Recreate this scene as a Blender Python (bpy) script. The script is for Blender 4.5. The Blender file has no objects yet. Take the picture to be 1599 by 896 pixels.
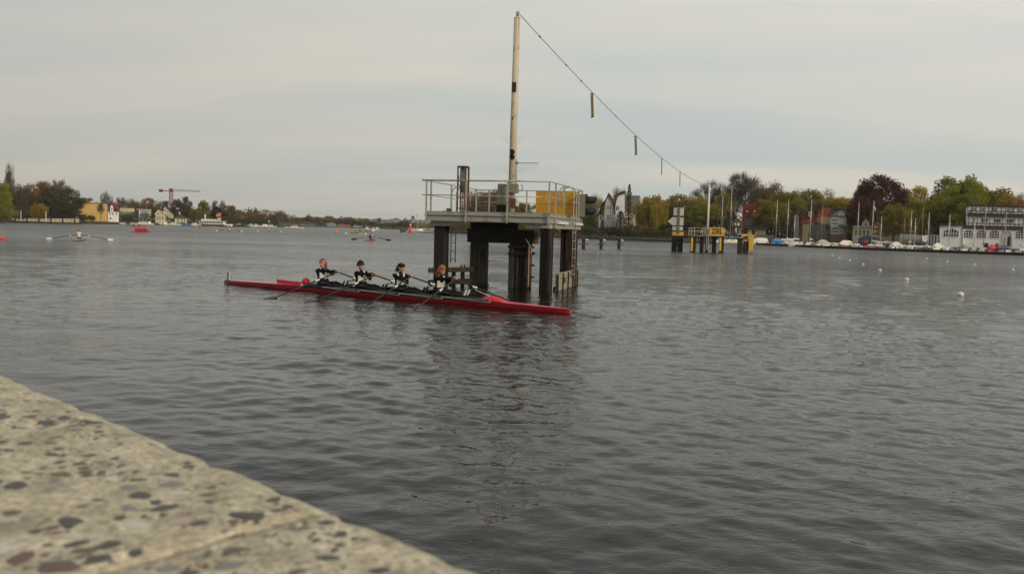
import bpy, bmesh, math, random
import numpy as np
from mathutils import Vector, Matrix, noise
R = math.radians
PI = math.pi
rnd = random.Random(7)
scene = bpy.context.scene
col = scene.collection

# ------------------------------------------------------------------ camera
F = 1300.0            # focal length in pixels of a 1599 px wide picture
CAMH = 2.1
cam_d = bpy.data.cameras.new('camera')
cam = bpy.data.objects.new('camera', cam_d); col.objects.link(cam)
cam_d.sensor_width = 36.0
cam_d.lens = 36.0 * F / 1599.0
cam_d.clip_start = 0.02
cam_d.clip_end = 12000
CM = Matrix.Rotation(R(90 - 3.94), 4, 'X') @ Matrix.Rotation(R(1.5), 4, 'Z')
CM.translation = Vector((0, 0, CAMH))
cam.matrix_world = CM
cam_d.dof.use_dof = True
cam_d.dof.focus_distance = 26.0
cam_d.dof.aperture_fstop = 9.5
scene.camera = cam

# ------------------------------------------------------------------ sky and sun
SUN_EL, SUN_AZ = 22.0, 133.0        # azimuth clockwise from the view direction (+Y)
w = bpy.data.worlds.new('World'); scene.world = w; w.use_nodes = True
nt = w.node_tree; nt.nodes.clear()
def N(t, **k):
    n = nt.nodes.new(t)
    for a, b in k.items(): setattr(n, a, b)
    return n
L = nt.links.new
out = N('ShaderNodeOutputWorld'); bg = N('ShaderNodeBackground'); bg.inputs[1].default_value = 0.1
L(bg.outputs[0], out.inputs[0])
sky = N('ShaderNodeTexSky', sky_type='NISHITA'); sky.sun_disc = False
sky.sun_elevation = R(SUN_EL); sky.sun_rotation = R(SUN_AZ)
tc = N('ShaderNodeTexCoord')
sep = N('ShaderNodeSeparateXYZ'); L(tc.outputs['Generated'], sep.inputs[0])
# project direction on a flat cloud deck: (x, y) / (z + k)
addz = N('ShaderNodeMath', operation='ADD'); L(sep.outputs[2], addz.inputs[0]); addz.inputs[1].default_value = 0.12
mx = N('ShaderNodeMath', operation='MAXIMUM'); L(addz.outputs[0], mx.inputs[0]); mx.inputs[1].default_value = 0.05
dx = N('ShaderNodeMath', operation='DIVIDE'); L(sep.outputs[0], dx.inputs[0]); L(mx.outputs[0], dx.inputs[1])
dy = N('ShaderNodeMath', operation='DIVIDE'); L(sep.outputs[1], dy.inputs[0]); L(mx.outputs[0], dy.inputs[1])
cmb = N('ShaderNodeCombineXYZ'); L(dx.outputs[0], cmb.inputs[0]); L(dy.outputs[0], cmb.inputs[1])
mp = N('ShaderNodeMapping'); mp.inputs['Scale'].default_value = (0.17, 0.52, 1); mp.inputs['Rotation'].default_value = (0, 0, R(-14)); mp.inputs['Location'].default_value = (3.1, 1.35, 0)
L(cmb.outputs[0], mp.inputs[0])
nz = N('ShaderNodeTexNoise'); nz.inputs['Scale'].default_value = 1.7; nz.inputs['Detail'].default_value = 5; nz.inputs['Roughness'].default_value = 0.52; nz.inputs['Distortion'].default_value = 0.5
L(mp.outputs[0], nz.inputs[0])
ramp = N('ShaderNodeValToRGB')
e = ramp.color_ramp.elements
e[0].position = 0.34; e[0].color = (5.2, 5.55, 5.35, 1)
e[1].position = 0.66; e[1].color = (6.7, 6.3, 5.5, 1)
L(nz.outputs[0], ramp.inputs[0])
# thinner, brighter cloud towards the hazy sun on the right
dot = N('ShaderNodeVectorMath', operation='DOT_PRODUCT'); L(tc.outputs['Generated'], dot.inputs[0])
dot.inputs[1].default_value = (math.sin(R(75)), math.cos(R(75)), 0.25)
mr = N('ShaderNodeMapRange'); L(dot.outputs['Value'], mr.inputs[0])
for i, v in zip((1, 2, 3, 4), (-1.0, 1.0, 0.74, 1.26)): mr.inputs[i].default_value = v
# low sky is greyer and browner than the sky higher up
mr2 = N('ShaderNodeMapRange'); L(sep.outputs[2], mr2.inputs[0])
for i, v in zip((1, 2, 3, 4), (0.0, 0.30, 0.82, 1.04)): mr2.inputs[i].default_value = v
mul = N('ShaderNodeMath', operation='MULTIPLY'); L(mr.outputs[0], mul.inputs[0]); L(mr2.outputs[0], mul.inputs[1])
vm = N('ShaderNodeVectorMath', operation='SCALE'); L(ramp.outputs[0], vm.inputs[0]); L(mul.outputs[0], vm.inputs['Scale'])
mixs = N('ShaderNodeMix', data_type='RGBA'); mixs.inputs[0].default_value = 0.94
L(sky.outputs[0], mixs.inputs[6]); L(vm.outputs[0], mixs.inputs[7]); L(mixs.outputs[2], bg.inputs[0])

sd = bpy.data.lights.new('sun', 'SUN'); sd.energy = 1.7; sd.angle = R(10); sd.color = (1.0, 0.83, 0.62)
so = bpy.data.objects.new('sun', sd); col.objects.link(so)
az, el = R(SUN_AZ), R(SUN_EL)
sv = Vector((math.sin(az) * math.cos(el), math.cos(az) * math.cos(el), math.sin(el)))
so.rotation_euler = sv.to_track_quat('Z', 'Y').to_euler()

vs = scene.view_settings
vs.view_transform = 'Standard'; vs.look = 'None'; vs.gamma = 1; vs.use_curve_mapping = False; vs.exposure = 0.0

# ------------------------------------------------------------------ helpers
def ray(px, py):
    v = Vector(((px - 799.5) / F, -(py - 448.0) / F, -1.0))
    return (CM.to_3x3() @ v)
CP = Vector((0, 0, CAMH))
def at(px, py, Y):
    v = ray(px, py); return CP + v * (Y / v.y)
def wat(px, py, z=0.0):
    v = ray(px, py); return CP + v * ((z - CAMH) / v.z)
def gx(px, Y, z=1.0):
    """world x of the picture column px at distance Y and height z"""
    py = 400.0
    for _ in range(5):
        p = at(px, py, Y); py += (p.z - z) * F / Y
    return p.x
def proj(p):
    q = CM.inverted() @ Vector(p)
    return (799.5 + F * q.x / -q.z, 448.0 - F * q.y / -q.z)

def tag(o, label=None, cat=None, group=None, kind=None):
    if label: o['label'] = label
    if cat: o['category'] = cat
    if group: o['group'] = group
    if kind: o['kind'] = kind
    return o
def thing(name, label, cat, loc=(0, 0, 0), rotz=0.0, group=None):
    o = bpy.data.objects.new(name, None); col.objects.link(o)
    o.empty_display_size = 0.2
    o.location = loc; o.rotation_euler = (0, 0, rotz)
    return tag(o, label, cat, group)
def copy_tree(o, parent=None):
    c = o.copy(); col.objects.link(c); c.parent = parent
    for ch in list(o.children): copy_tree(ch, c)
    return c

class MB:
    def __init__(s): s.v = []; s.f = []; s.m = []; s.mi = 0
    def add(s, vs, fs):
        b = len(s.v); s.v += [tuple(p) for p in vs]
        for f in fs: s.f.append(tuple(b + i for i in f)); s.m.append(s.mi)
        return s
    def box(s, a, b):
        x0, y0, z0 = a; x1, y1, z1 = b
        if x0 > x1: x0, x1 = x1, x0
        if y0 > y1: y0, y1 = y1, y0
        if z0 > z1: z0, z1 = z1, z0
        return s.add([(x0,y0,z0),(x1,y0,z0),(x1,y1,z0),(x0,y1,z0),(x0,y0,z1),(x1,y0,z1),(x1,y1,z1),(x0,y1,z1)],
              [(0,3,2,1),(4,5,6,7),(0,1,5,4),(1,2,6,5),(2,3,7,6),(3,0,4,7)])
    def bbox(s, a, b, bv=0.01):
        """box with bevelled vertical and top edges"""
        x0, y0, z0 = [min(p, q) for p, q in zip(a, b)]; x1, y1, z1 = [max(p, q) for p, q in zip(a, b)]
        def ring(i, z): return [(x0+i,y0,z),(x1-i,y0,z),(x1,y0+i,z),(x1,y1-i,z),(x1-i,y1,z),(x0+i,y1,z),(x0,y1-i,z),(x0,y0+i,z)]
        def ins(r, d):
            cx, cy = (x0+x1)/2, (y0+y1)/2
            return [(p[0]+(d if p[0]<cx else -d), p[1]+(d if p[1]<cy else -d), p[2]) for p in r]
        r0 = ins(ring(bv, z0), bv); r1 = ring(bv, z0+bv); r2 = ring(bv, z1-bv); r3 = ins(ring(bv, z1), bv)
        return s.loft([r0, r1, r2, r3])
    def loft(s, rings, caps=True, closed=True):
        n = len(rings[0]); vs = [p for r in rings for p in r]; fs = []
        for i in range(len(rings) - 1):
            for j in range(n if closed else n - 1):
                a = i*n + j; b = i*n + (j+1) % n
                fs.append((a, b, b+n, a+n))
        if caps:
            fs.append(tuple(range(n-1, -1, -1))); fs.append(tuple((len(rings)-1)*n + j for j in range(n)))
        return s.add(vs, fs)
    def tube(s, pts, rad, n=8, caps=True):
        pts = [Vector(p) for p in pts]
        if not hasattr(rad, '__len__'): rad = [rad]*len(pts)
        rings = []; up = None
        for i, p in enumerate(pts):
            t = (pts[min(i+1, len(pts)-1)] - pts[max(i-1, 0)])
            if t.length < 1e-9: t = Vector((0,0,1))
            t.normalize()
            if up is None:
                up = Vector((0,0,1)) if abs(t.z) < 0.9 else Vector((1,0,0))
            a = up.cross(t)
            if a.length < 1e-6: a = Vector((0,1,0)).cross(t)
            a.normalize(); b = t.cross(a); up = b
            rings.append([tuple(p + (a*math.cos(2*PI*k/n) + b*math.sin(2*PI*k/n))*rad[i]) for k in range(n)])
        return s.loft(rings, caps)
    def bar(s, p0, p1, w, h):
        """rectangular bar between two points: w across, h along up"""
        p0, p1 = Vector(p0), Vector(p1); t = (p1-p0).normalized()
        up = Vector((0,0,1)) if abs(t.z) < 0.95 else Vector((0,1,0))
        a = t.cross(up).normalized(); b = a.cross(t).normalized()
        r = lambda p: [tuple(p + a*x + b*y) for x, y in ((-w/2,-h/2),(w/2,-h/2),(w/2,h/2),(-w/2,h/2))]
        return s.loft([r(p0), r(p1)])
    def lathe(s, prof, c=(0,0,0), n=12, axis='z'):
        rings = []
        for r, z in prof:
            ring = []
            for k in range(n):
                x, y = r*math.cos(2*PI*k/n), r*math.sin(2*PI*k/n)
                p = (x, y, z) if axis == 'z' else ((z, x, y) if axis == 'x' else (y, z, x))
                ring.append((p[0]+c[0], p[1]+c[1], p[2]+c[2]))
            rings.append(ring)
        return s.loft(rings)
    def ball(s, c, r, n=12, m=8):
        if not hasattr(r, '__len__'): r = (r, r, r)
        rings = []
        for i in range(m+1):
            t = PI*i/m; t = min(max(t, 0.02), PI-0.02)
            rings.append([(c[0]+r[0]*math.sin(t)*math.cos(2*PI*k/n), c[1]+r[1]*math.sin(t)*math.sin(2*PI*k/n), c[2]-r[2]*math.cos(t)) for k in range(n)])
        return s.loft(rings)
    def prism(s, poly, y0, y1):
        """poly of (x, z), extruded along y"""
        a = sum(poly[i][0]*poly[(i+1)%len(poly)][1]-poly[(i+1)%len(poly)][0]*poly[i][1] for i in range(len(poly)))
        if a < 0: poly = poly[::-1]
        n = len(poly); vs = [(x,y0,z) for x,z in poly] + [(x,y1,z) for x,z in poly]
        fs = [tuple(range(n)), tuple(range(2*n-1, n-1, -1))]
        for i in range(n):
            j = (i+1) % n; fs.append((j, i, i+n, j+n))
        return s.add(vs, fs)
    def prismx(s, poly, x0, x1):
        """poly of (y, z), extruded along x"""
        b = len(s.v); s.prism(poly, x0, x1)
        for i in range(b, len(s.v)):
            x, y, z = s.v[i]; s.v[i] = (y, x, z)
        k = len(s.f); n = len(poly) + 2
        for i in range(k-n, k): s.f[i] = s.f[i][::-1]
        return s
    def mesh(s, name, mats, smooth=False):
        me = bpy.data.meshes.new(name); me.from_pydata(s.v, [], s.f)
        if not isinstance(mats, (list, tuple)): mats = [mats]
        for m in mats: me.materials.append(m)
        if len(mats) > 1: me.polygons.foreach_set('material_index', s.m)
        if smooth: me.polygons.foreach_set('use_smooth', [True]*len(s.f))
        me.update(); return me
    def build(s, name, mats, parent=None, smooth=False, loc=None):
        o = bpy.data.objects.new(name, s.mesh(name, mats, smooth)); col.objects.link(o)
        if parent: o.parent = parent
        if loc is not None: o.location = loc
        return o
def inst(name, me, parent=None, loc=(0,0,0), rot=(0,0,0), sc=(1,1,1)):
    o = bpy.data.objects.new(name, me); col.objects.link(o)
    if parent: o.parent = parent
    o.location = loc; o.rotation_euler = rot; o.scale = sc
    return o

MATS = {}
def mat(name, c, rough=0.7, metal=0.0, var=0.15, scale=3.0, bump=0.0, c2=None, spec=0.5, thr=None, bscale=None, coat=0.0, stretch=None):
    """procedural material: base colour with noise wear; c2 = a second colour in patches"""
    if name in MATS: return MATS[name]
    m = bpy.data.materials.new(name); m.use_nodes = True; t = m.node_tree
    b = t.nodes['Principled BSDF']; b.inputs['Roughness'].default_value = rough; b.inputs['Metallic'].default_value = metal
    b.inputs['Specular IOR Level'].default_value = spec
    if coat: b.inputs['Coat Weight'].default_value = coat; b.inputs['Coat Roughness'].default_value = 0.08
    tcn = t.nodes.new('ShaderNodeTexCoord'); src = tcn.outputs['Object']
    if stretch:
        mpn = t.nodes.new('ShaderNodeMapping'); mpn.inputs['Scale'].default_value = stretch
        t.links.new(src, mpn.inputs[0]); src = mpn.outputs[0]
    n = t.nodes.new('ShaderNodeTexNoise'); n.inputs['Scale'].default_value = scale; n.inputs['Detail'].default_value = 6
    n.inputs['Roughness'].default_value = 0.62
    t.links.new(src, n.inputs[0])
    r = t.nodes.new('ShaderNodeValToRGB'); el = r.color_ramp.elements
    if c2:
        th = thr or 0.55
        el[0].position = th - 0.07; el[1].position = th + 0.07
        el[0].color = (*c, 1); el[1].color = (*c2, 1)
    else:
        el[0].position = 0.3; el[1].position = 0.7
        el[0].color = (*[x*(1-var) for x in c], 1); el[1].color = (*[min(1, x*(1+var)) for x in c], 1)
    t.links.new(n.outputs[0], r.inputs[0])
    t.links.new(r.outputs[0], b.inputs['Base Color'])
    if bump:
        n2 = t.nodes.new('ShaderNodeTexNoise'); n2.inputs['Scale'].default_value = bscale or scale*4; n2.inputs['Detail'].default_value = 5
        t.links.new(src, n2.inputs[0])
        bp = t.nodes.new('ShaderNodeBump'); bp.inputs['Strength'].default_value = bump; bp.inputs['Distance'].default_value = 0.02
        t.links.new(n2.outputs[0], bp.inputs['Height']); t.links.new(bp.outputs[0], b.inputs['Normal'])
    MATS[name] = m; return m

M = dict(
 steel=mat('grey painted steel', (0.30,0.31,0.28), 0.5, 0, 0.12, 2.5, 0.1, c2=(0.21,0.14,0.085), thr=0.60),
 galv=mat('galvanised rail', (0.44,0.43,0.38), 0.45, 0.3, 0.15, 6, 0, c2=(0.24,0.14,0.08), thr=0.61),
 rust=mat('rusty steel', (0.13,0.055,0.035), 0.85, 0, 0.4, 8, 0.3),
 pile=mat('dark tarred pile', (0.007,0.0065,0.006), 0.75, 0, 0.4, 1.6, 0.4, c2=(0.034,0.018,0.011), thr=0.60, stretch=(3,3,.5)),
 pilewood=mat('weathered timber pile', (0.055,0.044,0.028), 0.9, 0, 0.4, 2.5, 0.5, c2=(0.018,0.014,0.010), thr=0.5, stretch=(6,6,.5)),
 pilerust=mat('rusty pile face', (0.085,0.034,0.020), 0.85, 0, 0.4, 3, 0.4, c2=(0.014,0.010,0.009), thr=0.5, stretch=(5,5,.4)),
 planks=mat('grey weathered planks', (0.30,0.27,0.20), 0.85, 0, 0.3, 4, 0.3, c2=(0.17,0.15,0.11), thr=0.6, stretch=(1,1,5)),
 concrete=mat('concrete head beam', (0.36,0.34,0.28), 0.85, 0, 0.2, 3, 0.3, c2=(0.24,0.2,0.15), thr=0.62),
 mast=mat('peeling cream mast paint', (0.58,0.50,0.37), 0.55, 0, 0.15, 2.2, 0.1, c2=(0.24,0.12,0.06), thr=0.63, stretch=(5,5,1.3)),
 yellow=mat('yellow sign paint', (0.56,0.29,0.015), 0.5, 0, 0.08, 2, 0),
 yellow2=mat('bright yellow paint', (0.62,0.38,0.03), 0.5, 0, 0.12, 2, 0),
 cabinet=mat('olive grey cabinet', (0.21,0.22,0.15), 0.5, 0, 0.1, 3, 0),
 black=mat('black plastic', (0.02,0.02,0.022), 0.45, 0, 0.2, 8, 0),
 darkblue=mat('dark blue hood', (0.012,0.015,0.022), 0.8, 0, 0.2, 8, 0),
 redhull=mat('red gloss hull', (0.27,0.006,0.015), 0.16, 0, 0.04, 1.5, 0, coat=0.6),  # shade on the hull side is put into this darker red
 reddeck=mat('red deck', (0.56,0.05,0.08), 0.3, 0, 0.05, 1.5, 0, coat=0.4),  # pinkish highlight on the deck is put into the colour
 redfab=mat('bright red fabric', (0.62,0.012,0.035), 0.6, 0, 0.1, 20, 0.1),
 white=mat('white paint', (0.74,0.73,0.68), 0.4, 0, 0.05, 2, 0),
 whitegel=mat('white gelcoat', (0.66,0.65,0.58), 0.3, 0, 0.08, 1, 0, c2=(0.5,0.48,0.42), thr=0.66),
 alu=mat('aluminium tube', (0.6,0.6,0.57), 0.35, 0.5, 0.08, 3, 0),
 skin=mat('skin', (0.52,0.27,0.17), 0.5, 0, 0.08, 20, 0),
 blackfab=mat('black lycra', (0.009,0.009,0.010), 0.85, 0, 0.2, 30, 0.1, spec=0.15),
 whitefab=mat('white lycra', (0.72,0.70,0.66), 0.6, 0, 0.05, 30, 0.1),
 hairbrown=mat('brown hair', (0.075,0.032,0.016), 0.5, 0, 0.4, 60, 0.3, stretch=(1,1,.15)),
 hairred=mat('auburn hair', (0.26,0.085,0.025), 0.5, 0, 0.4, 60, 0.3, stretch=(1,1,.15)),
 pink=mat('pink headband', (0.72,0.10,0.22), 0.6, 0, 0.15, 30, 0),
 carbon=mat('grey carbon shaft', (0.022,0.022,0.022), 0.5, 0, 0.1, 8, 0, spec=0.3),
 grip=mat('oar grip', (0.03,0.03,0.03), 0.6, 0, 0.1, 8, 0),
 glass=mat('dark window glass', (0.02,0.022,0.024), 0.12, 0, 0.3, .6, 0),
 mouth=mat('lips', (0.35,0.09,0.08), 0.4, 0, 0.05, 8, 0),
 orange=mat('orange buoy', (0.75,0.16,0.02), 0.5, 0, 0.1, 5, 0),
 redbuoy=mat('red buoy', (0.80,0.015,0.02), 0.5, 0, 0.1, 5, 0),
 maroon=mat('maroon paint', (0.16,0.015,0.03), 0.4, 0, 0.1, 5, 0),
)
# ------------------------------------------------------------------ water
def build_water():
    # polar grid, finer near the camera and inside the wide sector ahead
    r = [0.02, 0.3, 0.8, 1.3]
    x = 1.6
    while x < 75: r.append(x); x *= 1.0052
    while x < 260: r.append(x); x *= 1.016
    while x < 2550: r.append(x); x *= 1.12
    r = np.array(r)
    a = list(np.arange(-180, -62, 6.0)) + list(np.arange(-56, -44, 2.0)) + list(np.arange(-43, 43.001, 0.145)) + list(np.arange(45, 57, 2.0)) + list(np.arange(62, 180, 6.0))
    a = np.radians(np.array(a)); na, nr = len(a), len(r)
    RR, AA = np.meshgrid(r, a, indexing='ij')
    X, Y = RR*np.sin(AA), RR*np.cos(AA)
    rng = np.random.RandomState(5)
    Z = np.zeros_like(X)
    dr = np.gradient(r)[:, None] * np.ones_like(X)
    # gusts: calmer and rougher patches
    def patch(sx, sy, seed):
        g = np.random.RandomState(seed); s = np.zeros_like(X)
        for _ in range(9):
            th = g.rand()*6.28; k = (0.5+g.rand()*1.5)
            s += np.sin((X*math.cos(th)/sx + Y*math.sin(th)/sy)*k + g.rand()*6.28)
        return s/3.0
    P = 1 + 0.42*np.clip(patch(2.6, 4.5, 3) + 0.6*patch(7, 12, 9), -1.7, 2.2)
    nw = 120
    lam = np.exp(rng.uniform(math.log(0.10), math.log(3.2), nw))
    for i in range(nw):
        l = lam[i]
        th = R(82) + rng.normal(0, 0.50 if l > 0.7 else 0.95)     # crests run mostly across the view
        k = 2*PI/l
        slope = 0.0145 * (1.25 if 0.2 < l < 0.5 else 1.0) * (1.0 if l < 0.6 else (0.6/l)**0.75)
        A = slope / k
        fade = np.clip((l/dr - 2.6)/3.0, 0, 1)
        ph = (X*math.cos(th) + Y*math.sin(th))*k + rng.rand()*6.28
        ph += 0.9*np.sin(X*0.55/l*0.35 + i) * 0.8 + 0.6*np.sin(Y*0.4/l*0.3 + 2.1*i)
        s = np.sin(ph)
        nearc = np.clip((RR-4)/9.0, 0.0, 1.0)*(0.95 if l < 0.5 else 0.45) + (0.25 if l < 0.5 else 0.55)
        Z += nearc*A*fade*(P if l < 1.0 else 1.0)*(s + 0.22*np.cos(2*ph)*-1)
    # wake of the rowing boat: stirred strip behind the stern, thin bow waves along the hull
    q0, q1 = wat(351, 443.5), wat(891, 491); bu_ = (q1-q0); BLn = bu_.length; bu_.normalize()
    TT = (X-q0.x)*bu_.x + (Y-q0.y)*bu_.y; LL = -(X-q0.x)*bu_.y + (Y-q0.y)*bu_.x
    strip = np.exp(-(LL/(0.30+0.05*np.clip(TT-BLn, 0, 20)))**2)*np.clip((TT-BLn+0.2)/0.5, 0, 1)*np.clip(1-(TT-BLn)/11, 0, 1)
    for i in range(26):
        th = rng.rand()*6.28; l = rng.uniform(0.28, 0.9); k = 2*PI/l
        Z += strip*0.0032*l/0.4*np.sin((X*math.cos(th)+Y*math.sin(th))*k + rng.rand()*6.28)
    side = np.abs(LL)
    vw = np.exp(-((side-(0.33+0.16*TT*0.35))/0.16)**2)*np.clip(TT/1.5, 0, 1)*np.clip(1-(TT-BLn)/6, 0, 1)
    Z += vw*0.020*np.exp(-TT*0.05)*np.cos(TT*5.2+side*3)
    # puddles left by the oar blades
    for (pt, pl_) in ((1.2, -2.7), (3.0, -2.7), (4.9, -2.7), (6.7, -2.7), (2.2, 2.6), (4.2, 2.6), (6.2, 2.6), (8.4, 2.6)):
        dd_ = np.sqrt((TT-pt)**2+(LL-pl_)**2); Z += -0.022*np.exp(-(dd_/0.22)**2) + 0.010*np.cos(dd_*16)*np.exp(-(dd_/0.55)**2)
    Z[RR < 1.3] = 0
    Z[RR > 900] = 0
    V = np.stack([X, Y, Z], -1).reshape(-1, 3)
    i = np.arange(nr-1)[:, None]; j = np.arange(na)[None, :]
    j2 = (j+1) % na
    q = np.stack([i*na+j, (i+1)*na+j, (i+1)*na+j2, i*na+j2], -1).reshape(-1, 4)
    q = q[:, ::-1]
    me = bpy.data.meshes.new('water')
    me.vertices.add(len(V)); me.vertices.foreach_set('co', V.ravel())
    me.loops.add(q.size); me.loops.foreach_set('vertex_index', q.ravel().astype(np.int32))
    me.polygons.add(len(q)); me.polygons.foreach_set('loop_start', np.arange(0, q.size, 4, dtype=np.int32))
    me.polygons.foreach_set('use_smooth', np.ones(len(q), dtype=bool))
    me.update(); me.validate()
    m = bpy.data.materials.new('river water'); m.use_nodes = True; t = m.node_tree
    b = t.nodes['Principled BSDF']
    b.inputs['Base Color'].default_value = (0.014, 0.0105, 0.0068, 1)
    b.inputs['Roughness'].default_value = 0.045; b.inputs['IOR'].default_value = 1.33
    g = t.nodes.new('ShaderNodeTexCoord')
    def nzz(sc, rot, det, rough=0.55, st=(1, 1, 1)):
        mp = t.nodes.new('ShaderNodeMapping'); mp.inputs['Rotation'].default_value = (0, 0, R(rot)); mp.inputs['Scale'].default_value = st
        t.links.new(g.outputs['Object'], mp.inputs[0])
        n = t.nodes.new('ShaderNodeTexNoise'); n.inputs['Scale'].default_value = sc; n.inputs['Detail'].default_value = det; n.inputs['Roughness'].default_value = rough
        t.links.new(mp.outputs[0], n.inputs[0]); return n
    # small ripples, then longer wind waves that carry on past the modelled ones
    n1 = nzz(7.0, 8, 3, 0.6, (0.55, 1.0, 1)); n2 = nzz(2.2, -10, 4, 0.65, (0.5, 1, 1)); n3 = nzz(0.05, 4, 3, 0.6, (0.35, 1, 1))
    cd = t.nodes.new('ShaderNodeVectorMath'); cd.operation = 'LENGTH'; t.links.new(g.outputs['Object'], cd.inputs[0])
    far = t.nodes.new('ShaderNodeMapRange'); t.links.new(cd.outputs['Value'], far.inputs[0])
    for k_, v_ in zip((1, 2, 3, 4), (8.0, 70.0, 0.08, 1.0)): far.inputs[k_].default_value = v_
    gust = t.nodes.new('ShaderNodeMapRange'); t.links.new(n3.outputs[0], gust.inputs[0])
    for k_, v_ in zip((1, 2, 3, 4), (0.35, 0.65, 0.4, 1.5)): gust.inputs[k_].default_value = v_
    rg_ = t.nodes.new('ShaderNodeMapRange'); t.links.new(cd.outputs['Value'], rg_.inputs[0])
    for k_, v_ in zip((1, 2, 3, 4), (30.0, 160.0, 0.05, 0.28)): rg_.inputs[k_].default_value = v_
    t.links.new(rg_.outputs[0], b.inputs['Roughness'])
    m1 = t.nodes.new('ShaderNodeMath'); m1.operation = 'MULTIPLY'; t.links.new(gust.outputs[0], m1.inputs[0]); m1.inputs[1].default_value = 0.55
    b1 = t.nodes.new('ShaderNodeBump'); b1.inputs['Distance'].default_value = 0.024
    t.links.new(m1.outputs[0], b1.inputs['Strength']); t.links.new(n1.outputs[0], b1.inputs['Height'])
    m2 = t.nodes.new('ShaderNodeMath'); m2.operation = 'MULTIPLY'; t.links.new(far.outputs[0], m2.inputs[0]); t.links.new(gust.outputs[0], m2.inputs[1])
    b2 = t.nodes.new('ShaderNodeBump'); b2.inputs['Distance'].default_value = 0.24
    t.links.new(m2.outputs[0], b2.inputs['Strength']); t.links.new(n2.outputs[0], b2.inputs['Height'])
    t.links.new(b1.outputs[0], b2.inputs['Normal']); t.links.new(b2.outputs[0], b.inputs['Normal'])
    me.materials.append(m)
    o = bpy.data.objects.new('water', me); col.objects.link(o); tag(o, kind='structure')
build_water()

# ------------------------------------------------------------------ land
GZ = 0.9
SH = [(-2600, 200), (-700, 250)] + [(wat(px, 400).x, 0) for px in ()]
def shore(px, d, off=0.0):
    p = at(px, 370, d); return (p.x, d)
shore_pts = [(-1700, 120), (-900, 200), shore(-200, 285), shore(0, 300), shore(100, 318), shore(200, 352), shore(262, 372), shore(345, 392), shore(432, 455),
             shore(470, 640), shore(520, 700), shore(600, 690), shore(640, 520), shore(668, 350), shore(760, 290), shore(905, 243),
             shore(950, 232), shore(1050, 205), shore(1130, 216), shore(1180, 216), shore(1240, 204), shore(1300, 190), shore(1400, 175), shore(1599, 158), (420, 90), (1700, -60)]
g = MB(); n = len(shore_pts)
rows = []
for k, (off, z) in enumerate(((0, -1.0), (0, 0.35), (1.2, GZ-0.05), (6, GZ), (60, GZ+0.3), (200, GZ+1.0), (500, GZ+1.5), (800, GZ+1.8))):
    row = []
    for i, (x, y) in enumerate(shore_pts):
        l = math.hypot(x, y); row.append((x*(1+off/l), y*(1+off/l), z))
    rows.append(row)
g.loft(rows, caps=False, closed=False)
land = g.build('ground', mat('grass and earth bank', (0.035,0.033,0.018), 0.95, 0, 0.4, 0.2, 0, c2=(0.06,0.05,0.035), thr=0.6))
land['kind'] = 'structure'

# ------------------------------------------------------------------ quay wall with exposed aggregate coping (near left)
CT = 1.9                                   # top of the coping
e1 = wat(740, 896, CT); e2 = wat(0, 588, CT)
ed = (e2 - e1).normalized(); en = Vector((ed.y, -ed.x, 0))
if en.y < 0: en = -en                      # towards the water
rotq = math.atan2(ed.y, ed.x)
j0 = wat(498, 797, CT)                     # where the mossy joint meets the edge
qw = thing('quay_wall', 'pale pebbled concrete wall in the near left corner beside the dark water', 'wall', (j0.x, j0.y, 0), rotq)
# local frame: +x along the edge to the upper left, +y to the landward side or water?  find it
loc_water = (Matrix.Rotation(-rotq, 3, 'Z') @ en)
WS = 1 if loc_water.y > 0 else -1          # sign of the water side in local y
conc = bpy.data.materials.new('sandy concrete'); conc.use_nodes = True
t = conc.node_tree; b = t.nodes['Principled BSDF']; b.inputs['Roughness'].default_value = 0.9
tcn = t.nodes.new('ShaderNodeTexCoord')
def _nz(sc, det):
    n = t.nodes.new('ShaderNodeTexNoise'); n.inputs['Scale'].default_value = sc; n.inputs['Detail'].default_value = det; n.inputs['Roughness'].default_value = 0.65
    t.links.new(tcn.outputs['Object'], n.inputs[0]); return n
na_, nb_, nc_ = _nz(22, 6), _nz(160, 4), _nz(7, 3)
ra = t.nodes.new('ShaderNodeValToRGB'); ra.color_ramp.elements[0].position = 0.32; ra.color_ramp.elements[0].color = (0.33,0.295,0.235,1); ra.color_ramp.elements[1].position = 0.62; ra.color_ramp.elements[1].color = (0.66,0.61,0.50,1)
t.links.new(na_.outputs[0], ra.inputs[0])
rb = t.nodes.new('ShaderNodeValToRGB'); rb.color_ramp.elements[0].position = 0.3; rb.color_ramp.elements[0].color = (0.55,0.54,0.52,1); rb.color_ramp.elements[1].position = 0.7; rb.color_ramp.elements[1].color = (1.25,1.22,1.18,1)
t.links.new(nb_.outputs[0], rb.inputs[0])
mm = t.nodes.new('ShaderNodeMix'); mm.data_type = 'RGBA'; mm.blend_type = 'MULTIPLY'; mm.inputs[0].default_value = 1
t.links.new(ra.outputs[0], mm.inputs[6]); t.links.new(rb.outputs[0], mm.inputs[7])
rc = t.nodes.new('ShaderNodeValToRGB'); rc.color_ramp.elements[0].position = 0.4; rc.color_ramp.elements[0].color = (0.90,0.90,0.80,1); rc.color_ramp.elements[1].position = 0.6; rc.color_ramp.elements[1].color = (1.0,0.96,0.92,1)
t.links.new(nc_.outputs[0], rc.inputs[0])
m3 = t.nodes.new('ShaderNodeMix'); m3.data_type = 'RGBA'; m3.blend_type = 'MULTIPLY'; m3.inputs[0].default_value = 1
t.links.new(mm.outputs[2], m3.inputs[6]); t.links.new(rc.outputs[0], m3.inputs[7]); t.links.new(m3.outputs[2], b.inputs['Base Color'])
vo = t.nodes.new('ShaderNodeTexVoronoi'); vo.inputs['Scale'].default_value = 210; t.links.new(tcn.outputs['Object'], vo.inputs[0])
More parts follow.
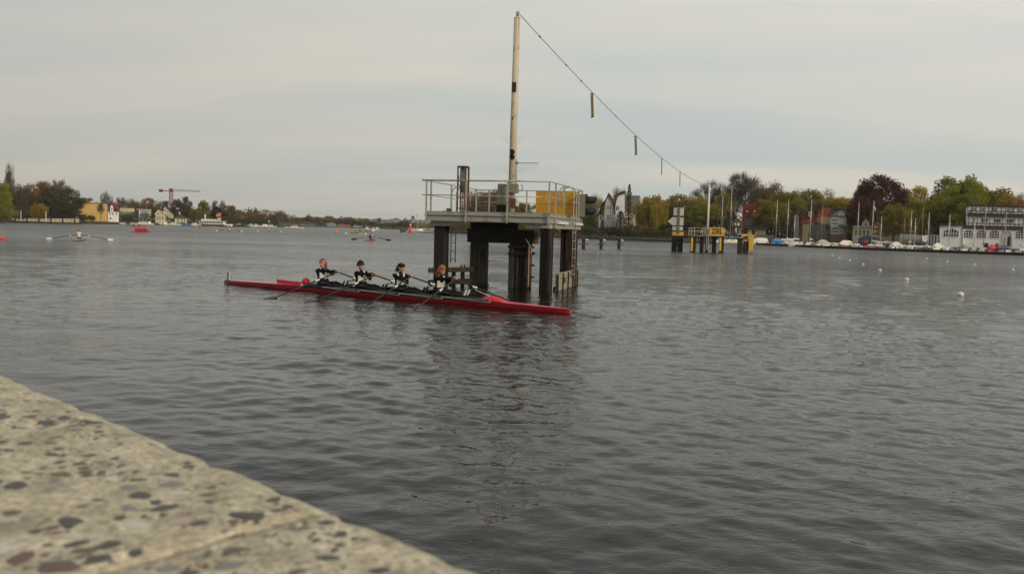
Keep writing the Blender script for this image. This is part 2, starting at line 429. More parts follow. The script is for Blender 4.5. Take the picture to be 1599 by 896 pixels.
rv = t.nodes.new('ShaderNodeValToRGB'); rv.color_ramp.elements[0].position = 0.0; rv.color_ramp.elements[0].color = (0.30,0.28,0.26,1); rv.color_ramp.elements[1].position = 0.16; rv.color_ramp.elements[1].color = (1,1,1,1)
e_ = rv.color_ramp.elements.new(0.85); e_.color = (1.0,1.0,1.0,1); e_ = rv.color_ramp.elements.new(0.95); e_.color = (1.35,1.33,1.28,1)
sp_ = t.nodes.new('ShaderNodeSeparateColor'); t.links.new(vo.outputs['Color'], sp_.inputs[0]); t.links.new(sp_.outputs[0], rv.inputs[0])
m4 = t.nodes.new('ShaderNodeMix'); m4.data_type = 'RGBA'; m4.blend_type = 'MULTIPLY'; m4.inputs[0].default_value = 0.55
t.links.new(m3.outputs[2], m4.inputs[6]); t.links.new(rv.outputs[0], m4.inputs[7]); t.links.new(m4.outputs[2], b.inputs['Base Color'])
bp = t.nodes.new('ShaderNodeBump'); bp.inputs['Strength'].default_value = 0.9; bp.inputs['Distance'].default_value = 0.003
t.links.new(nb_.outputs[0], bp.inputs['Height']); t.links.new(bp.outputs[0], b.inputs['Normal'])
def slab_mesh(x0, x1, W, tilt, seed):
    """coping slab: fine grid top with worn rounded edge on the water side"""
    g = MB(); nx = int((x1-x0)/0.008) if (x1-x0) < 2 else int((x1-x0)/0.02); prof = []
    for s_, z_ in ((-0.022, -0.12), (-0.020, -0.03), (-0.018, -0.014), (-0.012, -0.005), (-0.002, -0.001)): prof.append((s_, z_))
    k = 0.008
    while k < W-0.02: prof.append((k, 0)); k += 0.010 if k < 0.5 else 0.05
    prof += [(W-0.01, -0.003), (W, -0.02), (W, -0.12)]
    rings = []
    for i in range(nx+1):
        x = x0 + (x1-x0)*i/nx
        ex = min(x-x0, x1-x) ; er = -0.0012*max(0, 1-ex/0.004)
        row = []
        for s_, z_ in prof:
            nzv = noise.noise(Vector((x*22+seed, s_*22, 0)))*0.0016 + noise.noise(Vector((x*60, s_*60, seed)))*0.0009
            chip = 0.0
            if s_ < 0.0: chip = max(0, noise.noise(Vector((x*28, seed, 2)))*0.010 + noise.noise(Vector((x*90, seed, 5)))*0.004)
            row.append((x, WS*(-s_-chip), z_ + nzv*(0 if z_ < -0.05 else 1) + tilt*(x-x0)*0 + (er if z_ > -0.05 else 0)))
        rings.append(row)
    if WS > 0: pass
    g.loft(rings, caps=True, closed=True)
    return g
slabA = slab_mesh(0.001, 2.2, 0.46, 0, 1.0).build('coping_slab', conc, qw, True, (0, 0, CT))
slabB = slab_mesh(-1.6, -0.001, 0.46, 0, 9.0).build('coping_slab', conc, qw, True, (0, WS*0.002, CT-0.0008))
js = MB(); js.box((-0.0011, -WS*0.002, -0.12), (0.0024, -WS*0.458, -0.003))
jo = js.build('joint', mat('moss and dirt in the joint', (0.16,0.115,0.03), 1.0, 0, 0.5, 90, 0.8, c2=(0.07,0.05,0.02), thr=0.5), qw, False, (0, 0, CT))
wb = MB(); wb.box((-14, -WS*0.03, -1.2), (14, -WS*0.40, CT-0.122))
wb.build('wall_face', mat('rough concrete face', (0.25,0.23,0.19), 0.9, 0, 0.25, 4, 0.5), qw)
for (xa, xb) in ((2.212, 6.0), (6.012, 10.0), (10.012, 14.0), (-5.0, -1.612), (-9.0, -5.012), (-14, -9.012)):
    q = MB(); q.bbox((xa, WS*0.0, -0.12), (xb, -WS*0.46, 0), 0.008); q.build('coping_slab', conc, qw, False, (0, 0, CT-0.002))
# moss tufts along the joint
mt = MB(); rr = random.Random(3)
for i in range(520):
    y = rr.random()**1.2*0.45; x = rr.gauss(0, 0.0016)
    if noise.noise(Vector((y*14, 3, 1))) < 0.06: continue
    r_ = rr.uniform(0.0004, 0.0010)
    mt.ball((x, -WS*(0.004+y), -0.004+rr.uniform(0, 0.003)), (r_*1.3, r_*1.3, r_), 5, 3)
o = mt.build('moss', mat('dry yellow moss', (0.13,0.10,0.035), 1.0, 0, 0.5, 60, 0), qw, False, (0, 0, CT)); o['kind'] = 'stuff'
# pebbles: flattened stones set flush in the concrete
pm = [mat('dark pebble', (0.075,0.066,0.060), 0.6, 0, 0.3, 60, 0), mat('brown pebble', (0.13,0.085,0.065), 0.6, 0, 0.3, 60, 0),
      mat('pale pebble', (0.52,0.48,0.42), 0.5, 0, 0.15, 60, 0), mat('pinkish pebble', (0.40,0.31,0.26), 0.6, 0, 0.2, 60, 0),
      mat('grey pebble', (0.20,0.19,0.175), 0.6, 0, 0.2, 60, 0)]
pmesh = []
for v_ in range(9):
    for mi in range(5):
        if v_ >= 9: break
    gq = MB(); rr2 = random.Random(40+v_); nn = 9
    rad = [1 + rr2.uniform(-0.28, 0.22) for _ in range(nn)]
    ring = lambda sc, z: [(math.cos(2*PI*k/nn)*rad[k]*sc, math.sin(2*PI*k/nn)*rad[k]*sc*0.8, z) for k in range(nn)]
    gq.loft([ring(1, -0.6), ring(1, -0.05), ring(0.86, 0.09), ring(0.5, 0.15)], True)
    pmesh.append(gq)
pme = [[gq.mesh('pebble', m_, True) for m_ in pm] for gq in pmesh]
cands = []; grid = {}; rr = random.Random(11)
def ok(x, y, r):
    cx, cy = int(x/0.03), int(y/0.03)
    for i in range(cx-1, cx+2):
        for j in range(cy-1, cy+2):
            for (a, b_, c_) in grid.get((i, j), ()):
                if (a-x)**2+(b_-y)**2 < (0.86*(r+c_))**2: return False
    grid.setdefault((cx, cy), []).append((x, y, r)); return True
for k in range(60000):
    x = rr.uniform(-0.9, 1.5); y = rr.uniform(0.008, 0.44); r_ = rr.choice([0.008, 0.0068, 0.006, 0.005, 0.004, 0.0034, 0.003, 0.0024, 0.002])*rr.uniform(0.85, 1.15)
    if k < 2600: r_ = rr.uniform(0.0050, 0.0094)
    if k < 420: r_ = rr.uniform(0.0088, 0.0125)
    if abs(x) < r_+0.007: continue
    dens = 0.95 + 0.4*noise.noise(Vector((x*9, y*9, 1)))
    if rr.random() > dens: continue
    if ok(x, y, r_): cands.append((x, y, r_))
Mq = Matrix.Translation((j0.x, j0.y, CT)) @ Matrix.Rotation(rotq, 4, 'Z')
vis = []
for (x, y, r_) in cands:
    wp = Mq @ Vector((x, -WS*y, 0)); px, py = proj(wp); d = (wp-CP).length
    infr = (-20 < px < 1620 and -20 < py < 916)
    vis.append((-(r_/d) if infr else 0, x, y, r_))
vis.sort()
cw = [0.40, 0.24, 0.08, 0.12, 0.16]
rest = MB()
for k, (s_, x, y, r_) in enumerate(vis):
    ci = rr.choices(range(5), cw)[0]; vi = rr.randrange(9)
    if r_ < 0.0045: ci = rr.choice([1, 3, 4, 0, 2])
    an = rr.uniform(0, 6.28); st = rr.uniform(0.9, 1.35); hh = r_*rr.uniform(0.3, 0.7)
    slab = slabA if x > 0 else slabB
    if k < 300:
        inst('pebble', pme[vi][ci], slab, (x, -WS*y, -0.0004), (rr.uniform(-.08,.08), rr.uniform(-.08,.08), an), (r_*st, r_, hh))
    else:
        rest.mi = ci; ca, sa = math.cos(an), math.sin(an)
        src = pmesh[vi]
        rest.add([(x + ca*v[0]*r_*st - sa*v[1]*r_, -WS*y + sa*v[0]*r_*st + ca*v[1]*r_, v[2]*hh-0.0004) for v in src.v], src.f)
o = rest.build('pebble', pm, slabA, True); o['kind'] = 'stuff'
# promenade behind the wall
pr = MB(); pr.box((-14, -WS*0.41, -1.0), (14, -WS*9, 0.75))
pq = pr.build('pavement', mat('promenade paving', (0.22,0.20,0.17), 0.9, 0, 0.2, 3, 0.3), None); pq['kind'] = 'structure'
pq.location = (j0.x, j0.y, 0); pq.rotation_euler = (0, 0, rotq)
# ------------------------------------------------------------------ lettering as flat mesh
def text_mesh(s, size, depth, name, m, bold=0.0):
    cu = bpy.data.curves.new('txt', 'FONT'); cu.body = s; cu.size = size; cu.extrude = depth; cu.offset = bold
    cu.align_x = 'CENTER'; cu.align_y = 'CENTER'; cu.resolution_u = 3
    to = bpy.data.objects.new('txt', cu); col.objects.link(to)
    dg = bpy.context.evaluated_depsgraph_get(); dg.update()
    me = bpy.data.meshes.new_from_object(to.evaluated_get(dg)); me.name = name
    me.materials.clear(); me.materials.append(m)
    bpy.data.objects.remove(to); bpy.data.curves.remove(cu)
    return me

# ------------------------------------------------------------------ steel platform on piles
TH = R(-15)
ux, vx = Vector((math.cos(TH), math.sin(TH), 0)), Vector((-math.sin(TH), math.cos(TH), 0))
FR = Vector((gx(857.7, 27.9, 3.7), 27.9, 0)); W_, D_ = 4.36, 5.9
PO = FR - ux*W_                                     # front left corner of the platform
def pl(px, py, b=None, a=None, z=None):
    """picture point -> local (a, b, z) on the plane b=const, a=const or z=const of the platform frame"""
    r_ = ray(px, py)
    if b is not None: t_ = ((PO + vx*b - CP).dot(vx))/r_.dot(vx)
    elif a is not None: t_ = ((PO + ux*a - CP).dot(ux))/r_.dot(ux)
    else: t_ = (z-CAMH)/r_.z
    p = CP + r_*t_; q = p-PO
    return (q.dot(ux), q.dot(vx), p.z)
DZ = 2.60; RZ = 3.72
plat = thing('platform', 'grey steel platform with railings on dark piles, behind the near red rowing boat', 'platform', PO, TH)
def p_(name, g, m, parent=None, smooth=False): return g.build(name, m, parent or plat, smooth)
# front, back and side channel beams (flanges proud of the web)
def channel(p0, p1, z0, z1, out, name='edge_beam'):
    """C-section beam from p0 to p1; out = unit vector facing outwards"""
    p0, p1, out = Vector(p0), Vector(p1), Vector(out); g = MB()
    prof = [(0, 0), (0.07, 0), (0.07, 0.025), (0.015, 0.03), (0.015, z1-z0-0.03), (0.07, z1-z0-0.025), (0.07, z1-z0), (0, z1-z0)]
    ring = lambda p: [tuple(p + out*x + Vector((0, 0, z0+z))) for x, z in prof]
    g.loft([ring(p0), ring(p1)]); return p_(name, g, M['steel'])
channel((0, 0, 0), (W_, 0, 0), 2.34, 2.56, (0, -1, 0))
channel((0, D_, 0), (W_, D_, 0), 2.34, 2.56, (0, 1, 0))
channel((0, 0.003, 0), (0, D_-0.003, 0), 2.34, 2.56, (-1, 0, 0))
channel((W_, 0.003, 0), (W_, D_-0.003, 0), 2.34, 2.56, (1, 0, 0))
for k in range(5):
    g = MB(); y = 0.6+k*1.15
    g.box((0.01, y-0.05, 2.36), (W_-0.01, y+0.05, 2.38)); g.box((0.01, y-0.006, 2.38), (W_-0.01, y+0.006, 2.53)); g.box((0.01, y-0.05, 2.53), (W_-0.01, y+0.05, 2.55))
    p_('cross_beam', g, M['steel'])
# grating deck in panels
for i in range(4):
    for j in range(5):
        g = MB(); x0 = 0.02+i*1.105; y0 = 0.02+j*1.172; x1 = x0+1.095; y1 = y0+1.162
        g.box((x0, y0, 2.565), (x1, y0+0.012, 2.60)); g.box((x0, y1-0.012, 2.565), (x1, y1, 2.60)); g.box((x0, y0+0.012, 2.565), (x0+0.012, y1-0.012, 2.60)); g.box((x1-0.012, y0+0.012, 2.565), (x1, y1-0.012, 2.60))
        for k in range(1, 22): g.box((x0+0.012, y0+k*(y1-y0)/22-0.004, 2.57), (x1-0.012, y0+k*(y1-y0)/22+0.004, 2.598))
        for k in range(1, 8): g.box((x0+k*(x1-x0)/8-0.004, y0+0.012, 2.575), (x0+k*(x1-x0)/8+0.004, y1-0.012, 2.592))
        p_('deck_grating', g, M['galv'])
for (nm, a, b) in (('kick_plate', (0.02, -0.012, 2.56), (W_, -0.004, 2.67)), ('kick_plate', (W_+0.004, 0.3, 2.56), (W_+0.012, 3.0, 2.66)), ('kick_plate', (W_+0.004, 3.75, 2.56), (W_+0.012, D_-.05, 2.66))):
    g = MB(); g.box(a, b); p_(nm, g, M['steel'])
# raised dark hatch edge on the deck
g = MB(); g.bbox((1.55, 1.1, 2.602), (3.0, 2.6, 2.70), 0.01); p_('hatch', g, M['rust'])
# head beams under the deck
for (x0, x1, y0, y1) in ((0.12, 0.95, 0.15, 0.75), (3.55, W_+0.02, 0.12, 0.62), (W_-0.55, W_+0.05, 1.0, 2.9), (W_-0.55, W_+0.05, 3.0, D_-0.1), (0.1, 0.7, 4.9, 5.6)):
    g = MB(); g.bbox((x0, y0, 2.16), (x1, y1, 2.335), 0.012); p_('head_beam', g, M['concrete'])
g = MB(); g.box((W_+0.052, 1.1, 2.33), (W_+0.16, 2.7, 2.42)); p_('walkway_plate', g, M['white'])
g = MB(); g.box((W_+0.052, 4.0, 2.33), (W_+0.16, 5.7, 2.42)); p_('walkway_plate', g, M['white'])
# piles
def pile(x0, x1, y, m, name='pile', dep=None, ribs=True, top=2.158):
    w2 = (x1-x0)/2; xc = (x0+x1)/2; dep = dep or w2*2; g = MB()
    # box pile of two sheet sections: folded outline with locks proud of the faces
    q = w2; d = dep/2
    poly = [(-q, -d*0.55), (-q*0.72, -d), (q*0.72, -d), (q, -d*0.55), (q*1.0, -d*0.12), (q*1.14, -d*0.1), (q*1.14, d*0.1), (q, d*0.12), (q, d*0.55), (q*0.72, d), (-q*0.72, d), (-q, d*0.55), (-q, d*0.12), (-q*1.14, d*0.1), (-q*1.14, -d*0.1), (-q, -d*0.12)]
    rng = [[(xc+px_, y+py_, z) for px_, py_ in poly] for z in (-1.5, 0.0, 0.25, 1.2, top)]
    g.loft(rng); o = p_(name, g, m)
    return o
a0 = pl(678, 400, b=0.5)[0]; a1 = pl(699.5, 400, b=0.5)[0]
pile(a0+0.03, a1-0.02, 0.5, M['pile'])
a0 = pl(843.5, 400, b=0.45)[0]; a1 = pl(864, 400, b=0.45)[0]
pile(a0+0.03, a1-0.03, 0.40, M['pile'])
pile(W_-0.62, W_-0.15, 5.3, M['pilerust']); pile(0.15, 0.65, 5.3, M['pile'])
a0 = pl(877.5, 400, b=4.3)[0]; a1 = pl(898, 400, b=4.3)[0]
pile(a1-0.38, a1+0.05, 4.3, M['pilerust'])
pile(a0, a0+0.26, 4.55, M['pile'])
# rust stain strip on the front right pile: a flat bar welded on
xa = pl(858.5, 400, b=0.1)[0]
g = MB(); g.box((xa-0.03, 0.02, -0.6), (xa+0.055, 0.118, 2.15)); p_('pile_lock', g, M['pilerust'])
# inner trestle: timber cap beam and two legs
IB = 1.75
x0 = pl(729.5, 365, b=IB)[0]; x1 = pl(832, 365, b=IB)[0]
zt = pl(780, 358, b=IB)[2]; zb = pl(780, 379.5, b=IB)[2]
g = MB(); g.bbox((x0, IB-0.02, zb), (x1, IB+0.36, zt), 0.02); p_('cap_beam', g, M['pile'])
g = MB(); g.bbox((x0+0.1, IB+0.02, zt+0.003), (x1-0.6, IB+0.26, 2.33), 0.02); p_('packing_beam', g, M['pile'])
x2 = pl(839, 365, b=IB)[0]
g = MB(); g.bbox((x1+0.004, IB+0.12, zb), (x2, IB+0.34, zt-0.1), 0.01); p_('beam_end', g, mat('raw timber end', (0.20,0.11,0.05), 0.9, 0, 0.3, 6, 0.3))
xa = pl(733.5, 400, b=IB)[0]; xb = pl(759, 400, b=IB)[0]
g = MB(); g.bbox((xa, IB+0.0, -1.5), (xb, IB+0.34, zb-0.003), 0.03); lg = p_('timber_leg', g, M['pilewood'])
g = MB(); g.bbox((xa-0.03, IB-0.03, -1.0), (xb+0.03, IB+0.37, 0.10), 0.03); p_('algae_band', g, M['pile'])
# right leg: bundle of round piles with steel bands
xa = pl(794, 400, b=IB)[0]; xb = pl(829, 400, b=IB)[0]; wd = xb-xa; nP = 4
g = MB(); g.bbox((xa, IB+0.0, -1.5), (xa+wd*0.24, IB+0.36, zb-0.003), 0.03); p_('timber_leg', g, M['pilewood'])
for k in range(nP):
    cx = xa + wd*(0.34 + 0.185*k); rr_ = wd*0.105
    g = MB(); g.tube([(cx, IB+0.14+0.05*(k % 2), -1.5), (cx, IB+0.12+0.05*(k % 2), zb-0.004)], rr_, 10); p_('round_pile', g, M['pilerust'] if k in (1, 3) else M['pile'], smooth=True)
for z in (1.45, 1.2, 0.62):
    g = MB(); r0 = [(xa-0.03, IB-0.04, z), (xb+0.03, IB-0.04, z), (xb+0.03, IB+0.4, z), (xa-0.03, IB+0.4, z)]
    g.loft([r0, [(p[0], p[1], z+0.07) for p in r0]]); 
    if z > 1: p_('steel_band', g, M['pile'])
# vertical rusty channel with climbing spikes on the right side of the bundle
xc = pl(826.5, 400, b=IB-0.08)[0]
g = MB(); g.box((xc-0.055, IB-0.10, 0.05), (xc+0.035, IB-0.045, 1.55)); p_('guide_channel', g, M['rust'])
g = MB(); g.box((xc-0.02, IB-0.115, 0.1), (xc+0.012, IB-0.101, 1.52)); p_('guide_strip', g, mat('pale worn strip', (0.5,0.36,0.25), 0.7, 0, 0.2, 5, 0))
for k, py in enumerate((395, 414, 432.5)):
    z = pl(827, py, b=IB-0.07)[2]
    g = MB(); g.tube([(xc-0.1, IB-0.07, z), (xc+0.19, IB-0.07, z)], [0.03, 0.022], 6); g.tube([(xc+0.1, IB-0.07, z-0.0), (xc+0.2, IB-0.07, z)], 0.04, 6); p_('spike', g, M['black'])
g = MB(); g.tube([pl(821, 373, b=IB-0.1), pl(830, 388, b=IB-0.1), pl(829.5, 398, b=IB-0.1)], 0.018, 5); p_('conduit', g, M['galv'])
# left fender between front pile and trestle
fr_ = [(0.36, -0.0)]
pA = pl(671, 424, b=0.2); pB = pl(735, 421, b=1.7)
g = MB(); g.bar((pA[0], 0.12, 0.60), (pB[0]+0.1, 1.62, 0.62), 0.10, 0.17); p_('fender_rail', g, M['pilewood'])
g = MB(); g.bar((pA[0], 0.12, 0.17), (pB[0]+0.1, 1.62, 0.20), 0.10, 0.19); p_('fender_rail', g, M['pile'])
for f_ in (0.58, 0.80):
    x = pA[0] + (pB[0]-pA[0])*f_; y = 0.12+1.5*f_ + 0.07
    g = MB(); g.bbox((x-0.07, y-0.03, -0.6), (x+0.07, y+0.05, 0.66), 0.01); p_('fender_post', g, M['pile'])
g = MB()
x = pA[0] + (pB[0]-pA[0])*0.8
for d_ in (-0.03, 0.05):
    g = MB(); g.lathe([(0.025, 0.66), (0.035, 0.73), (0.035, 0.78), (0.01, 0.79)], (x+d_*1.5, 1.36, 0.0), 8)
    p_('mooring_bollard', g, M['black'])
# right fender of pale planks with two openings, on the river side of the right-hand piles
fx = W_+0.10; b0 = 1.05; b1 = D_
nplk = 4
b1 = 4.75; edges = [b0, 1.95, 2.9, 3.8, b1]
for k in range(4):
    y0, y1 = edges[k]+0.01, edges[k+1]-0.01
    for (z0, z1) in ((0.0, 0.20), (0.21, 0.41), (0.42, 0.62)):
        hole = (k in (1, 3)) and z0 == 0.21
        g = MB()
        if hole:
            m_ = (y1-y0)*0.22; g.bbox((fx-0.02, y0, z0), (fx+0.05, y0+m_, z1), 0.004); p_('fender_plank', g, M['planks']); g = MB(); g.bbox((fx-0.02, y1-m_, z0), (fx+0.05, y1, z1), 0.004)
        else: g.bbox((fx-0.02, y0, z0), (fx+0.05, y1, z1), 0.005)
        p_('fender_plank', g, M['planks'])
for y in edges:
    g = MB(); g.bbox((fx+0.052, y-0.035, -0.7), (fx+0.10, y+0.035, 0.60), 0.008); p_('fender_post', g, M['pilewood'])
g = MB(); g.bbox((fx-0.10, b0, -0.5), (fx-0.03, b1, 0.15), 0.01); p_('fender_waler', g, M['pile'])
# railings --------------------------------------------------------
rt = 0.019
def rail(pts, r=rt, name='handrail', m='galv'):
    g = MB(); g.tube(pts, r, 7); return p_(name, g, M[m], smooth=True)
def post(x, y, z0=2.36, z1=RZ-0.01, w=0.05):
    g = MB(); g.box((x-w/2, y-w/2, z0), (x+w/2, y+w/2, z1)); return p_('railing_post', g, M['galv'])
FY = -0.10
for x in (0.05,): post(x, FY, 2.3)
post(0.05, 0.35)
for px in (727.5, 792, 857.2): post(pl(px, 320, b=FY)[0], FY, 2.3)
rail([(-0.11, FY, RZ), (W_+0.06, FY, RZ)], 0.028); rail([(-0.11, FY, RZ-0.50), (W_+0.06, FY, RZ-0.52)], 0.017)
LX = -0.04
rail([(LX, FY, RZ), (LX, 3.2, RZ)]); rail([(LX, FY, RZ-0.5), (LX, 3.2, RZ-0.5)], 0.015)
rail([(LX, 4.3, RZ), (LX, D_, RZ)]); post(LX, 2.75); post(LX, D_-0.02)
BY = D_+0.06
rail([(LX, BY, RZ-0.02), (W_, BY, RZ-0.02)]); rail([(LX, BY, RZ-0.52), (W_*0.55, BY, RZ-0.52)], 0.015)
for x in (0.5, 1.3, 2.1, 3.0): post(x, BY, 2.36, RZ-0.03)
RX = W_+0.05
rail([(RX, FY, RZ), (RX, 2.7, RZ)]); rail([(RX, 3.95, RZ), (RX, D_+0.05, RZ)]); rail([(RX, FY+0.4, RZ-0.52), (RX, 2.7, RZ-0.52)], 0.015); rail([(RX, 3.95, RZ-0.52), (RX, D_, RZ-0.52)], 0.015)
post(RX, 0.85); post(RX, 2.25); post(RX, 5.2); post(RX, D_)
# ladders: two stiles, hoop tops, rungs
def ladder(x, y0, y1, out, ztop, zbot, label, name='ladder'):
    t = thing(name, label, 'ladder', PO + ux*x + vx*((y0+y1)/2), TH); h = (y1-y0)/2
    for s_ in (-1, 1):
        g = MB(); pts = [(0, s_*h, zbot), (0, s_*h, ztop-0.25)]
        for k in range(1, 8):
            a = PI*k/7; pts.append((-out*0.28*(1-math.cos(a))/1, s_*h, ztop-0.25+0.25*math.sin(a)))
        pts.append((-out*0.56, s_*h, ztop-0.75)); g.tube(pts, 0.022, 7); g.build('stile', M['galv'], t, True)
    z = zbot+0.15
    while z < 2.75:
        g = MB(); g.tube([(0, -h, z), (0, h, z)], 0.016, 6); g.build('rung', M['galv'], t, True); z += 0.31
    return t
ladder(W_+0.26, 3.05, 3.60, 1, RZ+0.02, 0.35, 'pale metal ladder with hooped top on the right of the grey river platform')
ladder(-0.26, 3.45, 4.0, -1, RZ-0.02, 0.75, 'metal ladder going down to the water at the left side of the grey river platform')

# ------------------------------------------------------------------ things standing on the platform
def on_plat(name, label, cat, a, b, z=DZ):
    p = PO + ux*a + vx*b; return thing(name, label, cat, (p.x, p.y, z), TH)
MBY = 1.95
ma = pl(798, 330, b=MBY)
mast_base = PO + ux*ma[0] + vx*MBY
mtop = at(807.7, 29, mast_base.y)
mast = on_plat('mast', 'tall peeling cream mast rising from the middle of the grey river platform', 'mast', ma[0], MBY, zt)
lx_, ly_ = 0.0, 0.0
H = mtop.z - zt
top_off = (mtop - mast_base); tx = top_off.dot(ux)
def mx_(z): return tx*(z/H)
g = MB(); g.tube([(0, 0, 0), (mx_(H*.5), 0, H*0.5), (tx, 0, H)], [0.135, 0.125, 0.112], 20); g.build('tube', M['mast'], mast, True)
g = MB(); g.lathe([(0.118, H), (0.118, H+0.012), (0.02, H+0.02)], (tx, 0, 0), 16); g.build('cap', M['galv'], mast)
g = MB(); g.box((tx-0.03, -0.05, H+0.02), (tx-0.015, 0.05, H+0.24)); g.box((tx+0.045, -0.05, H+0.02), (tx+0.06, 0.05, H+0.24)); g.tube([(tx-0.05, 0, H+0.2), (tx+0.08, 0, H+0.2)], 0.02, 8)
g.lathe([(0.075, -0.02), (0.06, 0), (0.075, 0.02)], (tx+0.015, 0, H+0.15), 12, 'x'); g.build('pulley_head', M['galv'], mast)
zh = at(801, 137, mast_base.y).z - zt
g = MB(); xh = mx_(zh)
g.box((xh-0.085, -0.150, zh-0.17), (xh+0.075, -0.10, zh-0.15)); g.box((xh-0.085, -0.150, zh+0.15), (xh+0.075, -0.10, zh+0.17)); g.box((xh-0.085, -0.150, zh-0.15), (xh-0.065, -0.10, zh+0.15)); g.box((xh+0.055, -0.150, zh-0.15), (xh+0.075, -0.10, zh+0.15))
fr_o = g.build('inspection_opening', M['rust'], mast)
g = MB(); g.box((xh-0.065, -0.138, zh-0.15), (xh+0.055, -0.10, zh+0.15)); g.build('recess_shade', M['black'], fr_o)  # flat black plate painting the shade inside the opening
# cleats and wire brackets
for py, s_ in ((184, 1), (216, -1), (262, -1)):
    z = at(803, py, mast_base.y).z - zt; x = mx_(z)
    g = MB()
    if s_ > 0: g.box((x-0.03, -0.16, z-0.08), (x+0.01, -0.11, z+0.02)); g.build('cleat', M['rust'], mast)
    else:
        for q in (-1, 1):
            g = MB(); g.tube([(x+q*0.12, 0, z), (x+q*0.42, 0, z+0.03), (x+q*0.14, 0, z-0.2)], 0.005, 4)
            g.build('wire_bracket', M['galv'], mast)
# pair of round signal lamps on the mast
zl = at(800, 242, mast_base.y).z
lamp = on_plat('signal_lamp', 'pair of small round dark lamps fixed one above the other to the cream mast', 'lamp', ma[0]+mx_(zl-zt), MBY-0.1, zl)
g = MB(); g.box((-0.06, -0.05, -0.17), (0.06, 0.0, 0.17)); g.build('housing', M['black'], lamp)
for z, mm_ in ((0.09, mat('dull red lens', (0.16,0.03,0.02), 0.2, 0, 0.1, 5, 0)), (-0.09, mat('dull green lens', (0.02,0.035,0.03), 0.2, 0, 0.1, 5, 0))):
    g = MB(); g.lathe([(0.085, -0.051), (0.09, -0.15), (0.082, -0.15), (0.078, -0.07)], (0.03, 0, z), 14, 'y'); h_ = g.build('hood', M['black'], lamp, True)
    g = MB(); g.lathe([(0.078, -0.06), (0.07, -0.085), (0.03, -0.1), (0.001, -0.103)], (0.03, 0, z), 12, 'y'); g.build('lens', mm_, h_, True)
# log-periodic aerial on its own pole beside the mast
q0 = pl(806.5, 284, b=MBY-0.02); q1 = pl(807.3, 252, b=MBY-0.02); q2 = pl(841, 254, b=MBY-0.02)
ant = on_plat('aerial', 'thin television aerial with hanging rods on a pole beside the cream mast', 'aerial', q0[0], MBY-0.02, q0[2]-0.15)
hz = q1[2]-q0[2]+0.15
g = MB(); g.tube([(0, 0, 0), (0.0, 0, hz+0.06)], 0.018, 8); g.build('pole', M['galv'], ant, True)
bl = q2[0]-q0[0]; g = MB(); g.tube([(-0.05, 0, hz-0.06), (bl, 0, hz-0.06)], 0.014, 6); g.bbox((-0.04, -0.04, hz-0.1), (0.04, 0.04, hz-0.02), 0.005); g.build('boom', M['cabinet'], ant)
for k in range(11):
    x = 0.10 + (bl-0.12)*k/10; l = 0.42-0.024*k
    g = MB(); g.tube([(x, 0, hz-0.06-l), (x, 0, hz-0.06+0.0)], 0.0035, 4); g.build('rod', M['galv'], ant)
# grey control cabinet behind, smaller box on the mast, rusty clamp, white box
c0 = pl(777, 287, b=2.3); c1 = pl(791.5, 320.5, b=2.3)
cab = on_plat('control_cabinet', 'tall grey green control cabinet left of the mast on the river platform', 'cabinet', (c0[0]+c1[0])/2, 2.3, DZ)
wc = (c1[0]-c0[0])/2
g = MB(); g.bbox((-wc, 0.0, c1[2]-DZ), (wc, 0.30, c0[2]-DZ), 0.012); body = g.build('housing', M['cabinet'], cab)
g = MB(); g.bbox((-wc+0.03, -0.022, c1[2]-DZ+0.04), (wc-0.03, -0.002, c0[2]-DZ-0.04), 0.004); g.box((wc-0.08, -0.04, 0.75), (wc-0.06, -0.023, 0.85)); g.build('door', mat('cabinet door', (0.26,0.265,0.20), 0.5, 0, 0.08, 3, 0), cab)
g = MB(); g.bbox((-wc-0.03, 0.02, 0.0), (wc+0.16, 0.28, c1[2]-DZ-0.002), 0.01); g.build('plinth', M['pile'], cab)
d0 = pl(795, 287.5, b=MBY-0.2); d1 = pl(809.5, 302, b=MBY-0.2)
box = on_plat('junction_box', 'green grey junction box with a looped cable strapped across the foot of the cream mast', 'electrical box', (d0[0]+d1[0])/2, MBY-0.2, d1[2])
wc = (d1[0]-d0[0])/2; hc = d0[2]-d1[2]
g = MB(); g.bbox((-wc, -0.14, 0), (wc, 0.05, hc), 0.01); g.build('housing', M['cabinet'], box)
g = MB(); g.bbox((-wc+0.02, -0.155, 0.02), (wc*0.2, -0.141, hc-0.02), 0.004); g.build('lid', M['cabinet'], box)
g = MB(); pts = [(wc+0.0, -0.05, hc*0.25)] + [(wc+0.07+0.09*math.sin(a), -0.05, hc*0.62-0.11*math.cos(a)) for a in [0.3*i for i in range(1, 10)]]; g.tube(pts, 0.014, 6); g.build('cable', M['black'], box, True); g = MB()
g.tube([(-wc, -0.16, hc*0.8), (-wc-0.16, -0.17, hc*0.75), (-wc-0.26, -0.17, hc*0.3), (-wc-0.14, -0.17, -0.1), (-wc+0.02, -0.16, -0.13)], 0.012, 6); g.build('cable', M['black'], box, True)
e0 = pl(797, 310, b=MBY-0.16); e1_ = pl(804.5, 323.5, b=MBY-0.16)
cl = on_plat('mast_clamp', 'rusty clamp box with a white switch box beside it low on the cream mast', 'clamp', (e0[0]+e1_[0])/2, MBY-0.14, e1_[2])
wc = (e1_[0]-e0[0])/2+0.01; hc = e0[2]-e1_[2]
g = MB(); g.bbox((-wc, -0.07, 0), (wc, 0.25, hc), 0.01); g.build('clamp_body', M['rust'], cl)
g = MB(); g.bbox((wc+0.003, -0.04, 0.03), (wc+0.10, 0.08, hc-0.02), 0.008); g.build('switch_box', M['white'], cl)
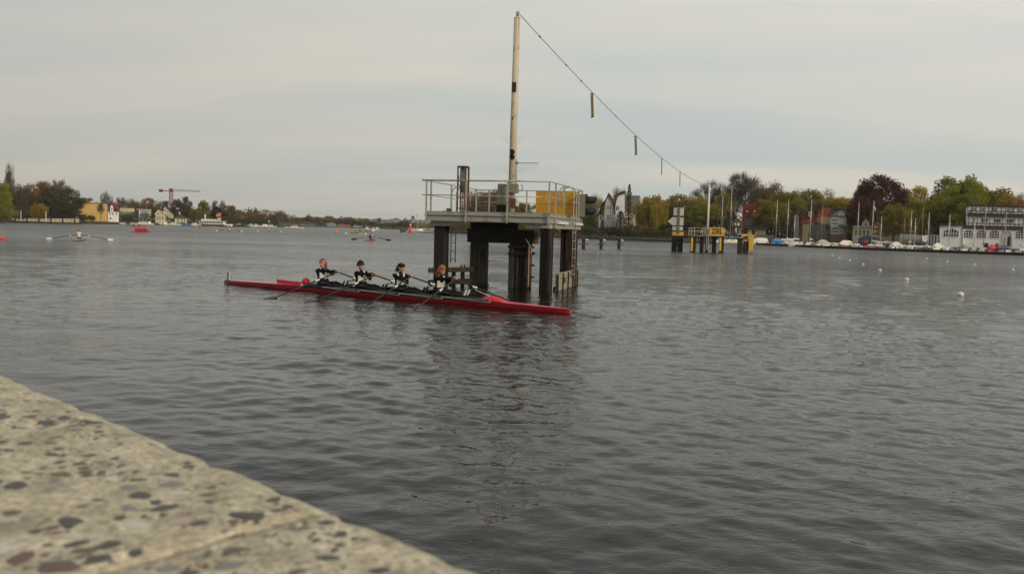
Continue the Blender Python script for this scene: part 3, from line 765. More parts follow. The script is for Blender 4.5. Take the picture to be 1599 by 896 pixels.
# rusty lattice frame with a hanging counterweight/float tube
f0 = pl(714, 333, b=0.85); f1 = pl(728.5, 260, b=0.85)
xl, xr = f0[0], f1[0]-0.03; zf = f1[2]-DZ
fr = on_plat('lattice_frame', 'narrow rusty steel frame holding a grey cylinder at the left end of the river platform', 'frame', (xl+xr)/2, 0.85, DZ); wf = (xr-xl)/2
for (x, y) in ((-wf, 0), (wf, 0), (-wf, 0.34), (wf, 0.34)):
    g = MB(); g.box((x-0.028, y-0.022, 0.0), (x+0.028, y-0.012, zf)); g.box((x-0.028 if x < 0 else x+0.018, y-0.012, 0), (x-0.018 if x < 0 else x+0.028, y+0.03, zf)); g.build('upright', M['rust'], fr)
for z in (0.20, 0.58, zf-0.03):
    g = MB(); g.box((-wf+0.03, -0.015, z-0.02), (wf-0.03, -0.005, z+0.02)); g.build('brace', M['rust'], fr)
    g = MB(); g.box((-wf+0.03, 0.325, z-0.02), (wf-0.03, 0.335, z+0.02)); g.build('brace', M['rust'], fr)
g = MB(); g.box((-wf-0.03, -0.03, zf), (wf+0.03, 0.38, zf+0.02)); g.build('top_plate', M['rust'], fr)
g = MB(); g.tube([(0.01, 0.16, zf-0.92), (0.03, 0.16, zf-0.07)], 0.095, 14); g.build('cylinder', mat('grey green cylinder', (0.26,0.31,0.29), 0.4, 0, 0.1, 4, 0), fr, True)
g = MB(); g.tube([(0.0, 0.16, 0.02), (0.01, 0.16, zf-0.93)], 0.045, 10); g.build('hydraulic_rod', M['galv'], fr, True)
g = MB(); g.tube([(0.1, 0.1, zf-0.95), (0.16, 0.05, zf-1.05), (0.13, 0.05, zf-1.2), (0.04, 0.12, zf-1.25)], 0.014, 6); g.build('hose', M['black'], fr, True); g = MB(); g.tube([(-0.12, 0.1, zf-0.3), (-0.14, 0.05, zf-0.6), (-0.04, 0.12, zf-0.85)], 0.012, 6); g.build('hose', M['black'], fr, True)
# yellow board at the back right
y0_ = pl(837, 298, b=BY-0.05); y1_ = pl(905, 338, b=BY-0.05)
yb = on_plat('yellow_board', 'large plain yellow board along the back right railing of the river platform', 'board', (y0_[0]+y1_[0])/2, BY-0.08, 2.66)
wb_ = (y1_[0]-y0_[0])/2; hb = y0_[2]-2.66
for (z0, z1) in ((0.02, hb*0.49), (hb*0.51, hb-0.02)):
    n_ = 4
    for k in range(n_):
        g = MB(); g.bbox((-wb_+0.01+k*2*(wb_-0.01)/n_+0.003, -0.012, z0), (-wb_+0.01+(k+1)*2*(wb_-0.01)/n_-0.003, 0.012, z1), 0.003); g.build('panel', M['yellow'], yb)
for z in (0, hb*0.5-0.009, hb-0.02):
    g = MB(); g.box((-wb_, -0.03, z), (wb_, -0.014, z+0.018)); g.build('frame_rail', M['galv'] if z > hb*0.9 else mat('dark yellow rail', (0.30,0.16,0.02), 0.5, 0, 0.1, 5, 0), yb)
# traffic signal with two hooded lamps facing right
s0 = pl(905.5, 303.5, b=BY-0.1); s1 = pl(915.5, 339.5, b=BY-0.1)
sg = on_plat('traffic_signal', 'olive signal box with two dark hoods pointing right beside the plain yellow board', 'signal', s0[0]+0.005, BY-0.2, s1[2])
ws = (s1[0]-s0[0]); hs = s0[2]-s1[2]
g = MB(); g.bbox((0, -0.22, 0), (ws, 0.22, hs), 0.015); g.build('housing', mat('olive signal paint', (0.22,0.23,0.13), 0.5, 0, 0.08, 3, 0), sg)
g = MB(); g.bbox((ws*0.98, -0.225, -0.01), (ws*0.98+0.02, 0.225, hs+0.01), 0.004); g.build('front_plate', M['black'], sg)
for f_ in (0.75, 0.26):
    z = hs*f_; x = ws+0.001
    g = MB(); n_ = 16
    rings = []
    for (xx, r_) in ((0.02, 0.15), (0.40, 0.135)):
        rings.append([(x+xx-(0.13 if (k > 10 or k < -1) and xx > 0.1 and math.sin(2*PI*k/n_) < -0.3 else 0), r_*math.cos(2*PI*k/n_), z+r_*math.sin(2*PI*k/n_)) for k in range(n_)])
    for (xx, r_) in ((0.395, 0.125), (0.06, 0.14)):
        rings.append([(x+xx-(0.13 if k > 10 and xx > 0.1 and math.sin(2*PI*k/n_) < -0.3 else 0), r_*math.cos(2*PI*k/n_), z+r_*math.sin(2*PI*k/n_)) for k in range(n_)])
    g.loft(rings, caps=False); hd = g.build('hood', M['darkblue'], sg, True)
    g = MB(); g.lathe([(0.138, 0.02), (0.12, 0.05), (0.06, 0.07), (0.001, 0.075)], (x, 0, z), 14, 'x'); g.build('lens', M['glass'], hd, True)
# a few coiled things on deck
cr = on_plat('wooden_stump', 'low brown timber block lying on the left side of the river platform deck', 'timber', pl(699, 330, b=1.6)[0], 1.6, DZ)
g = MB(); g.bbox((-0.22, -0.1, 0), (0.18, 0.12, 0.12), 0.03); g.build('block', mat('brown block', (0.16,0.10,0.04), 0.9, 0, 0.4, 8, 0.4), cr)
g = MB(); g.bbox((-0.05, -0.07, 0.122), (0.14, 0.1, 0.21), 0.03); g.build('block', mat('brown block', (0.16,0.10,0.04), 0.9, 0, 0.4, 8, 0.4), cr)

# ------------------------------------------------------------------ lane wire between the two masts with its hanging boards
ZY = 98.5
CA = at(811.5, 23, mast_base.y); CB = at(1108, 291, ZY)
def cable(s): p = CA.lerp(CB, s); p.z -= 1.07*4*s*(1-s); return p
wire = thing('wire', 'thin sagging wire from the cream mast top to the far yellow sign platform', 'wire', CA)
g = MB(); g.tube([tuple(cable(i/60)-CA) for i in range(61)], [0.0125+0.008*i/60 for i in range(61)], 5); g.build('rope', M['black'], wire)
for s_ in (0.035, 0.09, 0.128, 0.24):
    g = MB(); p = cable(s_)-CA; d_ = (cable(s_+0.002)-CA-p).normalized(); g.tube([p-d_*0.08, p+d_*0.08], 0.03, 6); g.build('clip', M['black'], wire)
mk = [(0.157, 'long yellow hanging board nearest the cream mast on the sagging wire'), (0.323, 'second yellow hanging board from the cream mast, dark at its foot, on the sagging wire'),
      (0.478, 'third, thinner looking board from the cream mast on the sagging wire'), (0.626, 'fourth and farthest board still against the sky on the sagging wire')]
wdir = (CB-CA).normalized()
proto = None
for s_, lab in mk:
    p = cable(s_); 
    if proto is None:
        t = thing('lane_marker', lab, 'hanging marker', p, math.atan2(wdir.y, wdir.x)+R(62), 'boards hanging from the wire')
        g = MB(); g.box((-0.07, -0.012, -1.24), (0.07, 0.012, -0.16)); g.build('board', M['yellow2'], t)
        g = MB(); g.box((-0.075, -0.016, -0.16), (-0.045, 0.016, -0.10)); g.box((-0.10, -0.02, -0.13), (0.10, 0.02, -0.09)); g.tube([(0, 0, -0.1), (0, 0, 0.01)], 0.014, 5); g.build('hanger', M['black'], t)
        g = MB(); g.box((-0.074, -0.016, -1.25), (0.085, 0.016, -1.19)); g.build('foot_weight', M['black'], t)
        g = MB(); g.box((-0.078, -0.018, -1.2), (-0.062, 0.018, -0.1)); g.build('edge_strip', M['black'], t)
        proto = t
    else:
        t = copy_tree(proto); t.location = p; t['label'] = lab
        if s_ > 0.4: t.rotation_euler[2] -= R(38)
    for c in t.children: c.rotation_euler = (0, R(5), 0)
# ------------------------------------------------------------------ red quadruple scull
B0 = wat(351, 443.5); B1 = wat(891, 491)
bu = (B1-B0); BL = bu.length; bu.normalize(); bn = Vector((-bu.y, bu.x, 0)); BR = math.atan2(bu.y, bu.x)
def bt(px, lat=0.0, z=0.3):
    """station along the boat (m from the bow) seen in picture column px, at sideways offset lat and height z"""
    lo, hi = -2.0, BL+2
    for _ in range(40):
        m_ = (lo+hi)/2; p = B0 + bu*m_ + bn*lat; x = proj((p.x, p.y, z))[0]
        if x < px: lo = m_
        else: hi = m_
    return (lo+hi)/2
boat = thing('rowing_boat', 'long red four seat rowing boat, the nearest boat, passing in front of the grey platform', 'rowing boat', B0, BR)
def hull_w(t):
    u = t/BL; return 0.29*(max(0.0, math.sin(PI*min(max(u, 0), 1)))**0.62) + 0.004
def deck_z(t):
    u = t/BL
    z = 0.185
    if u < 0.3: z -= 0.055*((0.3-u)/0.3)**1.3
    if u > 0.82: z -= 0.05*((u-0.82)/0.18)
    return z
NS = 72; rings = []
for i in range(NS+1):
    u = i/NS; t = u*BL; w_ = hull_w(t); dz_ = deck_z(t); kd = -0.14*math.sin(PI*min(max(u,0.02),0.98))**0.5 - 0.01
    row = []
    for k in range(13):
        a = PI*k/12; y = -w_*math.cos(a); s_ = math.sin(a)
        z = dz_ + (kd-dz_)*(s_**0.75)
        yy = y*(1 if s_ < 0.5 else 1)
        row.append((t if not (i == 0) else t-0.05*(1-s_), yy, z))
    rings.append(row)
g = MB(); g.loft(rings, caps=True, closed=False)
hull = g.build('hull', M['redhull'], boat, True)
CK0, CK1 = bt(487, 0, .2), bt(757, 0, .2)
def deck_part(t0, t1, n, crown, m, name='deck'):
    g = MB(); rr_ = []
    for i in range(n+1):
        t = t0+(t1-t0)*i/n; w_ = hull_w(t)-0.002; c = crown*min(1, w_/0.2)
        rr_.append([(t, w_*y, deck_z(t)+0.002 + c*(1-y*y)) for y in (-1, -.75, -.4, 0, .4, .75, 1)])
    g.loft(rr_, caps=False, closed=False)
    # flip so the crown faces up
    g.f = [f[::-1] for f in g.f]
    return g.build(name, m, boat, True)
deck_part(0.0, CK0, 22, 0.035, M['reddeck']); deck_part(CK1, BL, 18, 0.03, M['reddeck'])
# cockpit: dark inside floor, gunwales and cross members
g = MB(); rr_ = []
for i in range(31):
    t = CK0+(CK1-CK0)*i/30; w_ = hull_w(t)-0.05
    rr_.append([(t, -w_, 0.06), (t, w_, 0.06)])
g.loft(rr_, caps=False, closed=False); g.f = [f[::-1] for f in g.f]; g.build('cockpit_floor', M['blackfab'], boat)
for s_ in (-1, 1):
    g = MB(); rr_ = []
    for i in range(31):
        t = CK0-0.1+(CK1-CK0+0.2)*i/30; w_ = hull_w(t); z = deck_z(t)
        hh = 0.06
        rr_.append([(t, s_*(w_-0.025), z-0.1), (t, s_*(w_+0.012), z), (t, s_*(w_+0.012), z+hh), (t, s_*(w_-0.025), z+hh)])
    g.loft(rr_); g.build('saxboard', M['black'], boat)
    g = MB(); rr_ = []
# splash guard at the bow end of the cockpit
ts = bt(434, 0, .3)
g = MB()
for s_ in (-1, 1):
    a_, b_ = ts, CK0-0.25
    rr_ = []
    for i in range(9):
        f_ = i/8; t = a_+(b_-a_)*f_; y = s_*(0.02+0.2*f_)
        z0 = deck_z(t)+0.02
        rr_.append([(t, y-0.008, z0), (t, y+0.008, z0), (t, y+0.010, z0+0.11*(1-f_*0.75)), (t, y-0.006, z0+0.11*(1-f_*0.75))])
    g.loft(rr_)
g.box((ts-0.02, -0.03, deck_z(ts)+0.02), (ts+0.03, 0.03, deck_z(ts)+0.14)); g.build('splash_guard', M['redfab'], boat)
g = MB(); g.ball((bt(477, 0, .3), 0.02, deck_z(3)+0.13), (0.125, 0.12, 0.12), 16, 10)
rb_ = g.build('round_bag', M['redfab'], None, True); rb_.parent = boat
g = MB(); g.ball((bt(485, 0, .25), 0.0, deck_z(3)+0.045), (0.30, 0.13, 0.05), 14, 6); g.build('folded_jacket', mat('dark blue cloth', (0.03,0.025,0.07), 0.8, 0, 0.3, 30, 0.2), boat, True)
tb = bt(767, 0, .25)
g = MB(); rr_ = []
for i in range(9):
    f_ = i/8; t = tb-0.28+0.75*f_; q = math.sin(PI*min(1, f_*1.15+0.06))**0.6 if f_ < 0.5 else math.cos((f_-0.45)*PI/1.12)**0.8
    rr_.append([(t, -hull_w(t)*0.95*math.cos(a), deck_z(t)+0.01+0.11*max(q, 0.02)*math.sin(a)) for a in [PI*k/8 for k in range(9)]])
g.loft(rr_, caps=True, closed=False); g.build('stern_hatch_hump', M['redfab'], boat, True)
# bow ball, number plate with black figure, wire post
g = MB(); g.ball((-0.06, 0, deck_z(0)-0.005), 0.03, 10, 6); g.build('bow_ball', M['whitefab'], boat, True)
tn = bt(356.5, 0, .3)
g = MB(); g.box((tn-0.05, -0.045, deck_z(0)+0.005), (tn+0.05, 0.045, deck_z(0)+0.03)); clip = g.build('plate_clip', M['black'], boat)
g = MB(); g.box((tn-0.055, -0.006, deck_z(0)+0.03), (tn+0.035, 0.0, deck_z(0)+0.27)); npl = g.build('number_plate', mat('pale number plate', (0.5,0.5,0.45), 0.5, 0, 0.05, 3, 0), boat)
tm = text_mesh('3', 0.32, 0.002, 'figure', M['black'], 0.010); to_ = inst('figure', tm, npl, (tn-0.010, -0.009, deck_z(0)+0.155), (R(90), 0, 0), (0.48, 0.9, 1))
g = MB(); g.tube([(tn+0.065, 0, deck_z(0)), (tn+0.07, 0, deck_z(0)+0.28)], 0.009, 6); g.build('plate_post', M['white'], boat)

# oars, riggers, rowers ------------------------------------------
LZ = 0.45
def oar(lockL, tipL, label, blade_turn=0.0):
    """lockL, tipL in boat coordinates; the oar lies through the lock towards the tip"""
    d = (Vector(tipL)-Vector(lockL)).normalized(); lw = boat_pt(lockL)
    dw = (bu*d.x + bn*d.y + Vector((0, 0, d.z))).normalized()
    t = thing('oar', label, 'oar', lw, 0, 'oars of the near red rowing boat')
    side = Vector((0, 0, 1)).cross(dw).normalized(); upv = dw.cross(side).normalized()
    Mt = Matrix((dw, side, upv)).transposed()
    t.rotation_euler = Mt.to_euler()
    g = MB(); g.tube([(-0.88, 0, 0), (-0.3, 0, 0), (0.1, 0, 0), (1.55, 0, 0)], [0.019, 0.0225, 0.0235, 0.017], 8); g.build('shaft', M['carbon'], t, True)
    g = MB(); g.tube([(-0.895, 0, 0), (-0.76, 0, 0)], 0.0205, 8); g.build('grip', M['grip'], t, True)
    g = MB(); g.tube([(-0.06, 0, 0), (0.08, 0, 0)], 0.027, 10); g.lathe([(0.027, 0.0), (0.042, 0.002), (0.042, 0.014), (0.027, 0.016)], (0.08, 0, 0), 10, 'x'); g.build('collar', M['white'], t, True)
    g = MB(); rr_ = []
    for f_, w0, w1 in ((0, .02, .02), (.15, .035, .045), (.4, .075, .085), (.75, .105, .115), (1.0, .095, .115)):
        x = 1.52+0.48*f_; c = 0.03*math.sin(PI*f_)
        rr_.append([(x, -0.004+c, -w1), (x, 0.004+c, -w1), (x, 0.006+c+0.008, 0), (x, 0.004+c, w0), (x, -0.004+c, w0), (x, -0.002+c+0.008, 0)])
    g.loft(rr_); g.build('blade', mat('dark blade', (0.05,0.05,0.045), 0.4, 0, 0.1, 4, 0), t, True)
    return t
def boat_pt(l): return B0 + bu*l[0] + bn*l[1] + Vector((0, 0, l[2]))
crew = [ # hip px, near collar px, far collar px, near (px,py) where the shaft meets the water, far
    dict(hip=505, near=497, far=552, nt=(424, 465), ft=(602, 452)),
    dict(hip=564, near=557.5, far=611, nt=(503, 469), ft=(668, 455)),
    dict(hip=625, near=619, far=674, nt=(585, 475), ft=(735, 463)),
    dict(hip=687, near=690, far=739, nt=(648, 482), ft=(797, 468))]
names = ['bow rower', 'second rower', 'third rower', 'stroke rower']
who = ['in the pink headband', 'in the dark red beanie', 'with the brown ponytail', 'with loose auburn hair']
def local(pw):
    q = Vector(pw)-B0; return Vector((q.dot(bu), q.dot(bn), pw[2]))
for k, c in enumerate(crew):
    pins = []
    tn_ = bt(c['near'], -0.80, LZ); tf_ = bt(c['far'], 0.80, LZ); tp = (tn_+tf_)/2
    c['pin'] = tp; c['hipt'] = bt(c['hip'], 0, 0.35)
    for s_, tip, key in ((-1, c['nt'], 'near'), (1, c['ft'], 'far')):
        lk = Vector((tp + (tn_-tp if s_ < 0 else tf_-tp)*0.6, s_*0.80, LZ))
        tw = local(wat(*tip)); d = tw-lk
        ang = math.atan2(d.x, abs(d.y)); ang = max(-0.5, min(0.6, ang + (0.06, 0.20, 0.17, 0.20)[k]))
        decl = (0.20, 0.27, 0.31, 0.33)[k]
        if k == 0: decl = 0.285
        dd = Vector((math.sin(ang), s_*math.cos(ang), -decl)).normalized()
        oar(lk, lk+dd, '%s side oar held by the near boat rower %s' % ('near' if s_ < 0 else 'far', who[k]))
        c[key+'_h'] = lk - dd*0.83; c[key+'_d'] = dd
        # rigger: two aluminium tubes from the gunwale to the lock and a back stay
        tcx = lk.x
        wv = hull_w(tcx); zz = deck_z(tcx)
        rg = MB()
        foot1 = (tcx+0.10, s_*(wv+0.0), zz+0.03); foot2 = (tcx+1.15, s_*(hull_w(tcx+1.1)+0.01), zz+0.03)
        tipp = (lk.x+0.0, s_*0.80, LZ-0.06)
        rg.tube([foot1, (lk.x+0.02, s_*0.55, LZ-0.08), tipp], 0.016, 7)
        rg.build('rigger_arm', M['carbon'], boat, True)
        rg = MB(); rg.tube([foot2, (lk.x+0.25, s_*0.66, LZ-0.10), tipp], 0.014, 7); rg.build('rigger_stay', M['alu'] if s_ > 0 else M['carbon'], boat, True)
        rg = MB(); rg.tube([(tipp[0], tipp[1], LZ-0.09), (tipp[0], tipp[1], LZ+0.07)], 0.009, 6)
        rg.box((tipp[0]-0.03, tipp[1]-0.025, LZ-0.05), (tipp[0]+0.03, tipp[1]+0.025, LZ-0.028)); rg.build('oarlock', M['black'], boat)
    # white outline strip on the side between the rigger feet
    g = MB(); t0, t1 = c['pin']-0.30, c['pin']+1.22
    for (z0, z1) in ((0.0, 0.014), (-0.045, -0.033)):
        rr_ = []
        for i in range(9):
            t = t0+(t1-t0)*i/8; w_ = hull_w(t)+0.016; f_ = i/8; zc = deck_z(t)+0.02
            zz0, zz1 = (zc+z0, zc+z1) if z0 == 0 else (zc-0.010-0.04*f_*2.0*0.6, zc+0.004-0.04*f_*2.0*0.6)
            rr_.append([(t, -w_, zz0), (t, -w_-0.012, zz0), (t, -w_-0.012, zz1), (t, -w_, zz1)])
        g.loft(rr_)
    g.box((t1-0.01, -hull_w(t1)-0.028, deck_z(t1)-0.034), (t1+0.01, -hull_w(t1)-0.014, deck_z(t1)+0.032))
    g.build('wing_rigger_base', M['alu'], boat)
    # seat, rails, foot stretcher
    hx = c['hipt']
    g = MB(); g.bbox((hx-0.13, -0.15, 0.17), (hx+0.13, 0.15, 0.20), 0.02); g.build('seat', M['black'], boat)
    for y in (-0.10, 0.10):
        g = MB(); g.box((hx-0.25, y-0.012, 0.13), (hx+0.6, y+0.012, 0.155)); g.build('slide_rail', M['carbon'], boat)
    g = MB(); fx_ = hx+0.98; g.bar((fx_-0.04, 0, 0.10), (fx_+0.14, 0, 0.34), 0.32, 0.012)
    g.build('foot_stretcher', M['black'], boat)

# ------------------------------------------------------------------ people
def ik(a, b, l1, l2, pole):
    a, b = Vector(a), Vector(b); d = b-a; L_ = min(d.length, (l1+l2)*0.995); d.normalize()
    x = (l1*l1 - l2*l2 + L_*L_)/(2*L_); h = math.sqrt(max(l1*l1-x*x, 0))
    p = Vector(pole); p = (p - d*p.dot(d)).normalized()
    return a + d*x + p*h
def remesh(g, voxel, smooth=3):
    me = g.mesh('tmp', M['skin']); o = bpy.data.objects.new('tmp', me); col.objects.link(o)
    m = o.modifiers.new('r', 'REMESH'); m.mode = 'VOXEL'; m.voxel_size = voxel; m.use_smooth_shade = True
    if smooth:
        s_ = o.modifiers.new('s', 'SMOOTH'); s_.iterations = smooth; s_.factor = 0.5
    dg = bpy.context.evaluated_depsgraph_get(); dg.update()
    out_ = bpy.data.meshes.new_from_object(o.evaluated_get(dg)); bpy.data.objects.remove(o); return out_
def capsule(g, a, b, r0, r1, n=12):
    a, b = Vector(a), Vector(b); d = (b-a).normalized()
    g.tube([a-d*r0*0.9, a-d*r0*0.6, a, a.lerp(b, .35), b, b+d*r1*0.6, b+d*r1*0.9], [r0*0.35, r0*0.8, r0, r0*0.62+r1*0.38+0.002, r1, r1*0.8, r1*0.35], n)
def head_frame(yaw, pitch=0.0):
    return Matrix.Rotation(yaw, 3, 'Z') @ Matrix.Rotation(pitch, 3, 'Y')
def make_rower(k, c, spec):
    hx = c['hipt']; O = Vector((hx, 0, 0.20)); s = 1.0
    wp = boat_pt((hx, 0, 0.2))
    t = thing('person', spec['label'], 'person', wp, BR, 'four rowers in the near red boat')
    yaw = spec.get('twist', 0)
    hipL = Vector((0, 0, 0.09)); lean = spec['lean']
    sp = lambda h: hipL + Vector((-math.sin(lean)*h*(1-0.25*h) , 0, math.cos(lean)*h))
    chest = sp(0.30); neck = sp(0.47); 
    Ht = neck + Vector((spec.get('hx', 0.03), 0, 0.160))
    RT = Matrix.Rotation(yaw, 3, 'Z')
    g = MB(); bones = []
    def ell(c_, w_, d_, n=16): return [tuple(c_ + RT @ Vector((1.15*d_*math.cos(2*PI*i/n), 1.16*w_*math.sin(2*PI*i/n), 0))) for i in range(n)]
    R0 = [(0.0-0.07, .10, .09), (-0.02, .165, .12), (0.06, .172, .118), (0.14, .150, .10), (0.20, .128, .088), (0.28, .140, .098), (0.36, .163, .105), (0.42, .165, .092), (0.455, .12, .07), (0.475, .06, .055)]
    g.loft([ell(sp(h), w_, d_) for h, w_, d_ in R0])
    bones.append(('torso', sp(0.0), sp(0.42)))
    g.tube([sp(0.43), neck + Vector((0.005, 0, 0.02)), Ht + Vector((-0.015, 0, -0.03))], [0.06, 0.05, 0.048], 12); bones.append(('neck', neck+Vector((0, 0, 0.015)), Ht+Vector((0, 0, -.05))))
    # head
    HR = head_frame(spec['look'], spec.get('nod', 0))
    hp = lambda x, y, z: Ht + HR @ (Vector((x, y, z))*1.15)
    def hball(c_, r_, n=14, m=10):
        q = MB(); q.ball((0, 0, 0), r_, n, m); g.add([tuple(hp(c_[0]+v[0], c_[1]+v[1], c_[2]+v[2])) for v in q.v], q.f)
    hball((-0.012, 0, 0.035), (0.095, 0.074, 0.088)); hball((0.022, 0, -0.035), (0.060, 0.052, 0.075)); hball((0.045, 0, -0.082), (0.030, 0.030, 0.024))
    hball((0.052, 0, 0.028), (0.032, 0.05, 0.022))                                            # brow
    q = MB(); q.loft([[tuple(hp(*p)) for p in r_] for r_ in ([(0.07, -.010, .02), (0.07, .010, .02), (0.085, .0, .02)], [(0.07, -.018, -.028), (0.07, .018, -.028), (0.112, 0, -.024)], [(0.06, -.014, -.038), (0.06, .014, -.038), (0.09, 0, -.038)])]); g.add(q.v, q.f)
    for y in (-1, 1): hball((-0.005, y*0.076, -0.005), (0.018, 0.010, 0.030), 8, 6)
    hball((0.075, 0, -0.056), (0.012, 0.022, 0.010), 8, 6)
    bones.append(('head', hp(0, 0, 0.06), hp(0.0, 0, -0.06)))
    # arms
    hands = []
    for s_, key in ((-1, 'near'), (1, 'far')):
        hw = c[key+'_h'] - Vector((hx, 0, 0.20)); dd = c[key+'_d']
        sh = sp(0.41) + RT @ Vector((0, s_*0.180, 0.0))
        back = Vector((sh.x-hw.x, 0, 0)).normalized()
        wrist = hw + Vector((-0.085, 0, 0.035)); 
        if (wrist-sh).length > 0.53:                    # lean towards the handle: shoulder slides forward
            sh = wrist + (sh-wrist).normalized()*0.53
        el_ = ik(sh, wrist, 0.285, 0.25, (-0.22, s_*0.30, -1.0))
        g.ball(tuple(sh), (0.058, 0.056, 0.058), 12, 8)
        capsule(g, sh, el_, 0.058, 0.042); capsule(g, el_, wrist, 0.044, 0.028)
        g.tube([wrist, wrist.lerp(hw, .45)+Vector((0, 0, 0.015)), hw+Vector((-0.02, 0, 0.026))], [0.026, 0.032, 0.028], 10)
        bones.append(('sleeve', sh, el_)); bones.append(('sleeve', el_, el_.lerp(wrist, 0.86 if k else 0.8))); bones.append(('hand', el_.lerp(wrist, .95), hw))
        hands.append((hw, dd, s_, wrist))
    # legs
    for s_ in (-1, 1):
        hp_ = Vector((0.03, s_*0.085, 0.055)); an = Vector((0.86, s_*0.075, 0.04)) ; kn = ik(hp_, an, 0.43, 0.42, (0.0, s_*0.1, 1))
        capsule(g, hp_, kn, 0.078, 0.052); capsule(g, kn, an, 0.052, 0.034)
        heel = an+Vector((0.0, 0, -0.03)); toe = an + Vector((0.10, 0, 0.17)); capsule(g, heel, toe, 0.036, 0.024)
        bones.append(('leg', hp_, kn)); bones.append(('leg', kn, an)); bones.append(('foot', heel, toe))
    body = remesh(g, 0.0125, 2); body.name = 'body'
    body.materials.clear()
    for m_ in (M['skin'], M['blackfab'], M['whitefab'], M['white'], M['mouth']): body.materials.append(m_)
    nF = len(body.polygons); cen = np.empty(nF*3); body.polygons.foreach_get('center', cen); cen = cen.reshape(-1, 3)
    nor = np.empty(nF*3); body.polygons.foreach_get('normal', nor); nor = nor.reshape(-1, 3)
    best = np.full(nF, 9.0); bi = np.zeros(nF, int)
    rads = dict(torso=.12, neck=.05, head=.08, sleeve=.045, hand=.03, leg=.065, foot=.035)
    for i, (nm, a, b) in enumerate(bones):
        a_ = np.array(a); b_ = np.array(b); ab = b_-a_; tt = np.clip(((cen-a_)@ab)/(ab@ab+1e-9), 0, 1)
        d_ = np.linalg.norm(cen-(a_+tt[:, None]*ab), axis=1)-rads[nm]
        u_ = d_ < best; best[u_] = d_[u_]; bi[u_] = i
    mi = np.zeros(nF, dtype=np.int32)
    nmx = np.array([{'torso': 1, 'neck': 0, 'head': 0, 'sleeve': 1, 'hand': 0, 'leg': 1, 'foot': 3 if k == 3 else 1}[bones[i][0]] for i in range(len(bones))])
    mi = nmx[bi].astype(np.int32)
    nk = np.array(neck); mi[(mi == 0) & (cen[:, 2] < neck.z+0.035) & (np.abs(cen[:, 1]) < 0.12) & (cen[:, 0] < 0.2)] = 1      # high collar
    # white singlet: front and side panels with a scooped neck
    rel = cen - np.array(hipL); rt = np.array(RT.inverted()); rl = rel@rt.T
    zz = rel[:, 2]; lat = rl[:, 1]; fw = (nor@rt.T)[:, 0]
    tors = nmx[bi] == 1
    tor = np.array([bones[i][0] == 'torso' for i in range(len(bones))])[bi]
    scoop = 0.40 - 0.13*np.clip(1-(np.abs(lat)/0.062)**2, 0, 1)
    front = tor & (fw > 0.0) & (np.abs(lat) < 0.115) & (zz > 0.15) & (zz < scoop)
    sidep = tor & (zz > 0.02) & (zz < 0.12) & (fw < 0.3) & (fw > -0.35)
    mi[front] = 2
    if k == 0: mi[sidep & ((rl[:, 1] < 0))] = 2
    strap = tor & (np.abs(np.abs(lat)-0.085) < 0.02) & (zz > 0.36)
    mi[strap] = 2
    body.polygons.foreach_set('material_index', mi)
    # fingers: four unequal bent fingers wrapped over each handle and a thumb, joined to the same mesh
    fg = MB(); fg.mi = 0
    for hw, dd, s_, wrist in hands:
        ax = dd; fwd = (hw-wrist); fwd = (fwd-ax*fwd.dot(ax)).normalized(); upv = ax.cross(fwd).normalized()
        if upv.z < 0: upv = -upv
        for j, ln in enumerate((0.9, 1.05, 1.0, 0.8)):
            o_ = hw + ax*(-0.032+0.0215*j); r_ = 0.031
            pts = [o_ - fwd*0.035*ln + upv*0.030]
            for a in (100, 60, 15, -30, -75*ln, -115*ln): pts.append(o_ + fwd*r_*math.cos(R(a)) + upv*r_*math.sin(R(a)))
            fg.tube(pts, [0.0105, 0.0105, 0.010, 0.0095, 0.009, 0.0085, 0.0065], 6)
        o_ = hw - ax*0.05*1.0
        fg.tube([hw-fwd*0.05+upv*0.01-ax*0.02, o_-fwd*0.03-upv*0.012, o_+fwd*0.0-upv*0.033, o_+fwd*0.02-upv*0.035], [0.014, 0.012, 0.0105, 0.008], 6)
    n0 = len(body.vertices)
    bm = bmesh.new(); bm.from_mesh(body)
    vs_ = [bm.verts.new(v) for v in fg.v]
    for f in fg.f:
        try: ff = bm.faces.new([vs_[i] for i in f]); ff.material_index = 0; ff.smooth = True
        except ValueError: pass
    bm.to_mesh(body); bm.free()
    bo = bpy.data.objects.new('body', body); col.objects.link(bo); bo.parent = t
    # face details
    q = MB()
    for y in (-1, 1):
        q = MB(); q.ball(tuple(hp(0.083, y*0.031, 0.005)), (0.010, 0.012, 0.008), 8, 6); q.build('eye', M['black'], t, True)
        q = MB(); q.tube([tuple(hp(0.084, y*0.016, 0.026)), tuple(hp(0.083, y*0.034, 0.031)), tuple(hp(0.072, y*0.05, 0.026))], 0.0045, 5); q.build('eyebrow', M['hairbrown'], t)
    q = MB(); q.tube([tuple(hp(0.078, -0.022, -0.052)), tuple(hp(0.088, 0, -0.055)), tuple(hp(0.078, 0.022, -0.052))], 0.0055, 6); q.build('mouth', M['mouth'], t, True)
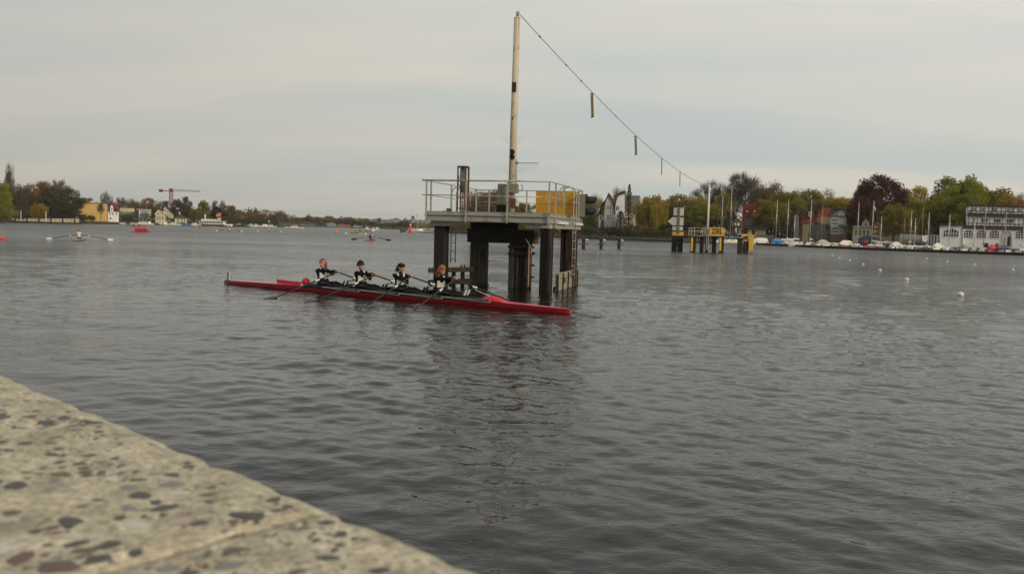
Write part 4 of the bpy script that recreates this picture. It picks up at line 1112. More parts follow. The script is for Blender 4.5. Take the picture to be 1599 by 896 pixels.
    # hair and headwear
    def cap(x0, zcut, r_, name, m, off=(-0.014, 0, 0.038), vs2=1.0, tilt=0.25):
        q = MB(); n_ = 18; rings_ = []
        for i in range(8):
            a = (PI*0.54)*i/7
            ring_ = []
            for j in range(n_):
                th = 2*PI*j/n_; x = r_[0]*math.sin(a+0.02)*math.cos(th); y = r_[1]*math.sin(a+0.02)*math.sin(th); z = r_[2]*math.cos(a)
                # tilt the rim: lower at the back, higher over the forehead
                z += -tilt*0.28*(0.5-x/r_[0]*0.5)*math.sin(a)*0.35 + zcut*math.sin(a)
                rr3 = 1+0.02*math.sin(j*3.1+i)
                ring_.append(tuple(hp(off[0]+x*rr3, off[1]+y*rr3, off[2]+z)))
            rings_.append(ring_[::-1])
        q.loft(rings_); return q.build(name, m, t, True)
    def strands(n_, start, flow, m, name, spread, seed, r_=0.014, L_=0.3):
        rr4 = random.Random(seed); q = MB()
        for i in range(n_):
            p = start(rr4); pts = [p]; d_ = Vector(flow(rr4))
            for j in range(1, 6):
                p = p + d_*(L_/5)*rr4.uniform(.8, 1.2) + Vector((rr4.gauss(0, spread), rr4.gauss(0, spread), -0.004*j)); pts.append(p)
            q.tube(pts, [r_*0.7, r_, r_*1.05, r_*0.9, r_*0.7, r_*0.25], 6)
        q2 = remesh(q, 0.009, 1); q2.name = name; q2.materials.clear(); q2.materials.append(m)
        o_ = bpy.data.objects.new(name, q2); col.objects.link(o_); o_.parent = t
    hm = M[spec['hair']]
    if k == 0:
        cap(0, 0.012, (0.102, 0.084, 0.092), 'hair', hm)
        q = MB(); rings_ = []
        for (z, e_) in ((0.024, 1.0), (0.040, 1.05), (0.060, 1.05), (0.074, 0.98)):
            rings_.append([tuple(hp(-0.012+0.104*e_*math.cos(2*PI*j/20), 0.083*e_*math.sin(2*PI*j/20), z+0.004)) for j in range(20)])
        q.loft(rings_, caps=False); q.build('headband', M['pink'], t, True)
        strands(26, lambda r_: hp(r_.uniform(-0.09, -0.01), r_.choice([-1, 1])*r_.uniform(0.05, 0.085), r_.uniform(-0.03, 0.05)), lambda r_: (HR @ Vector((r_.uniform(-.1, .25), 0, -0.9))), hm, 'hair', 0.005, 5, 0.014, 0.26)
    elif k == 1:
        cap(0, -0.004, (0.110, 0.090, 0.104), 'beanie', M['blackfab'], tilt=0.5)
        q = MB(); rings_ = []
        for (z, e_) in ((0.000, 1.03), (0.004, 1.08), (0.048, 1.09), (0.054, 1.0)):
            rings_.append([tuple(hp(-0.012+0.106*e_*math.cos(2*PI*j/20), 0.086*e_*math.sin(2*PI*j/20), z+0.012*math.cos(2*PI*j/20))) for j in range(20)])
        q.loft(rings_, caps=False); q.build('beanie_brim', mat('dark red knit', (0.055,0.010,0.012), 0.8, 0, 0.3, 40, 0.3), t, True)
    elif k == 2:
        cap(0, 0.008, (0.103, 0.084, 0.093), 'hair', hm)
        q = MB(); rings_ = []
        for (z, e_) in ((0.030, 1.0), (0.034, 1.05), (0.085, 1.04), (0.095, 0.92)):
            rings_.append([tuple(hp(-0.012+0.105*e_*math.cos(2*PI*j/20), 0.084*e_*math.sin(2*PI*j/20), z)) for j in range(20)])
        q.loft(rings_, caps=False); q.build('headband', M['blackfab'], t, True)
        strands(14, lambda r_: hp(-0.095+r_.gauss(0, .01), r_.gauss(0, .018), 0.01+r_.gauss(0, .02)), lambda r_: (HR @ Vector((-0.62, r_.uniform(-.1, .1), -0.55))), hm, 'ponytail', 0.007, 6, 0.014, 0.17)
    else:
        cap(0, 0.004, (0.110, 0.091, 0.098), 'hair', hm)
        strands(46, lambda r_: hp(r_.uniform(-0.10, 0.015), r_.uniform(-0.085, 0.085), r_.uniform(-0.02, 0.07)), lambda r_: (HR @ Vector((-0.30, r_.uniform(-.15, .15), -0.80))), hm, 'hair', 0.008, 9, 0.016, 0.25)
    return t
specs = [
 dict(lean=0.22, look=R(-78), twist=R(-42), hair='hairbrown', hx=0.04, label='woman with pink headband and long brown hair looking at the camera, leftmost in the near red boat'),
 dict(lean=0.12, look=R(-8), twist=R(-30), hair='hairbrown', hx=0.02, label='rower in black and dark red beanie, second from left in the near red boat'),
 dict(lean=0.0, look=R(-12), twist=R(-38), hair='hairbrown', hx=0.03, nod=0.12, label='rower with dark headband and brown ponytail, third from left in the near red boat'),
 dict(lean=-0.06, look=R(-14), twist=R(-34), hair='hairred', hx=0.04, nod=0.05, label='rower with loose auburn hair, rightmost in the near red boat')]
specs[0]['label'] = 'rower with pink headband and long brown hair facing the camera in near red boat'
for k, c in enumerate(crew): make_rower(k, c, specs[k])
# ------------------------------------------------------------------ trees
leafm = {}
def leaf_material():
    m = bpy.data.materials.new('foliage'); m.use_nodes = True; t = m.node_tree; b = t.nodes['Principled BSDF']
    b.inputs['Roughness'].default_value = 0.75; b.inputs['Specular IOR Level'].default_value = 0.2
    oi = t.nodes.new('ShaderNodeObjectInfo'); tcn = t.nodes.new('ShaderNodeTexCoord')
    n = t.nodes.new('ShaderNodeTexNoise'); n.inputs['Scale'].default_value = 9; n.inputs['Detail'].default_value = 3
    t.links.new(tcn.outputs['Object'], n.inputs[0])
    r = t.nodes.new('ShaderNodeValToRGB'); el = r.color_ramp.elements
    el[0].position = 0.3; el[0].color = (0.72, 0.78, 0.9, 1); el[1].position = 0.7; el[1].color = (1.35, 1.25, 1.0, 1)
    t.links.new(n.outputs[0], r.inputs[0])
    mm = t.nodes.new('ShaderNodeMix'); mm.data_type = 'RGBA'; mm.blend_type = 'MULTIPLY'; mm.inputs[0].default_value = 1
    t.links.new(oi.outputs['Color'], mm.inputs[6]); t.links.new(r.outputs[0], mm.inputs[7]); t.links.new(mm.outputs[2], b.inputs['Base Color'])
    tr = t.nodes.new('ShaderNodeBsdfTranslucent'); ms = t.nodes.new('ShaderNodeMixShader'); ms.inputs[0].default_value = 0.38
    gm = t.nodes.new('ShaderNodeMix'); gm.data_type = 'RGBA'; gm.blend_type = 'MULTIPLY'; gm.inputs[0].default_value = 1; gm.inputs[7].default_value = (1.7, 1.6, 0.9, 1)
    t.links.new(mm.outputs[2], gm.inputs[6]); t.links.new(gm.outputs[2], tr.inputs[0])
    t.links.new(b.outputs[0], ms.inputs[1]); t.links.new(tr.outputs[0], ms.inputs[2]); t.links.new(ms.outputs[0], t.nodes['Material Output'].inputs[0])
    return m
LM = leaf_material()
BM = mat('bark', (0.10, 0.080, 0.060), 0.95, 0, 0.3, 12, 0.3)
def tree_proto(kind, seed, big=False):
    """unit tree: height 1, crown half width about 0.36. Returns (trunk mesh, crown mesh)"""
    rg = random.Random(seed); tk = MB(); cr = MB()
    V = Vector
    if kind == 'conifer':
        tk.tube([(0, 0, 0), (0, 0, 0.5), (0, 0, 0.97)], [0.022, 0.014, 0.003], 6)
        for i in range(2600 if big else 1500):
            z = 0.05 + 0.95*rg.random()**1.25; rad = 0.23*(1-z)**0.8*(0.75+0.25*math.sin(z*70))*rg.uniform(.45, 1.05)+0.006
            a = rg.uniform(0, 6.283); p = V((math.cos(a)*rad, math.sin(a)*rad, z-0.05*rad)); s_ = rg.uniform(0.012, 0.026)
            d = V((math.cos(a), math.sin(a), -0.5)).normalized()*s_*1.6; e_ = V((-math.sin(a), math.cos(a), rg.uniform(-.4, .4)))*s_*0.55
            cr.add([tuple(p-e_), tuple(p+e_), tuple(p+e_*0.3+d), tuple(p-e_*0.3+d)], [(0, 1, 2, 3)])
        return tk.mesh('trunk', BM), cr.mesh('crown', LM)
    if kind == 'poplar': env = (0.13, 0.13, 0.46, 0.52); ncl = 60
    elif kind == 'willow': env = (0.40, 0.38, 0.30, 0.62); ncl = 80
    elif kind == 'bush': env = (0.5, 0.45, 0.47, 0.46); ncl = 60
    elif kind == 'bare': env = (0.36, 0.34, 0.33, 0.66); ncl = 90
    else: env = (0.36, 0.34, 0.43, 0.545); ncl = 84
    if big: ncl = int(ncl*1.6)
    lumps = [(rg.uniform(0, 6.28), rg.uniform(-.5, 1), rg.uniform(.75, 1.12)) for _ in range(9)]
    cl = []
    while len(cl) < ncl:
        u = V((rg.gauss(0, 1), rg.gauss(0, 1), rg.gauss(0, 1))).normalized(); r_ = rg.uniform(0.12, 1.0)**0.5
        k = 1.0
        for (a, z, s_) in lumps:
            dd = V((math.cos(a)*math.sqrt(max(0, 1-z*z)), math.sin(a)*math.sqrt(max(0, 1-z*z)), z)); k += (s_-0.97)*max(0, u.dot(dd))**4
        if u.z < -0.8 and kind not in ('bush', 'willow'): continue
        cl.append(V((u.x*env[0]*r_*k, u.y*env[1]*r_*k, env[3]+u.z*env[2]*r_*k)))
    # trunk and limbs
    th = 0.22 if kind not in ('bush', 'poplar') else 0.05
    tk.tube([(0, 0, -0.02), (0.004, 0, th*0.5), (0.0, 0.004, th), (0.01, 0, 0.45), (0, 0.01, 0.7)], [0.030, 0.022, 0.019, 0.013, 0.005], 7)
    nl = 11 if kind not in ('bush',) else 6
    hubs = []
    for i in range(nl):
        a = 2.4*i+rg.uniform(-.4, .4); z = th + (0.42 if kind != 'bare' else 0.36)*i/nl
        tgt = V((math.cos(a)*env[0]*rg.uniform(.35, .6), math.sin(a)*env[1]*rg.uniform(.35, .6), z+rg.uniform(.10, .24)))
        if kind == 'poplar': tgt = V((math.cos(a)*0.05, math.sin(a)*0.05, z+0.3))
        st = V((0, 0, z)); md = st.lerp(tgt, .5)+V((0, 0, -0.02)); tk.tube([st, md, tgt], [0.010, 0.008, 0.005], 5); hubs.append(tgt)
    hubs.append(V((0, 0, 0.7)))
    for c in cl:
        h = min(hubs, key=lambda q: (q-c).length + (0.3 if q.z > c.z else 0)); md = h.lerp(c, .5)+V((rg.gauss(0, .012), rg.gauss(0, .012), 0.01))
        tk.tube([h, md, c], [0.0045, 0.0032, 0.0015], 4, caps=False)
    ls = {'leafy': 125, 'sparse': 70, 'bare': 3, 'poplar': 5, 'willow': 60, 'bush': 120}[kind]
    if big: ls = int(ls*1.25)
    sg = {'leafy': 0.052, 'sparse': 0.062, 'bare': 0.05, 'poplar': 0.03, 'willow': 0.05, 'bush': 0.075}[kind]
    if big: sg *= 0.82
    for c in cl:
        if kind == 'willow':
            for s_ in range(11):
                p = c+V((rg.gauss(0, .04), rg.gauss(0, .04), rg.gauss(0, .02))); ln = rg.uniform(0.08, 0.30)*(0.6+1.2*(math.hypot(c.x, c.y)/0.4))
                n_ = int(ln/0.020)
                for j in range(n_):
                    q = p+V((rg.gauss(0, .006), rg.gauss(0, .006), -j*0.020))
                    if q.z < 0.03: break
                    w_ = rg.uniform(.006, .012); a = rg.uniform(0, 6.28)
                    e_ = V((math.cos(a), math.sin(a), 0))*w_; cr.add([tuple(q-e_), tuple(q+e_), tuple(q+e_*.6+V((0, 0, -.028))), tuple(q-e_*.6+V((0, 0, -.028)))], [(0, 1, 2, 3)])
            continue
        for j in range(ls):
            o_ = V((rg.gauss(0, 1), rg.gauss(0, 1), rg.gauss(0, 0.8))); o_ = o_*(sg*min(1.0, 1.75/max(o_.length, .01))); p = c+o_
            if p.z < 0.02: continue
            s_ = rg.uniform(0.008, 0.019)*(0.8 if kind in ('bare', 'poplar', 'sparse') else 1)*(0.8 if big else 1)
            nn = (o_.normalized()+V((rg.gauss(0, .8), rg.gauss(0, .8), rg.gauss(0.3, .8)))).normalized()
            a = nn.orthogonal().normalized(); b_ = nn.cross(a); w_ = rg.uniform(.6, 1.0)
            cr.add([tuple(p-a*s_), tuple(p+b_*s_*w_), tuple(p+a*s_*1.1), tuple(p-b_*s_*w_)], [(0, 1, 2, 3)])
        ntw = {'bare': 26, 'poplar': 16, 'sparse': 12}.get(kind, 0)
        for j in range(ntw):
            d = (c-V((0, 0, 0.42))).normalized()*0.6+V((rg.gauss(0, .6), rg.gauss(0, .6), rg.gauss(.25, .45)))
            if kind == 'poplar': d = V((rg.gauss(0, .25), rg.gauss(0, .25), 1))
            d.normalize(); ln = rg.uniform(.05, .12); st = c+V((rg.gauss(0, .022), rg.gauss(0, .022), rg.gauss(0, .022)))
            side = d.orthogonal().normalized()*0.0019; m_ = st+d*ln*.55+V((rg.gauss(0, .006), rg.gauss(0, .006), .004)); en_ = st+d*ln+V((0, 0, .012))
            tk.add([tuple(st-side), tuple(st+side), tuple(m_+side*.8), tuple(m_-side*.8), tuple(en_)], [(0, 1, 2, 3), (3, 2, 4)])
            side2 = d.cross(side).normalized()*0.0019
            tk.add([tuple(st-side2), tuple(st+side2), tuple(m_+side2*.8), tuple(m_-side2*.8), tuple(en_)], [(0, 1, 2, 3), (3, 2, 4)])
    return tk.mesh('trunk', BM), cr.mesh('crown', LM)
protos = {}
for kd, nvar in (('leafy', 4), ('sparse', 3), ('bare', 3), ('willow', 2), ('bush', 2), ('conifer', 1), ('poplar', 1)):
    protos[kd] = [tree_proto(kd, 100+i*7+len(kd)) for i in range(nvar)]
protos['bigleafy'] = [tree_proto('leafy', 301, True), tree_proto('leafy', 317, True)]
C_ = dict(olive=(0.185, 0.155, 0.030), green=(0.150, 0.160, 0.022), gold=(0.265, 0.205, 0.032), dark=(0.075, 0.066, 0.030), brown=(0.165, 0.115, 0.060),
          rust=(0.20, 0.12, 0.045), purple=(0.085, 0.030, 0.030), grey=(0.15, 0.125, 0.095), fir=(0.018, 0.024, 0.014), lime=(0.190, 0.195, 0.022), pale=(0.16, 0.145, 0.06))
HALF = dict(leafy=0.42, bigleafy=0.42, sparse=0.43, bare=0.44, willow=0.46, bush=0.58, conifer=0.23, poplar=0.18)
trnd = random.Random(55)
tree_count = {}
def tree(px, ytop, wpx, Y, kind, colr, label, cat='tree', group=None, z=None):
    z0 = GZ+0.2 if z is None else z
    x = gx(px, Y, z0+4); top = at(px, ytop, Y).z
    h = top-z0; hw = wpx/2*Y/F
    i = tree_count.get(kind, 0); tree_count[kind] = i+1
    tm_, cm_ = protos[kind][i % len(protos[kind])]
    sx = hw/HALF[kind]
    nm = {'willow': 'willow_tree', 'conifer': 'fir_tree', 'poplar': 'poplar_tree', 'bush': 'bush', 'bare': 'bare_tree'}.get(kind, 'tree')
    t = thing(nm, label, cat, (x, Y, z0-0.1), trnd.uniform(0, 6.28), group)
    a = inst('trunk', tm_, t, sc=(sx, sx, h*0.98)); b = inst('crown', cm_, t, sc=(sx, sx, h*0.98))
    c = C_[colr] if isinstance(colr, str) else colr
    v = trnd.uniform(0.88, 1.14); b.color = (c[0]*v*trnd.uniform(.93, 1.07), c[1]*v, c[2]*v, 1)
    return t
WG = 'trees along the right shore'; LG = 'trees along the left shore'; FG = 'trees on the far shore'
T = [ # px, ytop, width, Y, kind, colour, label
 # ---- right shore, behind the platform and outwards
 (764, 291, 84, 300, 'sparse', 'brown', 'brown half leafed tree seen through the platform railing left of the cabinet'),
 (778, 296, 84, 318, 'leafy', 'brown', 'dense golden brown tree seen through the railing right of the rusty frame'),
 (805, 322, 70, 322, 'leafy', 'olive', 'low olive tree seen through the railing under the junction box'),
 (738, 298, 40, 330, 'bare', 'brown', 'small bare brown tree seen through the railing beside the rusty frame'),
 (818, 309, 30, 310, 'leafy', 'green', 'green tree seen through the railing just right of the mast'),
 (845, 316, 50, 320, 'leafy', 'olive', 'olive tree partly hidden behind the yellow board of the platform'),
 (790, 320, 56, 325, 'leafy', 'gold', 'golden low tree seen through the railing behind the mast foot'),
 (700, 330, 50, 360, 'leafy', 'olive', 'low olive tree on the shore behind the left platform pile'),
 (886, 296, 56, 285, 'leafy', 'olive', 'olive tree behind the traffic signal of the platform'),
 (925, 297, 46, 272, 'sparse', 'gold', 'yellowish tree between the traffic signal and the gabled grey villa'),
 (918, 318, 44, 262, 'bush', 'green', 'green bushy tree low in front left of the gabled grey villa'),
 (966, 289, 40, 292, 'sparse', 'olive', 'spiky olive tree rising behind the roof of the gabled grey villa'),
 (981, 285, 26, 246, 'conifer', 'fir', 'tall dark fir beside the white wing of the gabled villa'),
 (969, 328, 46, 240, 'conifer', 'fir', 'dark broad fir in front of the white wing of the villa'),
 (941, 342, 24, 238, 'conifer', 'fir', 'small dark fir at the foot of the gabled grey villa'),
 (1016, 289, 82, 240, 'willow', 'gold', 'large golden willow right of the gabled grey villa'),
 (1045, 294, 50, 262, 'willow', 'olive', 'olive willow behind the large golden willow'),
 (1043, 344, 36, 228, 'bush', 'fir', 'very dark evergreen bush below the willows left of the arrow sign'),
 (985, 348, 44, 236, 'bush', 'dark', 'dark hedge bush under the left side of the golden willow'),
 (1014, 352, 40, 234, 'bush', 'dark', 'dark bush by the water under the golden willow'),
 (1078, 306, 60, 255, 'leafy', 'olive', 'olive tree behind the white arrow sign'),
 (1075, 344, 36, 232, 'bush', 'fir', 'dark bush low behind the dolphin of the white arrow sign'),
 (1104, 276, 70, 270, 'bare', 'grey', 'bare grey tree with fine twigs behind the thin white mast'),
 (1100, 316, 62, 240, 'leafy', 'green', 'green leafy tree directly behind the yellow sign platform'),
 (1130, 302, 54, 246, 'leafy', 'olive', 'olive leafy tree right of the thin white mast'),
 (1162, 268, 96, 262, 'bare', 'grey', 'tallest bare grey tree above the red roofed house'),
 (1140, 282, 60, 276, 'bare', 'brown', 'bare brown tree between the two tall bare grey ones'),
 (1198, 273, 80, 270, 'sparse', 'brown', 'brown budding tree right of the tallest bare tree'),
 (1222, 288, 56, 240, 'leafy', 'green', 'fresh green tree behind the blue covered boat masts'),
 (1205, 306, 66, 226, 'leafy', 'olive', 'dense olive tree right of the red roofed house'),
 (1243, 310, 46, 232, 'leafy', 'green', 'bright green low tree behind the leaning sailing mast'),
 (1246, 288, 56, 262, 'sparse', 'brown', 'brown budding tree left of the red brick houses'),
 (1282, 291, 60, 256, 'sparse', 'olive', 'olive budding tree above the red tiled roof'),
 (1272, 312, 60, 250, 'leafy', 'brown', 'brownish tree behind the red roofs of the houses'),
 (1313, 297, 58, 240, 'leafy', 'gold', 'golden tree behind the grey glass gabled house'),
 (1334, 306, 44, 236, 'sparse', 'brown', 'thin brown tree left of the copper beech'),
 (1374, 270, 92, 212, 'bigleafy', 'purple', 'large dark purple copper beech above the yellow villa'),
 (1352, 300, 62, 206, 'leafy', 'purple', 'dark purple lower beech crown left of the copper beech trunk'),
 (1396, 317, 54, 186, 'leafy', 'olive', 'olive brown tree with a thick dark trunk in front of the copper beech'),
 (1432, 291, 58, 226, 'leafy', 'gold', 'yellow green tree between the copper beech and the large green tree'),
 (1442, 305, 66, 204, 'leafy', 'green', 'green tree behind the orange wooden sailing mast'),
 (1418, 320, 50, 200, 'leafy', 'olive', 'olive tree right of the thick dark trunk'),
 (1496, 266, 94, 200, 'bigleafy', 'lime', 'largest round green tree left of the timber framed clubhouse'),
 (1468, 305, 70, 190, 'leafy', 'green', 'green tree low on the left behind the clubhouse annexe'),
 (1505, 303, 60, 186, 'leafy', 'green', 'green tree close behind the corner of the clubhouse upper floor'),
 (1548, 281, 70, 206, 'leafy', 'olive', 'olive tree behind the clubhouse roof'),
 (1576, 294, 50, 196, 'leafy', 'gold', 'small golden tree behind the right part of the clubhouse roof'),
 (1604, 286, 44, 204, 'sparse', 'rust', 'reddish budding tree at the right picture edge above the clubhouse'),
 (1650, 282, 80, 204, 'leafy', 'olive', 'olive tree past the right picture edge behind the clubhouse'),
 (1058, 303, 56, 268, 'leafy', 'olive', 'rounded olive tree between the willows and the bare grey tree'),
 (1088, 298, 46, 262, 'leafy', 'gold', 'yellow green tree low behind the left of the ZIEL platform'),
 (1186, 286, 62, 252, 'leafy', 'brown', 'brownish tree rising behind the red roofed house'),
 (1232, 300, 60, 244, 'leafy', 'olive', 'olive tree behind the small orange red gable'),
 (1262, 296, 66, 258, 'leafy', 'olive', 'round olive tree behind the tan house with balconies'),
 (1296, 299, 60, 252, 'leafy', 'gold', 'yellow green tree behind the ridge of the red tiled roof'),
 (1326, 302, 54, 246, 'leafy', 'olive', 'olive tree filling the gap left of the copper beech'),
 (1352, 283, 66, 216, 'bigleafy', 'purple', 'left shoulder of dark purple beech leaves beside the copper beech'),
 (1408, 296, 50, 222, 'leafy', 'gold', 'yellow green tree close right of the copper beech'),
 (1524, 274, 84, 208, 'bigleafy', 'olive', 'broad olive crown merging with the right of the largest green tree'),
 (1475, 276, 60, 206, 'leafy', 'green', 'green crown merging with the left of the largest green tree'),
 (1600, 300, 70, 200, 'leafy', 'olive', 'olive tree behind the chimney of the clubhouse'),
 (1710, 285, 110, 196, 'leafy', 'olive', 'olive tree far past the right picture edge'),
 (1800, 285, 120, 190, 'leafy', 'green', 'green tree far past the right picture edge'),
 # ---- left shore
 (-40, 268, 100, 300, 'leafy', 'lime', 'green tree past the left picture edge'),
 (2, 279, 36, 292, 'leafy', 'lime', 'bright green tree at the left picture edge'),
 (6, 306, 46, 288, 'bush', 'lime', 'bright green bush low at the left picture edge'),
 (15, 245, 21, 330, 'poplar', 'grey', 'tall narrow bare poplar near the left picture edge'),
 (24, 284, 36, 312, 'sparse', 'dark', 'dark tree below the narrow bare poplar'),
 (40, 282, 44, 326, 'sparse', 'brown', 'brown grey tree right of the narrow bare poplar'),
 (62, 278, 54, 330, 'leafy', 'rust', 'reddish brown round tree behind the small golden willow'),
 (90, 277, 50, 336, 'bare', 'grey', 'bare topped grey tree left of the dark green trees'),
 (84, 290, 44, 322, 'leafy', 'dark', 'dark tree right of the reddish brown round tree'),
 (62, 311, 35, 306, 'willow', 'gold', 'small golden willow behind the pale embankment fence'),
 (108, 294, 46, 330, 'leafy', 'dark', 'dark green tree left of the yellow house'),
 (34, 318, 32, 306, 'bush', 'dark', 'dark shrub behind the embankment left of the golden willow'),
 (84, 326, 26, 308, 'bush', 'fir', 'dark evergreen shrub right of the golden willow'),
 (130, 303, 36, 352, 'leafy', 'brown', 'brownish tree rising behind the yellow house roof'),
 (104, 312, 40, 322, 'leafy', 'dark', 'lower dark green tree beside the left end of the yellow house'),
 (129, 333, 22, 336, 'bush', 'dark', 'dark ivy bush against the left of the yellow house'),
 (143, 333, 15, 338, 'bush', 'fir', 'dark round bush at the middle of the yellow house'),
 (157, 316, 15, 334, 'bare', 'brown', 'small bare tree in front of the yellow house'),
 (166, 300, 26, 400, 'bare', 'grey', 'bare grey tree behind the house with the red roof'),
 (188, 305, 24, 410, 'bare', 'brown', 'bare brown tree right of the red roof'),
 (207, 307, 34, 420, 'sparse', 'brown', 'brown budding tree behind the low cream house'),
 (201, 334, 28, 362, 'bush', 'dark', 'dark bush in front of the green and cream low house'),
 (214, 318, 30, 430, 'leafy', 'brown', 'brown hazy tree left of the light blue house'),
 (232, 309, 32, 440, 'leafy', 'rust', 'rust coloured tree behind the light blue house'),
 (247, 311, 20, 446, 'sparse', 'pale', 'pale budding tree left of the crane tower'),
 (258, 308, 14, 450, 'leafy', 'dark', 'small dark tree just left of the crane tower'),
 (245, 322, 60, 455, 'leafy', 'brown', 'broad brown tree mass behind the gabled cream house'),
 (277, 310, 24, 440, 'leafy', 'dark', 'dark tree right of the crane tower'),
 (291, 307, 26, 436, 'leafy', 'dark', 'dark brown tree group top right of the crane'),
 (284, 322, 34, 420, 'leafy', 'dark', 'dark tree behind the white waterside pavilion'),
 (305, 324, 24, 418, 'leafy', 'olive', 'olive tree low right of the white waterside pavilion'),
 (318, 312, 22, 425, 'leafy', 'green', 'taller round green tree behind the white excursion ship'),
 (335, 312, 16, 450, 'bare', 'grey', 'bare grey tree above the white excursion ship'),
 (347, 313, 14, 455, 'bare', 'grey', 'smaller bare grey tree right of the one above the ship'),
 (338, 323, 30, 440, 'leafy', 'fir', 'very dark tree behind the orange flag'),
 (360, 316, 28, 450, 'leafy', 'brown', 'brown round tree right of the orange flag'),
 (374, 325, 20, 462, 'leafy', 'rust', 'orange brown tree between the brown and the golden one'),
 (366, 334, 40, 452, 'leafy', 'olive', 'low olive tree by the water right of the orange flag'),
 (399, 320, 11, 520, 'poplar', 'grey', 'small distant bare poplar above the golden shore trees'),
 (390, 325, 14, 520, 'bare', 'grey', 'small distant bare tree left of the distant poplar'),
 (388, 331, 32, 476, 'leafy', 'olive', 'olive tree left of the golden shore trees'),
 (406, 331, 32, 480, 'leafy', 'rust', 'golden brown round tree on the left shore'),
 (424, 333, 20, 560, 'leafy', 'dark', 'dark tree right of the golden brown round tree'),
 (438, 332, 26, 640, 'leafy', 'dark', 'dark hazy tree where the left shore ends'),
]
far = [(455, 340, 24, 'brown'), (470, 338, 24, 'brown'), (483, 336, 18, 'dark'), (495, 338, 22, 'brown'), (513, 337, 24, 'olive'), (530, 339, 22, 'brown'), (545, 338, 20, 'brown'),
       (557, 344, 22, 'dark'), (569, 341, 20, 'olive'), (582, 344, 20, 'dark'), (597, 347, 24, 'olive'), (614, 347, 26, 'olive'), (632, 344, 22, 'dark'), (648, 346, 24, 'brown'), (664, 348, 26, 'olive'), (684, 344, 26, 'brown')]
for i, (px, yt, w_, c) in enumerate(far):
    T.append((px, yt, w_*1.25, 760-8*i if px < 600 else 640-10*(i-10), 'leafy', c, None))
flab = ['first', 'second', 'third', 'fourth', 'fifth', 'sixth', 'seventh', 'eighth', 'ninth', 'tenth', 'eleventh', 'twelfth', 'thirteenth', 'fourteenth', 'fifteenth', 'sixteenth']
nf = 0
for (px, yt, w_, Y, kd, c, lb) in T:
    cg = WG if px > 690 else LG
    if lb is None:
        lb = 'hazy %s tree, %s from the left along the distant middle shore' % ({'brown': 'brown', 'dark': 'dark', 'olive': 'olive'}[c], flab[nf]); nf += 1; cg = FG
    if px < 700 and c in ('dark', 'olive', 'brown', 'fir') and Y > 500: c = tuple(q*1.0 for q in C_[c])
    tree(px, yt, w_, Y, kd, c, lb, group=cg)
tree(592, 339.5, 9, 700, 'bare', 'grey', 'tiny bare tree standing out of the distant middle shore', group=FG)

# understory: hedges and shrubs, far woods that read as one mass
def hedge(pxs, Ys, h, label_unused, colr, seed, dens=1.0, depth=6):
    g = MB(); rg = random.Random(seed); 
    for k in range(len(pxs)-1):
        x0, x1 = gx(pxs[k], Ys[k]), gx(pxs[k+1], Ys[k+1]); L_ = math.hypot(x1-x0, Ys[k+1]-Ys[k]); n_ = int(L_*h*22*dens)
        for i in range(n_):
            f_ = rg.random(); x = x0+(x1-x0)*f_; y = Ys[k]+(Ys[k+1]-Ys[k])*f_+rg.uniform(0, depth)
            top = h*(0.75+0.5*noise.noise(Vector((x*0.12, y*0.1, seed)))+0.25*noise.noise(Vector((x*0.5, 3, seed))))
            z = GZ+rg.random()**0.8*top; s_ = rg.uniform(.15, .36)
            nn = Vector((rg.gauss(0, 1), rg.gauss(-.5, 1), rg.gauss(.4, 1))).normalized(); a = nn.orthogonal().normalized()*s_; b_ = nn.cross(a)*rg.uniform(.6, 1)
            p = Vector((x, y, z)); g.add([tuple(p-a), tuple(p+b_), tuple(p+a), tuple(p-b_)], [(0, 1, 2, 3)])
    o = g.build('undergrowth', LM); o.color = (*C_[colr], 1); tag(o, kind='stuff'); return o
hedge([905, 950, 1050, 1130, 1180], [247, 240, 214, 222, 222], 2.6, '', 'dark', 1)
hedge([1200, 1300, 1400, 1480], [236, 218, 196, 186], 4.5, '', 'dark', 2)
hedge([700, 800, 905], [345, 300, 262], 4.0, '', 'olive', 3)
hedge([440, 520, 600, 690], [690, 740, 730, 500], 4.0, '', 'brown', 4, 0.5, 20)
hedge([150, 262, 345, 432], [380, 400, 415, 480], 4.5, '', 'dark', 5, 0.7)
hedge([1560, 1700], [186, 180], 3, '', 'dark', 6)
hedge([-60, 60, 130], [310, 318, 326], 3.6, '', 'dark', 7)
# wood behind everything: many small crowns merged in one mass
g = MB(); rg = random.Random(8)
for (xa, xb, Ya, Yb, hm) in ((-160, 120, 345, 370, 13), (120, 440, 470, 560, 13), (430, 700, 800, 900, 12), (690, 930, 345, 330, 9), (900, 1240, 300, 290, 11), (1230, 1420, 290, 270, 11), (1400, 1800, 255, 235, 11), (1500, 1950, 225, 200, 11)):
    x0, x1 = gx(xa, Ya), gx(xb, Yb); L_ = abs(x1-x0); 
    for i in range(int(L_*110)):
        f_ = rg.random(); x = x0+(x1-x0)*f_; y = Ya+(Yb-Ya)*f_+rg.uniform(0, 12)
        top = hm*(0.72+0.35*noise.noise(Vector((x*0.07, 1, 2)))+0.3*noise.noise(Vector((x*0.25, 5, 2))))
        z = GZ+rg.random()**0.8*top; s_ = rg.uniform(.2, .5)
        nn = Vector((rg.gauss(0, 1), rg.gauss(-.6, 1), rg.gauss(.5, 1))).normalized(); a = nn.orthogonal().normalized()*s_; b_ = nn.cross(a)*rg.uniform(.6, 1)
        p = Vector((x, y, z)); g.add([tuple(p-a), tuple(p+b_), tuple(p+a), tuple(p-b_)], [(0, 1, 2, 3)])
o = g.build('woodland', LM); o.color = (0.125, 0.098, 0.045, 1); tag(o, kind='stuff')
